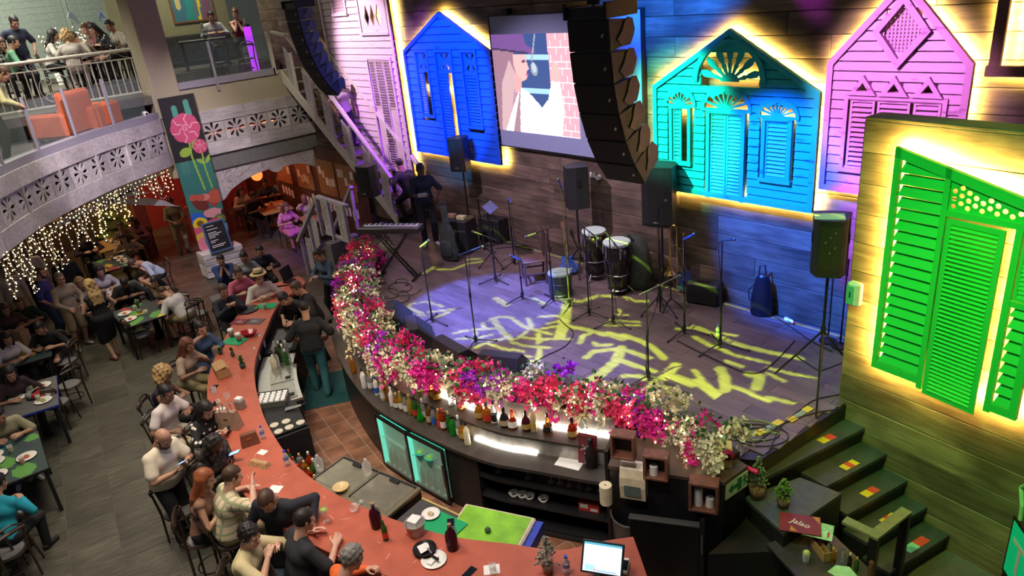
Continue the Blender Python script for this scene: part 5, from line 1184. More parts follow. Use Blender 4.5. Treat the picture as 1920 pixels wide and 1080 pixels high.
# loudspeakers
M_GRILLE=mat('speaker_grille',(.014,.014,.016),.75,var=.25,vs_=200,bump=.3);M_CAB=mat('speaker_cabinet',(.018,.018,.02),.5,var=.1)
def pa_cabinet(t,w=.38,h=.66,d=.36,z=0,badge=True,back=False):
    f=[(-w/2,-d/2),(-w*.25,-d/2-.03),(w*.25,-d/2-.03),(w/2,-d/2),(w*.46,d*.1),(w*.3,d/2),(-w*.3,d/2),(-w*.46,d*.1)]
    MB().prism([(a*.97,b*.97)for a,b in f],2,z,z+h).build('cabinet',M_CAB,t);MB().prism([(a*.99,b*.99)for a,b in f],2,z+h-.02,z+h+.012).build('top_cap',M_CAB,t);MB().prism([(a*.99,b*.99)for a,b in f],2,z-.012,z+.02).build('bottom_cap',M_CAB,t)
    g=[(-w*.46,-d/2-.004),(-w*.25,-d/2-.036),(w*.25,-d/2-.036),(w*.46,-d/2-.004),(w*.46,-d/2+.02),(-w*.46,-d/2+.02)]
    MB().prism(g,2,z+.03,z+h-.03).build('grille',M_GRILLE,t)
    if badge:MB().box(-.04,.04,-d/2-.04,-d/2-.035,z+.06,z+.085).build('badge',M_STEEL,t)
    for sx in(-1,1):MB().box(sx*w*.47-.005,sx*w*.47+.005,-.06,.03,z+h*.55,z+h*.72).build('handle_recess',M_BLACK,t)
    if back:
        MB().box(-w*.27,w*.27,d/2-.005,d/2+.006,z+.08,z+h-.06).build('amp_plate',mat('amp_panel',(.03,.034,.02),.5,.2),t)
        for i in range(5):MB().lathe([(.012,0),(.012,.02)],8,ax=1,c=(-.05+.05*(i%3),d/2+.006,z+h-.12-.06*i)).build('knob',M_STEEL,t)
def spk_stand(label,p,h,a0=.3,spread=.5):
    t=thing('speaker_stand',label,'speaker stand',p,0,'tripod speaker stands')
    for k in range(3):
        a=a0+k*2*PI/3;c,s=math.cos(a),math.sin(a);MB().tube([(.02*c,.02*s,spread*1.35),(spread*c,spread*s,.015)],.014,6).build('leg',M_BLACKM,t);MB().tube([(.02*c,.02*s,.3),(spread*.55*c,spread*.55*s,spread*.62)],.009,5).build('brace',M_BLACKM,t)
    MB().tube([(0,0,.25),(0,0,h)],.018,8).build('pole',M_BLACKM,t);MB().lathe([(.03,spread*1.3),(.035,spread*1.4),(.03,spread*1.5)],8).build('collar',M_BLACK,t);return t
def speaker(label,p,rz,**k):
    t=thing('loudspeaker',label,'loudspeaker',p,rz,'loudspeakers on stands');pa_cabinet(t,**k);return t
def pole_speaker(lbs,lb,x,y,htop_px,rz,a0=.3,spread=.5,up=None,**k):
    p=sg(x,y);h=up;spk_stand(lbs,p,h,a0,spread);return speaker(lb,p+Vector((0,0,h+.012)),rz,**k)
# heights from where their bottoms show
def hgt(px,py,x,y):
    p=sg(x,y);best=min((abs((lambda q:540-FPX*(q-CAM).dot(_U)/(q-CAM).dot(_f))(p+Vector((0,0,h/50)))-py),h/50)for h in range(0,180));return best[1]
pole_speaker('tripod stand of the loudspeaker hiding the blue house corner','black loudspeaker on a pole below the blue house front',884,450,0,math.radians(20),up=hgt(858,318,884,450),a0=.6,spread=.4)
pole_speaker('tripod stand of the loudspeaker before the bare plank wall','black loudspeaker facing away on a pole below the screen',1089,512,0,math.radians(150),up=hgt(1075,388,1089,512),a0=1.2,spread=.36,w=.42,h=.72)
pole_speaker('tripod stand of the loudspeaker by the staircase foot','black loudspeaker on a pole in front of the staircase',716,470,0,math.radians(15),up=hgt(700,365,716,470),a0=.2,h=.62)
pole_speaker('tripod stand in shadow behind the trombone','tall blue-lit loudspeaker below the turquoise house',1243,552,0,math.radians(15),up=hgt(1240,418,1243,552),a0=.9,spread=.36,w=.52,h=.95,d=.42)
pole_speaker('big tripod stand planted at the stage corner by green wall','black loudspeaker seen from behind, sheet of paper on top',1534,735,0,math.radians(205),up=hgt(1534,512,1534,735),a0=.95,spread=.62,back=True,w=.42,h=.66)
p=sg(1534,735);hh=hgt(1534,512,1534,735);o=tag(MB().box(-.16,.16,-.11,.11,0,.003).build('paper_sheet',M_PAPER,loc=p+Vector((-.02,-.03,hh+.012+.66+.013)),rz=.5),'white printed sheet lying on top of loudspeaker','paper')
for k,(x,y,lb)in enumerate(((1552,640,'spare black stand pole between speaker and purple wall'),(1575,650,'spare black stand pole touching the green plank wall'))):
    p=sg(x,y);t=thing('stand_pole',lb,'stand',p);MB().lathe([(.12,0),(.12,.02),(.03,.05),(.012,.08),(.012,1.05),(.02,1.06),(.02,1.3),(.01,1.31)],10).build('pole',M_BLACKM,t)
# wedge monitors along the front
def monitor(label,x,y,rz,w=.6):
    p=sg(x,y);t=thing('floor_monitor',label,'floor monitor',p,rz,'floor monitors on the stage front')
    MB().prism([(-.26,0),(.22,0),(.26,.12),(.02,.36),(-.14,.36)],0,-w/2,w/2).build('cabinet',M_CAB,t)
    o=MB().prism([(.225,.03),(.262,.125),(.028,.358),(.0,.335)],0,-w/2+.03,w/2-.03).build('grille',M_GRILLE,t)
    for sx in(-1,1):MB().box(sx*w/2-.006,sx*w/2+.006,-.16,-.02,.12,.22).build('handle',M_BLACK,t)
monitor('wedge floor monitor nearest the keyboard',742,612,math.radians(-45),.55);monitor('wedge floor monitor, second along the flower edge',784,642,math.radians(-30),.55);monitor('wedge floor monitor, third along the flower edge',856,682,math.radians(-5),.7);monitor('wedge floor monitor closest to the stage centre',945,702,math.radians(25),.6)
# keyboard on X stand
p=sg(748,520);kb=thing('keyboard','black electronic keyboard with white keys on X stand','keyboard',p+Vector((0,0,.95)),math.radians(32))
MB().bbox(-.62,.62,-.16,.16,0,.1,.012).build('body',mat('keyboard_body',(.03,.03,.032),.4),kb);MB().box(-.56,.56,-.02,.145,.1,.104).build('white_keys',mat('key_white',(.75,.74,.8),.3,var=0),kb)
bk=MB()
for i in range(36):
    if i%7 not in(2,6):bk.box(-.55+i*.031-.007+.014,-.55+i*.031+.007+.014,.04,.145,.104,.112)
bk.build('black_keys',M_BLACK,kb);MB().box(-.5,.5,-.13,-.05,.1,.103).build('control_panel',mat('panel_grey',(.07,.07,.075),.4),kb)
xs_=thing('keyboard_stand','black folding X stand under the keyboard','keyboard stand',p,math.radians(32))
for sy in(-.05,.05):
    for s in(-1,1):MB().beam((-.38*s,sy,.03),(.34*s,sy,.93),.03,.03).build('cross_bar',M_BLACKM,xs_)
for s in(-1,1):MB().beam((-.38*s,-.22,.025),(-.38*s,.22,.025),.03,.03).build('foot',M_BLACKM,xs_);MB().beam((.34*s,-.16,.935),(.34*s,.16,.935),.03,.025).build('top_arm',M_BLACKM,xs_)
# guitar gig bag standing, hard case behind, amps
p=sg(845,488);gbm=mat('gig_bag_nylon',(.035,.045,.04),.85,var=.3,bump=.3)
o=thing('gig_bag','black guitar gig bag standing upright by the keyboard player','guitar bag',p,.2);prf=[(.16,0),(.23,.05),(.24,.25),(.19,.42),(.2,.6),(.13,.74),(.085,.8),(.08,1.15),(.06,1.2)]
bag=MB();bag.lathe(prf,14);v=[(a,b*.42,c)for a,b,c in bag.v];bag.v=v;bag.build('shell',gbm,o,smooth=True);pk=MB();pk.lathe([(.12,.1),(.16,.13),(.16,.4),(.1,.45)],12);pk.v=[(a,b*.35-.07,c)for a,b,c in pk.v];pk.build('front_pocket',gbm,o,smooth=True);MB().box(-.06,.06,-.04,.04,1.19,1.21).build('top_cap',M_BLACKF,o)
p=sg(868,470);o=thing('road_case','black upright case with small boxes on top','case',p,.3);MB().bbox(-.28,.28,-.22,.22,0,.72,.02).build('shell',M_CAB,o);MB().box(-.28,.28,-.225,-.22,.5,.52).box(-.05,.05,-.23,-.22,.46,.54).build('latch',M_STEEL,o)
for dx,dy,c,lb in((-.16,-.05,(.35,.22,.13),'small tan box on top of the upright case'),(.12,-.02,(.6,.55,.25),'small pale yellow box on the upright case')):q=p+Vector((dx,dy,.72));tag(MB().bbox(-.09,.09,-.06,.06,0,.07,.004).build('small_box',mat('box_%d'%int(c[0]*100),c,.6),loc=q,rz=.3),lb,'box')
p=sg(905,455);o=thing('guitar_amplifier','black amplifier against the plank wall, half in shadow','amplifier',p+Vector((.1,.25,0)),.1);MB().bbox(-.3,.3,-.16,.16,0,.52,.02).build('cabinet',M_CAB,o);MB().box(-.26,.26,-.172,-.16,.05,.4).build('grille',M_GRILLE,o);MB().tube([(-.1,0,.52),(-.08,0,.56),(.08,0,.56),(.1,0,.52)],.012,6).build('handle',M_BLACK,o)
p=sg(1313,570);o=thing('guitar_amplifier','small black amplifier near the leaning guitar by blue-lit wall','amplifier',p+Vector((0,.12,0)),.25);MB().bbox(-.27,.27,-.15,.15,0,.36,.03).build('cabinet',mat('amp_grey',(.018,.02,.02),.6),o);MB().box(-.24,.24,-.16,-.15,.03,.24).build('grille',M_GRILLE,o);MB().tube([(-.1,-.05,.36),(-.08,-.05,.39),(.08,-.05,.39),(.1,-.05,.36)],.012,6).build('handle',M_BLACK,o)
# wooden chair on stage
def wood_chair(label,p,rz,m):
    t=thing('wooden_chair',label,'chair',p,rz);
    MB().bbox(-.21,.21,-.21,.21,.43,.46,.01).build('seat',m,t)
    for sx in(-1,1):MB().box(sx*.19-.018,sx*.19+.018,-.2,-.165,0,.43).build('leg',m,t);MB().beam((sx*.19,.19,0),(sx*.2,.25,.95),.035,.035).build('leg',m,t);MB().box(sx*.19-.01,sx*.19+.01,-.18,.2,.2,.225).build('stretcher',m,t)
    MB().beam((-.21,.25,.93),(.21,.25,.93),.03,.06).build('top_rail',m,t);MB().beam((-.2,.21,.55),(.2,.21,.55),.02,.03).build('lower_rail',m,t);MB().box(-.19,.19,-.19,-.17,.2,.22).build('stretcher',m,t)
    for k in range(5):MB().beam((-.13+.065*k,.212,.56),(-.13+.065*k,.248,.92),.012,.012).build('spindle',m,t)
wood_chair('dark wooden spindle-back chair in the middle of the stage',sg(1003,527),math.radians(-35),mat('dark_chair_wood',(.10,.055,.05),.35,var=.2))
# congas and bongo tub
def conga(label,p,r=.15,h=.74,lift=.08):
    t=thing('conga_drum',label,'conga',p,.4,'congas');
    MB().lathe([(r*.72,lift),(r*.95,lift+h*.35),(r*1.06,lift+h*.62),(r*.98,lift+h*.97)],20).build('shell',mat('conga_lacquer',(.018,.012,.012),.15,var=.3),t,smooth=True)
    MB().lathe([(r*.98,lift+h*.95),(r*1.05,lift+h*.97),(r*1.05,lift+h),(r*.97,lift+h+.012),(.001,lift+h+.014)],20,cap=False).build('drumhead',mat('drum_skin',(.55,.66,.6),.5,var=.1),t)
    for z,rr_ in((lift+h*.96,r*1.07),(lift+h*.36,r*.985),(lift+.02,r*.76)):MB().lathe([(rr_,z-.012),(rr_+.008,z),(rr_,z+.012)],20,cap=False).build('hoop',M_CHROME,t)
    for k in range(6):a=k*PI/3;c,s=math.cos(a),math.sin(a);MB().tube([(c*r*1.1,s*r*1.1,lift+h*.95),(c*r*1.12,s*r*1.12,lift+h*.72)],.006,5).prism([(0,0),(.03,.05),(-.03,.05)],1,-.004,.004).build('tuning_lug',M_CHROME,t)if 0 else MB().tube([(c*r*1.1,s*r*1.1,lift+h*.95),(c*r*1.12,s*r*1.12,lift+h*.72)],.007,5).build('tuning_lug',M_CHROME,t)
    for k in range(3):a=.3+k*2.1;MB().tube([(math.cos(a)*r*.75,math.sin(a)*r*.75,lift+.05),(math.cos(a)*r*1.2,math.sin(a)*r*1.2,0.01)],.012,6).build('leg',M_CHROME,t)
conga('dark lacquered conga drum behind, lime light across its skin',sg(1118,522),.205,.84);conga('dark lacquered conga drum in front, nearest the trombone',sg(1160,549),.22,.86)
p=sg(1052,553);o=thing('bucket_drum','low dark tub drum with striped lime light on top','drum',p);MB().lathe([(.16,0),(.2,.1),(.21,.4),(.2,.42)],18).build('shell',mat('tub_green',(.03,.04,.035),.5),o,smooth=True);MB().lathe([(.205,.41),(.2,.435),(.001,.437)],18,cap=False).build('drumhead',mat('tub_skin',(.3,.4,.35),.5),o)
for z in(.05,.25):MB().lathe([(.2,z),(.212,z+.01),(.2,z+.02)],18,cap=False).build('hoop',M_BLACKM,o)
# guitars
def guitar(label,p,rot,body):
    t=thing('electric_guitar',label,'guitar',p);t.rotation_euler=rot
    out=[(0,0),(.11,.01),(.17,.09),(.165,.17),(.12,.23),(.13,.30),(.10,.37),(.05,.36),(-.05,.36),(-.10,.37),(-.13,.30),(-.12,.23),(-.165,.17),(-.17,.09),(-.11,.01)]
    MB().prism(out,1,-.02,.02).build('body',mat('guitar_'+body[0],body[1],.2),t);MB().box(-.022,.022,-.034,-.018,.33,.95).build('neck',M_BROWN,t);MB().prism([(-.03,.95),(.03,.95),(.05,1.12),(-.04,1.1)],1,-.03,-.01).build('headstock',M_BROWN,t);MB().box(-.05,.05,-.03,-.02,.07,.1).build('bridge',M_CHROME,t)
    st=MB()
    for k in range(6):st.box(-.016+k*.0064,-.0148+k*.0064,-.037,-.035,.085,.96)
    st.build('strings',M_CHROME,t)
guitar('blue-lit guitar lying behind the chair and drums',sg(1072,516)+Vector((0,-.05,.05)),(math.radians(-50),0,math.radians(50)),('blue',(.03,.08,.35)))
guitar('dark guitar leaning on the wall behind the trombone',sg(1300,548)+Vector((.0,-.12,.05)),(math.radians(-14),math.radians(-22),.3),('dark',(.03,.06,.16)))
p=sg(1192,532);o=thing('gig_bag','large black soft bag slumped behind the congas','bag',p+Vector((.05,-.12,0)),.3);b_=MB();b_.lathe([(.3,0),(.36,.1),(.34,.5),(.26,.85),(.1,.95)],14);b_.v=[(a,c*.6,d)for a,c,d in b_.v];b_.build('shell',gbm,o,smooth=True);MB().tube([(-.1,-.1,.85),(0,-.15,1.0),(.1,-.1,.85)],.015,6).build('handle',M_BLACKF,o)
# trombone on a stand
p=sg(1258,580);o=thing('trombone','brass trombone standing bell down on its stand','trombone',p,.5)
for k in range(3):a=k*2.1;MB().tube([(0,0,.2),(.22*math.cos(a),.22*math.sin(a),.01)],.009,5).build('stand_leg',M_BLACKM,o)
MB().tube([(0,0,.15),(0,0,.62)],.01,6).build('stand_pole',M_BLACKM,o);MB().lathe([(.11,.62),(.095,.64),(.05,.70),(.025,.80),(.015,.95),(.012,1.35)],16,cap=False).build('bell',M_BRASS,o,smooth=True)
MB().tube([(0,0,1.35),(.03,0,1.42),(.07,0,1.42),(.1,0,1.35),(.1,0,.35),(.13,0,.28),(.17,0,.28),(.2,0,.35),(.2,0,1.3)],.009,6).build('slide',M_BRASS,o);MB().beam((.0,0,1.1),(.1,0,1.1),.01,.01).build('brace',M_BRASS,o);MB().beam((.1,0,1.05),(.2,0,1.05),.01,.01).build('brace',M_BRASS,o)
# violin case / backpack, bottles on the floor
p=sg(1422,594);o=thing('instrument_case','dark tapered instrument case leaning on the blue-lit wall','case',p+Vector((0,.08,0)),.35);b_=MB();b_.lathe([(.15,0),(.17,.05),(.16,.3),(.1,.62),(.05,.68)],12);b_.v=[(a,c*.55,d)for a,c,d in b_.v];b_.build('shell',mat('case_shell',(.010,.010,.014),.35),o,smooth=True);MB().tube([(-.06,0,.64),(-.05,0,.8),(.02,.02,.82),(.05,0,.64)],.012,6).build('strap',M_BLACKF,o);MB().tube([(-.12,0,.5),(-.2,-.02,.4),(-.18,-.02,.25),(-.12,0,.2)],.01,6).build('strap',M_BLACKF,o)
def water_bottle(label,p,rz=0,lay=False,cap=(.02,.08,.6),liq=(.7,.8,.85),sc=1.):
    t=thing('water_bottle',label,'bottle',p,rz);t.scale=(sc,)*3
    if lay:t.rotation_euler=(PI/2,0,rz)
    MB().lathe([(.028,0),(.032,.01),(.032,.06),(.028,.07),(.032,.08),(.032,.13),(.014,.17),(.013,.18)],12).build('body',glassmat('pet_plastic',(.85,.9,.95),.3),t,smooth=True);MB().lathe([(.016,.18),(.016,.2)],10).build('cap',mat('cap_%d_%d'%(int(cap[0]*99),int(cap[2]*99)),cap,.4),t);MB().lathe([(.0325,.08),(.0325,.12)],12,cap=False).build('label',mat('blue_wrap',(.12,.25,.6),.5),t)
water_bottle('small water bottle standing on the stage by lone mic stand',sg(1346,632))
water_bottle('red-labelled bottle lying on the stage by purple wall',sg(1472,600)+Vector((0,0,.03)),1.2,True,(.6,.02,.05))
# soap dispenser on the green wall
u,z=gpt(1607,548,.0);o=thing('soap_dispenser','white and green soap dispenser on the edge of plank wall','dispenser',G0+GD*(u)-GN*.0+Vector((0,0,z)),GA);MB().bbox(-.07,.08,-.1,-.001,-.14,.14,.02).build('housing',M_WHITE,o);MB().box(-.074,-.07,-.09,-.01,-.13,.13).box(-.07,.02,-.104,-.1,-.12,.1).build('front_label',mat('mint_label',(.1,.5,.3),.5),o);MB().box(-.03,-.015,-.107,-.103,-.04,.03).build('button',M_BLACK,o)
# outlet on plank wall
q=onY(1112,328,YW-.03);o=thing('wall_socket','white wall socket with a plug on the plank wall','socket',(q.x,YW-.03,q.z));MB().bbox(-.07,.07,-.012,0,-.045,.045,.003).build('plate',M_WHITE,o);MB().lathe([(.045,-.06),(.05,-.03),(.05,0)],10,ax=1,c=(.15,0,-.02)).build('plug',M_WHITE,o)
# cables and tape on the floor
def cable(pts,label,r=.008,m=M_BLACK):
    P=catmull([sg(x,y)+Vector((0,0,.01))for x,y in pts],6);o=MB().tube(P,r,5).build('cable',m);return tag(o,label,'cable','cables on the stage')
cable([(1440,590),(1470,605),(1520,640),(1560,660)],'black cable running from the fallen bottle to the spare poles')
cable([(1270,640),(1340,675),(1400,700),(1440,690),(1490,640)],'black cable snaking past the lone mic stand')
cable([(990,690),(1020,670),(1060,650),(1075,625),(1060,610),(1050,600)],'thin black cable curling across the blue light pool')
cable([(1440,850),(1465,800),(1500,770),(1530,750),(1580,740)],'cable bundle from the stage corner to the speaker stand')
cable([(1420,830),(1470,795),(1530,775),(1580,768)],'cable lying along the top step edge')
for k in range(9):
    cx,cy=1405+random.uniform(-25,25),815+random.uniform(-18,14);rx,ry=random.uniform(25,60),random.uniform(8,20);a0=random.random()*6
    cable([(cx+rx*math.cos(a0+i*.8),cy+ry*math.sin(a0+i*.8))for i in range(7)],'loop of tangled cable heaped at the stage corner',.007,M_BLACK if k%3 else mat('lime_cable',(.25,.4,.05),.5))
for k in range(6):
    cx,cy=735+random.uniform(-20,25),545+random.uniform(-20,20);rx,ry=random.uniform(12,32),random.uniform(6,15);a0=random.random()*6
    cable([(cx+rx*math.cos(a0+i*.8),cy+ry*math.sin(a0+i*.8))for i in range(6)],'loop of cable coiled below the keyboard',.007)
for k in range(3):cable([(905+k*12,455+k*6),(935+k*20,452+k*5),(970+k*10,462),(1000,470)],['long cable along the foot of plank wall, nearest the wall','long cable along the foot of plank wall, middle one','long cable along the foot of plank wall, outermost one'][k],.007)
for k,(x,y,x2,y2)in enumerate(((1420,815,1465,790),(1480,790,1520,765))):
    a,b=sg(x,y),sg(x2,y2);o=thing('cable_cover',['taped cable strip nearest the flowers','taped cable strip nearest the speaker stand'][k],'cable strip',(0,0,0));MB().beam(a+Vector((0,0,.006)),b+Vector((0,0,.006)),.07,.01).build('strip',mat('grey_tape',(.3,.35,.35),.6),o)
    for f in(.12,.85):c=a.lerp(b,f);d=(b-a).normalized();MB().beam(c-d*.06+Vector((0,0,.013)),c+d*.06+Vector((0,0,.013)),.09,.004).build('tape',TAPE[1],o)
# ---------------------------------------------------------------- line arrays
def line_array(label,top,n,w,h,d,tilts,rz=0):
    t=thing('line_array',label,'loudspeaker array',top,rz);pos=Vector((0,0,0));
    MB().box(-w/2,w/2,-.02,d,-.001,.10).build('bumper_frame',M_CAB,t);MB().box(-w/2-.01,-w/2+.02,-.05,d+.12,.0,.14).build('bumper_arm',M_BLACKM,t);MB().box(w/2-.02,w/2+.01,-.05,d+.12,.0,.14).build('bumper_arm',M_BLACKM,t)
    MB().tube([(0,d*.3,.1),(0,d*.3,1.6)],.012,6).build('chain',M_BLACKM,t);MB().beam((-.06,d*.3,.14),(.06,d*.3,.14),.03,.05).build('shackle',M_BLACKM,t)
    side=[(-.0,-h/2),(d*.55,-h*.46),(d*.95,-h*.25),(d*1.0,0),(d*.95,h*.25),(d*.55,h*.46),(0,h/2)]
    cab=MB().prism([(0,-h*.49),(d*.96,-h*.36),(d*.96,h*.36),(0,h*.49)],0,-w/2,w/2).mesh('cabinet',[mat('array_cabinet',(.045,.05,.045),.5,var=.1)])
    gri=MB().bbox(-w/2+.004,w/2-.004,-.022,0,-h*.485,h*.485,.008).mesh('grille',[M_GRILLE])
    fl=[]
    for sx in(-1,1):
        x0,x1=(w/2,w/2+.012)if sx>0 else(-w/2-.012,-w/2)
        pl=MB().prism([(d*.3,-h*.18),(d*.55,-h*.42),(d*.95,-h*.42),(d*1.12,-h*.2),(d*1.22,.0),(d*1.12,h*.36),(d*.9,h*.42),(d*.72,h*.3),(d*.55,h*.02)],0,x0,x1)
        fl.append(pl.mesh('rigging_plate',[mat('rigging_steel',(.10,.10,.085),.4,.5)]))
    bd=MB().box(-w*.06,w*.06,-.026,-.022,-.03,.03).mesh('badge',[M_STEEL]);a=0
    for k in range(n):
        a=math.radians(tilts[k]);R_=Matrix.Rotation(a,4,'X')
        c=pos+R_@Vector((0,0,-h/2));o=put('cabinet',cab,t,c,(a,0,0));put('grille',gri,o);[put('rigging_plate',f_,o)for f_ in fl];b_=put('badge',bd,o,(w*.36,0,0),(0,.6,0));b_.scale=(.35,1,.6)
        pos=pos+R_@Vector((0,0,-h*1.01))
rp=CAM+ray(1102,36)*6.5
line_array('large black line array hanging in front of the screen',rp,6,.47,.285,.30,[2,6,12,19,27,37],math.radians(4))
lp=CAM+ray(545,16)*14.2
line_array('distant black line array hanging beside the staircase',lp,8,.48,.235,.28,[2,5,9,14,19,25,32,40],math.radians(4))
# ---------------------------------------------------------------- gobo wheel plate inside a ceiling spot: its cut-outs draw the pattern on the floor
GL=Vector((-5.6,4.6,8.0))
STR=[([(1045,560),(1090,565),(1120,555),(1152,555)],9),([(1172,557),(1190,565),(1212,565)],8),([(1062,572),(1060,597),(1050,630)],15),([(1067,612),(1100,618),(1135,628)],10),([(1088,642),(1092,630),(1107,625)],9),([(1098,670),(1115,659),(1147,655)],11),([(1113,642),(1120,648),(1145,646)],8),([(1165,652),(1157,675),(1122,705),(1100,716)],16),([(1168,676),(1192,686),(1227,696)],11),([(1175,657),(1200,665),(1217,672)],10),([(1140,625),(1168,635)],14),([(1167,628),(1197,637),(1225,652),(1245,672)],11),([(1170,705),(1200,705),(1210,712)],10),([(1267,685),(1242,710),(1220,727)],16),([(1267,707),(1295,720),(1310,715),(1335,735),(1370,760),(1415,785)],18),([(1245,727),(1267,735),(1282,755)],14),([(1302,695),(1315,710)],9),([(1362,677),(1390,687)],9),([(1350,692),(1358,705),(1360,732)],16),([(1375,725),(1405,737),(1440,752)],10),([(1405,702),(1425,705),(1418,727)],16),([(1372,665),(1405,672),(1440,680)],8),([(1300,612),(1335,625),(1380,645),(1440,660),(1500,672)],10),([(1270,617),(1300,615)],8),([(1302,632),(1330,647),(1370,662)],9),([(1352,625),(1380,629)],6),([(960,597),(982,612),(1007,620),(1032,626)],7),([(960,642),(985,649),(1030,652)],6),([(1010,627),(1010,642)],9),([(1011,655),(1010,672)],8),([(970,635),(987,622)],6),([(975,632),(1000,635),(1027,637)],6),([(1027,635),(1070,636)],6),([(990,597),(997,612)],7),([(1012,594),(1052,592)],7),([(1027,607),(1050,602)],6),([(1017,616),(1042,612)],6),([(960,655),(982,659)],5),([(975,667),(997,669)],5),([(982,677),(1012,676)],5),([(985,692),(1002,684)],5),([(1155,590),(1177,591)],5),([(1145,600),(1200,604)],5),([(1135,610),(1200,610)],5),([(1160,580),(1167,590)],5),([(757,580),(772,570),(797,565),(830,575)],6),([(767,577),(787,587),(850,580)],6),([(785,590),(817,595),(842,585)],6),([(852,625),(870,620),(930,615)],7),([(905,605),(908,615)],6),([(917,600),(937,594),(957,595)],7),([(927,602),(942,622),(960,637)],9),([(857,635),(890,635),(922,627)],6),([(890,640),(892,622)],6),([(892,652),(917,640),(942,636)],7),([(917,645),(955,657)],6),([(795,512),(812,502)],6),([(822,505),(850,505),(875,495),(905,490)],6),([(875,487),(900,485)],5),([(1440,745),(1500,760),(1540,770)],9),([(1440,690),(1480,700),(1530,710)],8),([(1440,700),(1470,715)],7),([(1420,830),(1460,800)],9),([(930,560),(950,572)],10),([(1000,560),(1020,570)],8)]
PZ=GL.z-.3;wp=[]
for P,wd in STR:
    Q=[]
    for x,y in P:f=sg(x,y);t_=(GL.z-PZ)/(GL.z-f.z);q=GL+(f-GL)*t_;Q.append((q.x,q.y))
    e=(sg(P[0][0]+1,P[0][1])-sg(P[0][0],P[0][1])).length;t_=.3/(GL.z-SZ);wp.append((Q,wd*e*t_*1.3))
x0=min(q[0]for Q,_ in wp for q in Q)-.03;x1=max(q[0]for Q,_ in wp for q in Q)+.03;y0=min(q[1]for Q,_ in wp for q in Q)-.03;y1=max(q[1]for Q,_ in wp for q in Q)+.03
y0=min(y0,GL.y-.07)
NX=330;st_=(x1-x0)/NX;NY=int((y1-y0)/st_);gx=x0+(np.arange(NX)+.5)*st_;gy_=y0+(np.arange(NY)+.5)*st_;GX,GY=np.meshgrid(gx,gy_);op=np.zeros(GX.shape,bool)
for Q,wd in wp:
    for(ax,ay),(bx,by)in zip(Q[:-1],Q[1:]):
        dx,dy=bx-ax,by-ay;tt=np.clip(((GX-ax)*dx+(GY-ay)*dy)/(dx*dx+dy*dy+1e-12),0,1);op|=(GX-ax-tt*dx)**2+(GY-ay-tt*dy)**2<(wd/2)**2
gm=MB();
for j in range(NY):
    i=0
    while i<NX:
        if op[j,i]:i+=1;continue
        k=i
        while k<NX and not op[j,k]:k+=1
        gm.add([(x0+i*st_,y0+j*st_,0),(x0+k*st_,y0+j*st_,0),(x0+k*st_,y0+(j+1)*st_,0),(x0+i*st_,y0+(j+1)*st_,0)],[(0,1,2,3)]);i=k
gob=thing('gobo_spotlight','ceiling spotlight with cut-out pattern plate above the stage','spotlight',(0,0,0))
gm.build('pattern_plate',M_BLACK,gob,loc=(0,0,PZ));hs=MB();cx_,cy_=(x0+x1)/2,(y0+y1)/2
hs.box(x0-.01,x0,y0,y1,PZ,GL.z+.25).box(x1,x1+.01,y0,y1,PZ,GL.z+.25).box(x0,x1,y0-.01,y0,PZ,GL.z+.25).box(x0,x1,y1,y1+.01,PZ,GL.z+.25).box(x0,x1,y0,y1,GL.z+.24,GL.z+.25).build('housing',M_BLACKM,gob)

# ================================================================ people: signed-distance bodies turned into one mesh each
def surfnet(D,org,h):
    s=D<0;nx,ny,nz=D.shape
    acc=np.zeros((nx-1,ny-1,nz-1,3),np.float32);cnt=np.zeros((nx-1,ny-1,nz-1),np.float32);quads=[]
    for ax in range(3):
        sl0=[slice(None)]*3;sl1=[slice(None)]*3;sl0[ax]=slice(0,-1);sl1[ax]=slice(1,None)
        a,b=D[tuple(sl0)],D[tuple(sl1)];m=(a<0)!=(b<0);I=np.argwhere(m)
        if len(I)==0:continue
        av,bv=a[m],b[m];t=av/(av-bv);P=I.astype(np.float32);P[:,ax]+=t
        o1,o2=[k for k in range(3)if k!=ax]
        ok=(I[:,o1]>0)&(I[:,o2]>0)&(I[:,o1]<D.shape[o1]-1)&(I[:,o2]<D.shape[o2]-1);I,P,av=I[ok],P[ok],av[ok]
        cells=[]
        for d1,d2 in((0,0),(1,0),(1,1),(0,1)):
            c=I.copy();c[:,o1]-=d1;c[:,o2]-=d2;cells.append(c)
            np.add.at(acc,(c[:,0],c[:,1],c[:,2]),P);np.add.at(cnt,(c[:,0],c[:,1],c[:,2]),1)
        q=np.stack([np.ravel_multi_index((c[:,0],c[:,1],c[:,2]),cnt.shape)for c in cells],1)
        flip=(av<0)if ax!=1 else(av>=0)
        q[~flip]=q[~flip][:,::-1];quads.append(q)
    if not quads:return np.zeros((0,3)),np.zeros((0,4),int)
    Q=np.concatenate(quads);used=np.unique(Q);V=acc.reshape(-1,3)[used]/cnt.reshape(-1)[used][:,None]*h+org
    rem=np.zeros(cnt.size,int);rem[used]=np.arange(len(used));return V.astype(float),rem[Q][:,::-1]
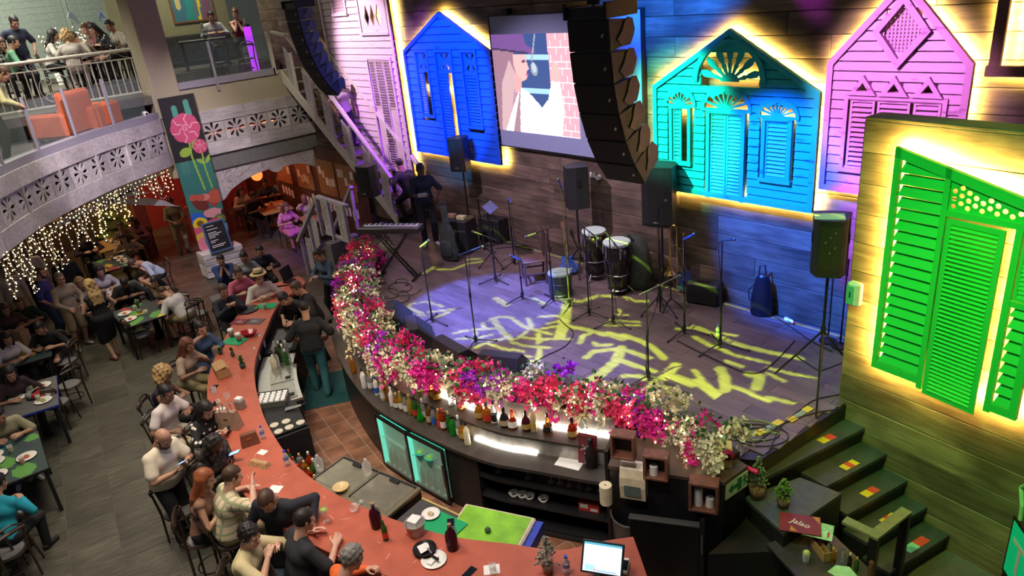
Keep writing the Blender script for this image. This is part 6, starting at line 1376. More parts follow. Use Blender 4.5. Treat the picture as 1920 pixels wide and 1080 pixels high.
class SDF:
    def __init__(s,lo,hi,h):s.lo=np.array(lo,float);s.h=h;n=np.ceil((np.array(hi)-s.lo)/h).astype(int)+1;s.D=np.ones(n,np.float32)
    def sub(s,lo,hi):
        a=np.maximum(np.floor((np.array(lo)-s.lo)/s.h).astype(int),0);b=np.minimum(np.ceil((np.array(hi)-s.lo)/s.h).astype(int)+1,s.D.shape)
        if(b<=a).any():return None,None
        g=[s.lo[k]+s.h*np.arange(a[k],b[k])for k in range(3)];return tuple(slice(a[k],b[k])for k in range(3)),np.meshgrid(*g,indexing='ij')
    def cap(s,a,b,r0,r1=None,k=.03,flat=None):
        a,b=np.array(a,float),np.array(b,float);r1=r0 if r1 is None else r1;R=max(r0,r1)+k+.06
        S,G_=s.sub(np.minimum(a,b)-R,np.maximum(a,b)+R)
        if S is None:return s
        d=b-a;L2=(d*d).sum()+1e-9;px,py,pz=G_[0]-a[0],G_[1]-a[1],G_[2]-a[2]
        t=np.clip((px*d[0]+py*d[1]+pz*d[2])/L2,0,1);dist=np.sqrt((px-t*d[0])**2+(py-t*d[1])**2+(pz-t*d[2])**2)-(r0+(r1-r0)*t)
        cur=s.D[S];hh=np.clip(.5+.5*(cur-dist)/k,0,1);s.D[S]=cur*(1-hh)+dist*hh-k*hh*(1-hh);return s
    def ell(s,c,r,k=.02,sub=False):
        c,r=np.array(c,float),np.array(r,float);S,G_=s.sub(c-r-.08,c+r+.08)
        if S is None:return s
        q=np.sqrt(sum(((G_[i]-c[i])/r[i])**2 for i in range(3)));dist=(q-1)*r.min()
        cur=s.D[S]
        if sub:s.D[S]=np.maximum(cur,-dist)
        else:hh=np.clip(.5+.5*(cur-dist)/k,0,1);s.D[S]=cur*(1-hh)+dist*hh-k*hh*(1-hh)
        return s
    def grid(s):return np.meshgrid(*[s.lo[k]+s.h*np.arange(s.D.shape[k])for k in range(3)],indexing='ij')
    def cut(s,p,n):
        """keep the side the normal points away from"""
        X,Y,Z=s.grid();n=np.array(n,float)/np.linalg.norm(n);s.D=np.maximum(s.D,((X-p[0])*n[0]+(Y-p[1])*n[1]+(Z-p[2])*n[2]).astype(np.float32));return s
    def mesh(s):return surfnet(s.D,s.lo,s.h)
def np_mesh(name,V,Q,mats,mi=None,smooth=True):
    me=bpy.data.meshes.new(name);me.from_pydata(V.tolist(),[],Q.tolist()if isinstance(Q,np.ndarray)else Q)
    for m in mats:me.materials.append(m)
    if mi is not None:me.polygons.foreach_set('material_index',np.array(mi,np.int32))
    me.polygons.foreach_set('use_smooth',[smooth]*len(me.polygons));me.update();return me
# ---- head template (centre of head at origin, facing +Y)
def make_head(fem):
    s=SDF((-.11,-.13,-.20),(.11,.15,.14),.0085)
    s.ell((0,-.012,.03),(.074,.096,.092));s.ell((0,.018,-.045),(.056,.068,.068),.03);s.cap((-.022,.066,-.088),(.022,.066,-.088),.022,k=.03);s.cap((-.035,.055,-.035),(.035,.055,-.035),.03,k=.02)
    s.cap((0,.085,.006),(0,.105,-.03),.010,.015,k=.012);s.cap((-.04,.078,.018),(.04,.078,.018),.013,k=.012)
    for x in(-1,1):
        s.ell((x*.032,.094,-.001),(.017,.013,.011),sub=True);s.cap((x*.076,-.012,.012),(x*.07,-.008,-.03),.013,.009,k=.008)
    s.cap((-.018,.088,-.056),(.018,.088,-.056),.010,k=.008);s.cap((0,-.02,-.06),(0,-.03,-.19),.048 if fem else .056,.05 if fem else .06,k=.03)
    V,Q=s.mesh();c=V[Q].mean(1);mi=np.zeros(len(Q),int)
    mi[(np.abs(c[:,0])<.026)&(c[:,1]>.082)&(np.abs(c[:,2]+.056)<.010)]=2
    mi[(np.abs(np.abs(c[:,0])-.032)<.018)&(c[:,1]>.07)&(np.abs(c[:,2]-.021)<.006)]=1
    e=MB()
    for x in(-1,1):e.ball((x*.032,.083,-.001),.0115,8,5)
    ev=np.array(e.v);n=len(V);V=np.concatenate([V,ev]);fs=Q.tolist()+[tuple(i+n for i in f)for f in e.f]
    em=[1 if np.mean(ev[list(f)],0)[1]>.0895 else 3 for f in e.f]
    return V,fs,mi.tolist()+em
HEADS={0:make_head(0),1:make_head(1)}
# ---- hand template: wrist at origin, fingers along +Y, palm facing -Z, thumb towards +X
def make_hand(curl,spread=.0):
    s=SDF((-.075,-.05,-.10),(.10,.22,.06),.0058)
    s.cap((0,-.03,0),(0,.01,0),.027,.026,k=.015)
    for i,x in enumerate((.032,.011,-.011,-.031)):s.cap((x*.6,.01,0),(x,.085,0),.0155,.0125,k=.016)
    for i,(x,l)in enumerate(((.032,.072),(.011,.082),(-.011,.075),(-.031,.058))):
        p=np.array((x,.088,0.));a=curl*.55;r=.0095
        for f in(.45,.32,.25):
            q=p+np.array((spread*x*.6*l,math.cos(a)*l*f,-math.sin(a)*l*f));s.cap(p,q,r,r*.9,k=.003);p=q;r*=.92;a+=curl
    a=.8;p=np.array((.03,.02,-.004));q=p+np.array((.028,.03,-.01));s.cap(p,q,.014,.0115,k=.012);q2=q+np.array((.012,.03,-.012*(1+curl)));s.cap(q,q2,.0112,.0098,k=.004);q3=q2+np.array((-.002-.012*curl,.024,-.014*curl));s.cap(q2,q3,.0098,.0085,k=.003)
    return s.mesh()
HANDS={'relax':make_hand(.35),'grip':make_hand(.95),'flat':make_hand(.12,1.)}
# ---- hair templates in head space
def make_hair(style):
    s=SDF((-.24,-.28,-.48),(.24,.2,.24),.0125)
    X,Y,Z=s.grid()
    nz=lambda f,a:a*(np.sin(X*f+1)*np.sin(Y*f*1.1+2)*np.sin(Z*f*.9))
    def shell(r,c=(0,-.014,.034)):s.ell(c,r)
    if style=='short':shell((.083,.105,.10));s.D+=nz(90,.004).astype(np.float32)
    elif style=='buzz':shell((.079,.101,.096))
    elif style=='curly':shell((.11,.13,.13));s.cap((-.07,-.03,-.05),(.07,-.03,-.05),.07,k=.05);s.D+=nz(70,.022).astype(np.float32)
    elif style=='curlshort':shell((.09,.112,.11));s.D+=nz(85,.012).astype(np.float32)
    elif style=='bun':shell((.082,.104,.1));s.cap((0,-.1,.07),(0,-.135,.085),.036,k=.02)
    elif style=='pony':shell((.082,.104,.1));s.cap((0,-.1,.05),(0,-.16,-.02),.03,.032,k=.02);s.cap((0,-.16,-.02),(0,-.13,-.22),.032,.015)
    elif style in('long','wavy'):
        shell((.088,.108,.103))
        for x in(-.062,-.03,0,.03,.062):s.cap((x,-.05,.02),(x*1.25,-.085,-.20),.04,.04,k=.03);s.cap((x*1.25,-.085,-.2),(x*1.3,-.1,-.36),.04,.025,k=.03)
        for x in(-1,1):s.cap((x*.075,-.005,.03),(x*.085,.0,-.15),.024,.026,k=.02);s.cap((x*.085,0,-.15),(x*.09,.02,-.26),.026,.016,k=.02)
        s.D+=nz(60 if style=='wavy' else 120,.012 if style=='wavy' else .004).astype(np.float32)
    elif style=='bob':
        shell((.09,.11,.105))
        for x in(-.06,0,.06):s.cap((x,-.05,.02),(x*1.2,-.07,-.12),.045,.04,k=.03)
        for x in(-1,1):s.cap((x*.075,0,.03),(x*.08,.01,-.1),.024,.024,k=.02)
    # carve the face and forehead line
    s.D=np.maximum(s.D,-np.maximum(np.maximum(.028-Y,Z-.062),np.abs(X)-.068).astype(np.float32))if style not in('curly',)else np.maximum(s.D,-np.maximum(np.maximum(.045-Y,Z-.05),np.abs(X)-.065).astype(np.float32))
    if style in('short','buzz','curlshort','bun','pony'):s.D=np.maximum(s.D,-np.maximum(Y*-.9+(-.05)-Z*.0,np.maximum(-.045-Y*-.0-1,Z*1.+.03)).astype(np.float32)*0-1)if 0 else np.maximum(s.D,(-.045-Z+np.clip(-Y,0,.1)*-.45).astype(np.float32))if style!='pony' else s.D
    return s.mesh()
HAIRS={}
def hair_mesh(style,m):
    k=(style,m.name)
    if k not in HAIRS:
        if style not in HAIRS:HAIRS[style]=make_hair(style)
        HAIRS[k]=np_mesh('hair',*HAIRS[style],[m])
    return HAIRS[k]
def vec(*a):return np.array(a,float)
def ik(a,t,l1,l2,hint):
    d=t-a;L_=np.linalg.norm(d);L2=min(L_,(l1+l2)*.995);d=d/max(L_,1e-6);x=(l1*l1-l2*l2+L2*L2)/(2*L2);y=math.sqrt(max(l1*l1-x*x,0));h=hint-d*np.dot(hint,d);h/=max(np.linalg.norm(h),1e-6)
    return a+d*x+h*y,a+d*L2
SKIN={k:mat('skin_'+k,c,.5,var=.05)for k,c in{'light':(.62,.36,.26),'tan':(.46,.25,.16),'brown':(.26,.13,.08),'dark':(.09,.045,.03)}.items()}
HAIRM={k:mat('hair_'+k,c,.55,var=.3,vs_=90)for k,c in{'black':(.012,.010,.010),'brown':(.06,.03,.018),'red':(.26,.07,.02),'blond':(.42,.27,.11),'grey':(.20,.185,.17),'auburn':(.14,.05,.03)}.items()}
M_EYE=mat('eye_white',(.7,.68,.65),.3,var=0);M_LIP=mat('lips',(.42,.12,.11),.45,var=0);M_BROW=mat('brow_dark',(.02,.013,.01),.6,var=0)
CLOTH={}
def cloth(c):
    if isinstance(c,bpy.types.Material):return c
    k='cloth_%02d_%02d_%02d'%tuple(int(v*99)for v in c)
    return mat(k,c,.85,var=.10,vs_=9)
def patmat(name,kind,c,c2,sc):
    m=mat(name,c,.85,var=0);nt=m.node_tree;b=nt.nodes['Principled BSDF'];tc=nt.nodes.new('ShaderNodeTexCoord');mx=nt.nodes.new('ShaderNodeMix');mx.data_type='RGBA';mx.inputs[6].default_value=(*c,1);mx.inputs[7].default_value=(*c2,1)
    if kind=='dots':
        v=nt.nodes.new('ShaderNodeTexVoronoi');v.inputs['Scale'].default_value=sc;th=nt.nodes.new('ShaderNodeMath');th.operation='LESS_THAN';th.inputs[1].default_value=.3;nt.links.new(tc.outputs['Object'],v.inputs['Vector']);nt.links.new(v.outputs['Distance'],th.inputs[0]);nt.links.new(th.outputs[0],mx.inputs[0])
    else:
        f=[]
        for ax in('X','Z'):
            wv=nt.nodes.new('ShaderNodeTexWave');wv.wave_type='BANDS';wv.bands_direction=ax;wv.inputs['Scale'].default_value=sc;g=nt.nodes.new('ShaderNodeMath');g.operation='GREATER_THAN';g.inputs[1].default_value=.82;nt.links.new(tc.outputs['Object'],wv.inputs['Vector']);nt.links.new(wv.outputs['Fac'],g.inputs[0]);f.append(g)
        a=nt.nodes.new('ShaderNodeMath');a.operation='MAXIMUM';nt.links.new(f[0].outputs[0],a.inputs[0]);nt.links.new(f[1].outputs[0],a.inputs[1]);k=nt.nodes.new('ShaderNodeMath');k.operation='MULTIPLY';k.inputs[1].default_value=.75;nt.links.new(a.outputs[0],k.inputs[0]);nt.links.new(k.outputs[0],mx.inputs[0])
    nt.links.new(mx.outputs[2],b.inputs['Base Color']);return m
POSES={}
def solve(P):
    """joint positions for a pose (person faces +Y, stands at the origin)"""
    f=P.get('fem',0);sc=P.get('h',1.72)/1.72;J={}
    pel=vec(0,0,P.get('pz',.93));ln,sd,tw=[math.radians(v)for v in(P.get('lean',4),P.get('side',0),P.get('twist',0))]
    up=vec(math.sin(sd),math.sin(ln)*math.cos(sd),math.cos(ln)*math.cos(sd));ln2=ln*1.25;up2=vec(math.sin(sd),math.sin(ln2)*math.cos(sd),math.cos(ln2)*math.cos(sd))
    rt=vec(math.cos(tw),math.sin(tw),0);rt2=rt-up2*np.dot(rt,up2);rt2/=np.linalg.norm(rt2);fw=np.cross(up2,rt2)
    sw=.158 if f else .18;hw=.10 if f else .092
    J['pel']=pel;J['waist']=pel+up*.15;J['chest']=J['waist']+up2*.19;J['neck']=J['chest']+up2*.185;J['up']=up2;J['rt']=rt2;J['fw']=fw
    hy,hpi=math.radians(P.get('hy',0)),math.radians(P.get('hp',8));ha=fw*math.cos(hy)-rt2*math.sin(hy);hu=up2*.6+vec(0,0,.4);hu/=np.linalg.norm(hu);ha=ha-hu*np.dot(ha,hu);ha/=np.linalg.norm(ha)
    fwd=ha*math.cos(hpi)-hu*math.sin(hpi);hu2=hu*math.cos(hpi)+ha*math.sin(hpi);J['hF']=fwd;J['hU']=hu2;J['hR']=np.cross(fwd,hu2);J['head']=J['neck']+up2*.03+hu2*.135+fwd*.022
    for s,n in((1,'R'),(-1,'L')):
        J['sh'+n]=J['neck']-up2*.085+rt2*s*sw;J['hip'+n]=pel+rt*s*hw-vec(0,0,.02)
        t=P.get('hand'+n);t=J['sh'+n]+vec(s*.08,.06,-.52)if t is None else vec(*t)
        hint=vec(*P.get('elb'+n,(s*.9,-.5,-.6)));J['el'+n],J['wr'+n]=ik(J['sh'+n],t,.285,.25,hint)
        t=vec(*P.get('foot'+n,(s*.1,0,.09)));J['kn'+n],J['an'+n]=ik(J['hip'+n],t,.43,.42,vec(*P.get('kneeh'+n,(s*.15,1,.15))))
        J['fd'+n]=vec(s*.25,1,0)/np.linalg.norm(vec(s*.25,1,0))if 'fd' not in P else vec(*P['fd'])
    return J
PEOPLE={}
def person(label,P,skin='tan',hair='short',hc='black',shirt=(.5,.5,.5),sleeve=.6,pants=(.03,.035,.05),plen=1.,shoes=(.02,.02,.02),fem=0,bulk=1.,skirt=0,beard=None,h=.02,hands='relax',glasses=0,strap=0,loose=.018):
    P=dict(P);P['fem']=fem;J=solve(P);pts=np.array([v for k,v in J.items()if k not in('up','rt','fw','hF','hU','hR')and not k.startswith('fd')]);lo,hi=pts.min(0)-.2,pts.max(0)+.2;lo[2]=max(lo[2],-.03)
    b=bulk*(.93 if fem else 1.);rt=J['rt']
    def torso(s,e=0.,top=True):
        s.cap(J['pel']-rt*.065,J['pel']+rt*.065,.112*b+e,k=.06);s.cap(J['waist']-rt*.05,J['waist']+rt*.05,.100*b*(.92 if fem else 1)+e,k=.08);s.cap(J['chest']-rt*.075,J['chest']+rt*.075,.105*b+e,k=.08)
        if top:
            s.cap(J['shL'],J['shR'],.046*b+e*.6,k=.05)
            for n in 'LR':s.cap(J['neck']-J['up']*.02,J['sh'+n],.035+e*.4,.04+e*.4,k=.05)
        if fem:s.cap(J['chest']-rt*.07+J['fw']*.06,J['chest']+rt*.07+J['fw']*.06,.065+e*.5,k=.05)
        elif b>1.1:s.cap(J['waist']+J['fw']*.05-vec(0,0,.04),J['waist']+J['fw']*.05,.11*b+e,k=.06)
    def arm(s,n,e=0.,fl=1.):
        s.cap(J['sh'+n],J['el'+n],.049*b+e,.040*b+e,k=.025)
        if fl>0:s.cap(J['el'+n],J['el'+n]+(J['wr'+n]-J['el'+n])*fl,.040*b+e,(.040-.013*fl)*b+e,k=.015)
    def leg(s,n,e=0.,ee=None):
        s.cap(J['hip'+n],J['kn'+n],.083*b+e,.056*b+e,k=.04);s.cap(J['kn'+n],J['an'+n],.056*b+e,.037*b+(e if ee is None else ee),k=.03)
    s=SDF(lo,hi,h);torso(s);s.cap(J['neck']-J['up']*.06,J['neck']+J['up']*.05,.058 if not fem else .05,.052 if not fem else .045,k=.03)
    for n in 'LR':
        arm(s,n);leg(s,n)
        heel=J['an'+n]-J['fd'+n]*.035-vec(0,0,.045);s.cap(J['an'+n]-vec(0,0,.02),heel,.037,.032,k=.02);s.cap(heel,J['an'+n]+J['fd'+n]*.14-vec(0,0,.055),.032,.027,k=.02)
    V,Q=s.mesh();fs=Q.tolist();mi=[0]*len(fs)
    def join(V2,F2,M4,m2=None,flip=False):
        nonlocal V,fs,mi
        W=V2@M4[:3,:3].T+M4[:3,3];n=len(V);V=np.concatenate([V,W]);F2=F2.tolist()if isinstance(F2,np.ndarray)else F2
        fs+=[tuple(i+n for i in(f[::-1]if flip else f))for f in F2];mi+=m2 if m2 is not None else[0]*len(F2)
    HM=np.eye(4);HM[:3,0]=J['hR'];HM[:3,1]=J['hF'];HM[:3,2]=J['hU'];HM[:3,3]=J['head'];HM[:3,:3]*=1.06
    hv,hf,hm=HEADS[fem];join(hv,hf,HM,hm)
    for n,sg_ in(('R',1),('L',-1)):
        d=J['wr'+n]-J['el'+n];d/=np.linalg.norm(d);pn=vec(*P.get('palm'+n,(-sg_*.7,.1,-.6)));pn=pn-d*np.dot(pn,d);pn/=np.linalg.norm(pn);zax=-pn;xax=np.cross(d,zax);M4=np.eye(4);M4[:3,0]=xax*(1 if n=='L' else-1)*1.;M4[:3,1]=d;M4[:3,2]=zax;M4[:3,3]=J['wr'+n]
        hk=P.get('grip'+n,hands);k=.95 if fem else 1.05;M4[:3,:3]*=k;join(*HANDS[hk],M4,flip=(n!='L'))
    o=put('person',np_mesh('person',V,fs,[SKIN[skin],M_BROW,M_LIP,M_EYE],mi));o['label']=label;o['category']='person'
    # shirt / top
    sh=shirt
    if sh is not None:
        s=SDF(lo,hi,h);torso(s,loose)
        for n in 'LR':
            if sleeve>0:
                if sleeve<1:s.cap(J['sh'+n],J['sh'+n]+(J['el'+n]-J['sh'+n])*sleeve*1.25,.047*b+loose*.8,.05*b+loose,k=.03)
                else:arm(s,n,loose*.8,min(.97,.97*(sleeve-.0)))
        s.cut(J['neck']+J['up']*(.03 if not strap else-.05),J['up']);dn=P.get('hem',-.06 if P.get('pz',.93)>.9 else-.02);s.cut(J['pel']+(J['waist']-J['pel'])/.15*dn,-(J['waist']-J['pel']))
        put('shirt' if not fem else 'top',np_mesh('shirt',*s.mesh(),[cloth(sh)]),o)
    if pants is not None:
        s=SDF(lo,hi,h);s.cap(J['pel']-rt*.065,J['pel']+rt*.065,.112*b+.012,k=.06);s.cap(J['waist']-rt*.05,J['waist']+rt*.05,.095*b+.008,k=.06)
        if skirt:
            for n in 'LR':s.cap(J['hip'+n],J['kn'+n]+(J['kn'+n]-J['hip'+n])*.1,.11*b,.11*b,k=.1)
            s.cap((J['hipL']+J['hipR'])/2,(J['knL']+J['knR'])/2,.1,.09,k=.1)
        else:
            for n in 'LR':
                if plen>=1:leg(s,n,.014,.022)
                else:s.cap(J['hip'+n],J['kn'+n],.083*b+.018,.062*b+.02,k=.04)
        s.cut(J['waist']-(J['waist']-J['pel'])*.3,J['waist']-J['pel'])
        put('trousers' if not skirt else 'skirt',np_mesh('trousers',*s.mesh(),[cloth(pants)]),o)
    if shoes is not None and h<.025:
        for n in 'LR':
            a=J['an'+n];heel=a-J['fd'+n]*.035-vec(0,0,.05);toe=a+J['fd'+n]*.15-vec(0,0,.058);s=SDF(np.minimum(heel,toe)-.08,np.maximum(a,toe)+.08,.014);s.cap(a-vec(0,0,.02),heel,.042,.037,k=.02);s.cap(heel,toe,.037,.033,k=.02);s.cut(a,(0,0,1));s.cut((a[0],a[1],max(a[2]-.088,.002)),(0,0,-1));put('shoe',np_mesh('shoe',*s.mesh(),[cloth(shoes)]),o)
    MW=Matrix([list(r)for r in HM])
    if hair:put('hair',hair_mesh(hair,HAIRM[hc]),o).matrix_local=MW
    if beard:
        s=SDF((-.09,-.05,-.14),(.09,.13,.03),.010);s.cap((-.045,.05,-.075),(.045,.05,-.075),.034,k=.02);s.cap((-.02,.08,-.09),(.02,.08,-.09),.026,k=.02)
        for x in(-1,1):s.cap((x*.062,.01,-.01),(x*.05,.045,-.07),.016,.022,k=.015)
        s.ell((0,.1,-.053),(.024,.03,.009),sub=True);put('beard',np_mesh('beard',*s.mesh(),[HAIRM[beard]]),o).matrix_local=MW
    if glasses:
        g=MB()
        for x in(-1,1):g.tube([(x*.034+.021*math.cos(t),.103,.002+.017*math.sin(t))for t in np.linspace(0,2*PI,10)],.0025,4);g.tube([(x*.056,.1,.004),(x*.078,.0,.012)],.0025,4)
        g.tube([(-.013,.106,.004),(.013,.106,.004)],.0025,4);g.build('glasses',M_BLACK,o).matrix_local=MW
    return o,J,MW
def place(res,head,to,zf=0.,X=None,scale=1.,push=0.):
    """stand the finished figure so that its head is seen where the photograph shows it, facing a given point"""
    o,J,MW=res;hz=J['head'][2]*scale
    if X is not None:q=onX(head[0],head[1],X);
    else:q=onz(head[0],head[1],zf+hz)
    t=onz(to[0],to[1],zf+hz)if X is None else onX(to[0],to[1],X)
    d=Vector((t.x-q.x,t.y-q.y,0));
    if X is not None:d=Vector(to[2]+(0,))if len(to)>2 else d
    a=math.atan2(d.y,d.x)-PI/2;R_=Matrix.Rotation(a,4,'Z');off=R_@Vector((J['head'][0]*scale,J['head'][1]*scale,0))
    o.location=(q.x-off.x,q.y-off.y,zf);o.rotation_euler.z=a;o.scale=(scale,)*3;return o
def wpt(o,p):return o.matrix_basis@Vector(tuple(p))

# ================================================================ chairs
M_BENT=mat('dark_bentwood',(.035,.02,.014),.35,var=.3);M_SEATP=mat('grey_seat_pad',(.16,.16,.16),.7,var=.1)
def make_chair(name,seat_h,m,pad):
    t=thing(name,'','chair',(0,0,0));r=.2
    MB().lathe([(r,seat_h-.035),(r+.01,seat_h-.02),(r,seat_h-.005)],18).build('seat',m,t);MB().lathe([(r-.02,seat_h-.005),(r-.02,seat_h),(.001,seat_h+.006)],18,cap=False).build('seat_pad',pad,t)
    for sx in(-1,1):MB().tube([(sx*.15,.14,seat_h-.03),(sx*.19,.19,0)],[.016,.013],6).build('leg',m,t);MB().tube([(sx*.17,-.19,0),(sx*.16,-.17,seat_h),(sx*.17,-.22,seat_h+.30)],[.013,.017,.014],6).build('leg',m,t)
    MB().tube([(-.17,-.22,seat_h+.27)]+[(.2*math.sin(a),-.23-.0*math.cos(a),seat_h+.28+.15*math.cos(a))for a in np.linspace(-1.25,1.25,9)]+[(.17,-.22,seat_h+.27)],.014,6).build('back_hoop',m,t)
    MB().tube([(-.185,-.225,seat_h+.33),(0,-.25,seat_h+.35),(.185,-.225,seat_h+.33)],.03,6).build('back_rail',m,t);MB().tube([(.17*math.cos(a),.17*math.sin(a),seat_h*.42)for a in np.linspace(0,2*PI,17)],.009,5).build('foot_ring',m,t)
    return t
CH=make_chair('bentwood_chair',.47,M_BENT,M_SEATP);ST=make_chair('bentwood_bar_stool',.74,M_BENT,M_SEATP);CH_used=[0,0]
def chair(loc,rz,label,stool=False):
    i=1 if stool else 0;proto=(CH,ST)[i]
    if not CH_used[i]:o=proto;CH_used[i]=1
    else:o=copy_tree(proto)
    o.location=loc;o.rotation_euler.z=rz;o['label']=label;o['category']='bar stool' if stool else 'chair';o['group']='bar stools along the coral bar' if stool else 'bentwood dining chairs';return o
# ================================================================ the crowd
def Sd(**k):return k
def Ch(**k):d=dict(pz=.565,footR=(.13,.40,.09),footL=(-.13,.38,.09),handR=(.15,.38,.80),handL=(-.17,.36,.80),lean=14,hp=10);d.update(k);return d
def Bs(**k):d=dict(pz=.845,footR=(.12,.32,.40),footL=(-.12,.30,.40),handR=(.15,.40,1.14),handL=(-.17,.40,1.14),lean=12,hp=8);d.update(k);return d
BLK=(.012,.012,.014);NAVY=(.018,.025,.06);DEN=(.05,.09,.16);KHK=(.30,.24,.13);WHT=(.66,.62,.56);GREY=(.16,.16,.18);BGE=(.42,.33,.25)
PLAID=patmat('plaid_cloth','plaid',(.62,.52,.36),(.20,.28,.14),3.2);DOTS=patmat('dotted_cloth','dots',(.012,.012,.014),(.75,.70,.66),13);LACE=patmat('lace_cloth','dots',(.014,.012,.014),(.10,.07,.06),22);FLOR=patmat('floral_cloth','dots',(.55,.18,.28),(.75,.55,.55),16);BSHIRT=patmat('beige_print','dots',(.42,.34,.25),(.55,.47,.36),30)
PH={}
def seat(o,stool,lb):chair(o.location,o.rotation_euler.z,lb,stool)
def P(label,head,to,pose,chairlb=None,stool=False,zf=0.,X=None,scale=1.,**k):
    r=person('person '+label,pose,**k);o=place(r,head,to,zf,X,scale);PH[label]=(o,r[1])
    if chairlb:chair(tuple(o.location),o.rotation_euler.z,chairlb,stool)
    return o,r[1]
SCRN=emit('phone_screen',(.25,.5,1),2.2)
def phone(o,p,label,on=True,rot=(.7,0,0)):
    t=thing('phone',label,'phone',wpt(o,p),o.rotation_euler.z);t.rotation_euler=(rot[0],rot[1],o.rotation_euler.z+rot[2])
    MB().bbox(-.037,.037,-.075,.075,-.005,.004,.003).build('case',M_BLACK,t);MB().box(-.033,.033,-.07,.07,.004,.0055).build('screen',SCRN if on else mat('dark_screen',(.01,.012,.02),.1,var=0),t)
# --- along the bar
o,J=P('in white short-sleeved shirt and black jeans standing with a phone',(306,822),(440,850),Sd(handR=(.10,.34,1.16),handL=(-.08,.36,1.18),hp=28,lean=10,footR=(.13,.1,.09),footL=(-.12,-.12,.09),hem=-.16,palmR=(-.5,0,.8),palmL=(.5,0,.8)),skin='tan',hair=None,beard='brown',shirt=(.72,.64,.52),sleeve=.55,pants=BLK,shoes=(.5,.46,.38),bulk=1.12,hands='grip',h=.016,loose=.026,scale=1.02);phone(o,(.0,.40,1.25),'phone held by the standing person in white shirt',True,(.5,0,0))
P('in white tee seated on a stool looking along the bar',(312,737),(440,745),Bs(handR=(.2,.3,1.0),handL=(-.12,.36,1.14)),'bar stool under the person in white tee',True,skin='brown',hair='short',hc='black',shirt=(.70,.62,.62),sleeve=.5,pants=(.5,.46,.33),bulk=1.1,h=.017)
P('in navy sleeveless top with big curly hair at the bar',(306,702),(420,690),Bs(handR=(.1,.38,1.13),handL=(-.08,.4,1.13)),'bar stool under the curly-haired person in navy',True,skin='brown',hair='curly',hc='blond',shirt=(.02,.018,.04),sleeve=0,pants=BLK,fem=1,glasses=1,h=.017)
P('in beige top with long reddish hair beside the paper bag',(351,647),(450,650),Bs(handR=(.2,.42,1.14),handL=(-.1,.30,1.22)),'bar stool under the person in beige top',True,skin='brown',hair='long',hc='auburn',shirt=(.36,.27,.2),sleeve=.6,pants=(.3,.25,.12),fem=1,h=.018)
P('in denim jacket sipping a drink at the bar',(376,616),(470,640),Bs(handR=(.06,.22,1.40),handL=(-.1,.36,1.15),lean=10),'bar stool under the person in denim jacket',True,skin='tan',hair='bun',hc='black',shirt=(.05,.10,.19),sleeve=1,pants=DEN,fem=1,h=.018,hands='grip')
o,J=P('in black polka-dot blouse looking at a phone at the bar',(386,768),(470,800),Bs(handR=(.12,.44,1.2),handL=(-.1,.40,1.15),hp=22),'bar stool under the person in polka dots',True,skin='tan',hair='long',hc='black',shirt=DOTS,sleeve=1,pants=WHT,fem=1,h=.017,hands='grip');phone(o,(.12,.52,1.26),'lit phone held by the person in polka dots')
o,J=P('in black lace top with braided hair holding a lit phone',(402,832),(470,850),Bs(handR=(.12,.38,1.16),handL=(-.26,.12,1.12),hp=16,hy=40),'bar stool under the person in black lace top',True,skin='dark',hair='wavy',hc='black',shirt=LACE,sleeve=1,pants=BLK,fem=1,h=.017,hands='grip');phone(o,(-.27,.2,1.2),'bright phone held low by the person in black lace',True,(.3,0,.5))
P('with long copper hair seated behind the plaid shirt',(384,898),(470,880),Bs(handR=(.1,.3,1.1),handL=(-.1,.3,1.1)),'bar stool under the copper-haired person',True,skin='tan',hair='long',hc='red',shirt=(.25,.13,.08),sleeve=0,pants=BLK,fem=1,h=.017)
P('in pale plaid shirt seen from behind, hand raised',(436,893),(520,855),Bs(handR=(.22,.36,1.42),handL=(-.2,.38,1.14),lean=14,palmR=(0,1,0)),'bar stool under the person in plaid shirt',True,skin='light',hair='short',hc='brown',shirt=PLAID,sleeve=.8,pants=KHK,bulk=1.15,h=.016,loose=.026)
P('in dark navy shirt and beard leaning elbow on the bar',(500,938),(455,1010),Sd(handR=(.16,.36,1.02),handL=(-.44,.12,1.14),lean=16,hp=30,side=-6,pz=.95),skin='tan',hair='short',hc='brown',beard='grey',shirt=(.016,.018,.03),sleeve=1,pants=BLK,bulk=1.1,h=.016,hands='flat')
P('in black tee seen from behind at the bar',(571,975),(650,935),Bs(handR=(.15,.40,1.14),handL=(-.26,.30,1.14)),'bar stool under the person in black tee',True,skin='light',hair='short',hc='black',shirt=(.02,.021,.028),sleeve=.7,pants=BLK,bulk=1.12,h=.016)
P('in orange shirt with curly grey hair, fists on the bar',(660,1046),(745,1000),Bs(handR=(.2,.44,1.13),handL=(-.14,.44,1.13),lean=18,hp=12),'bar stool under the person in orange',True,skin='light',hair='curlshort',hc='grey',shirt=(.75,.14,.03),sleeve=1,pants=BLK,h=.016,hands='grip')
P('in cream shirt and dark hair holding a small cup',(468,1004),(530,1000),Bs(handR=(.10,.34,1.30),handL=(-.1,.36,1.26),lean=10,hy=-15),'bar stool under the person in cream shirt',True,skin='light',hair='curlshort',hc='black',shirt=(.62,.53,.30),sleeve=.95,pants=DEN,bulk=1.1,h=.016,hands='grip')
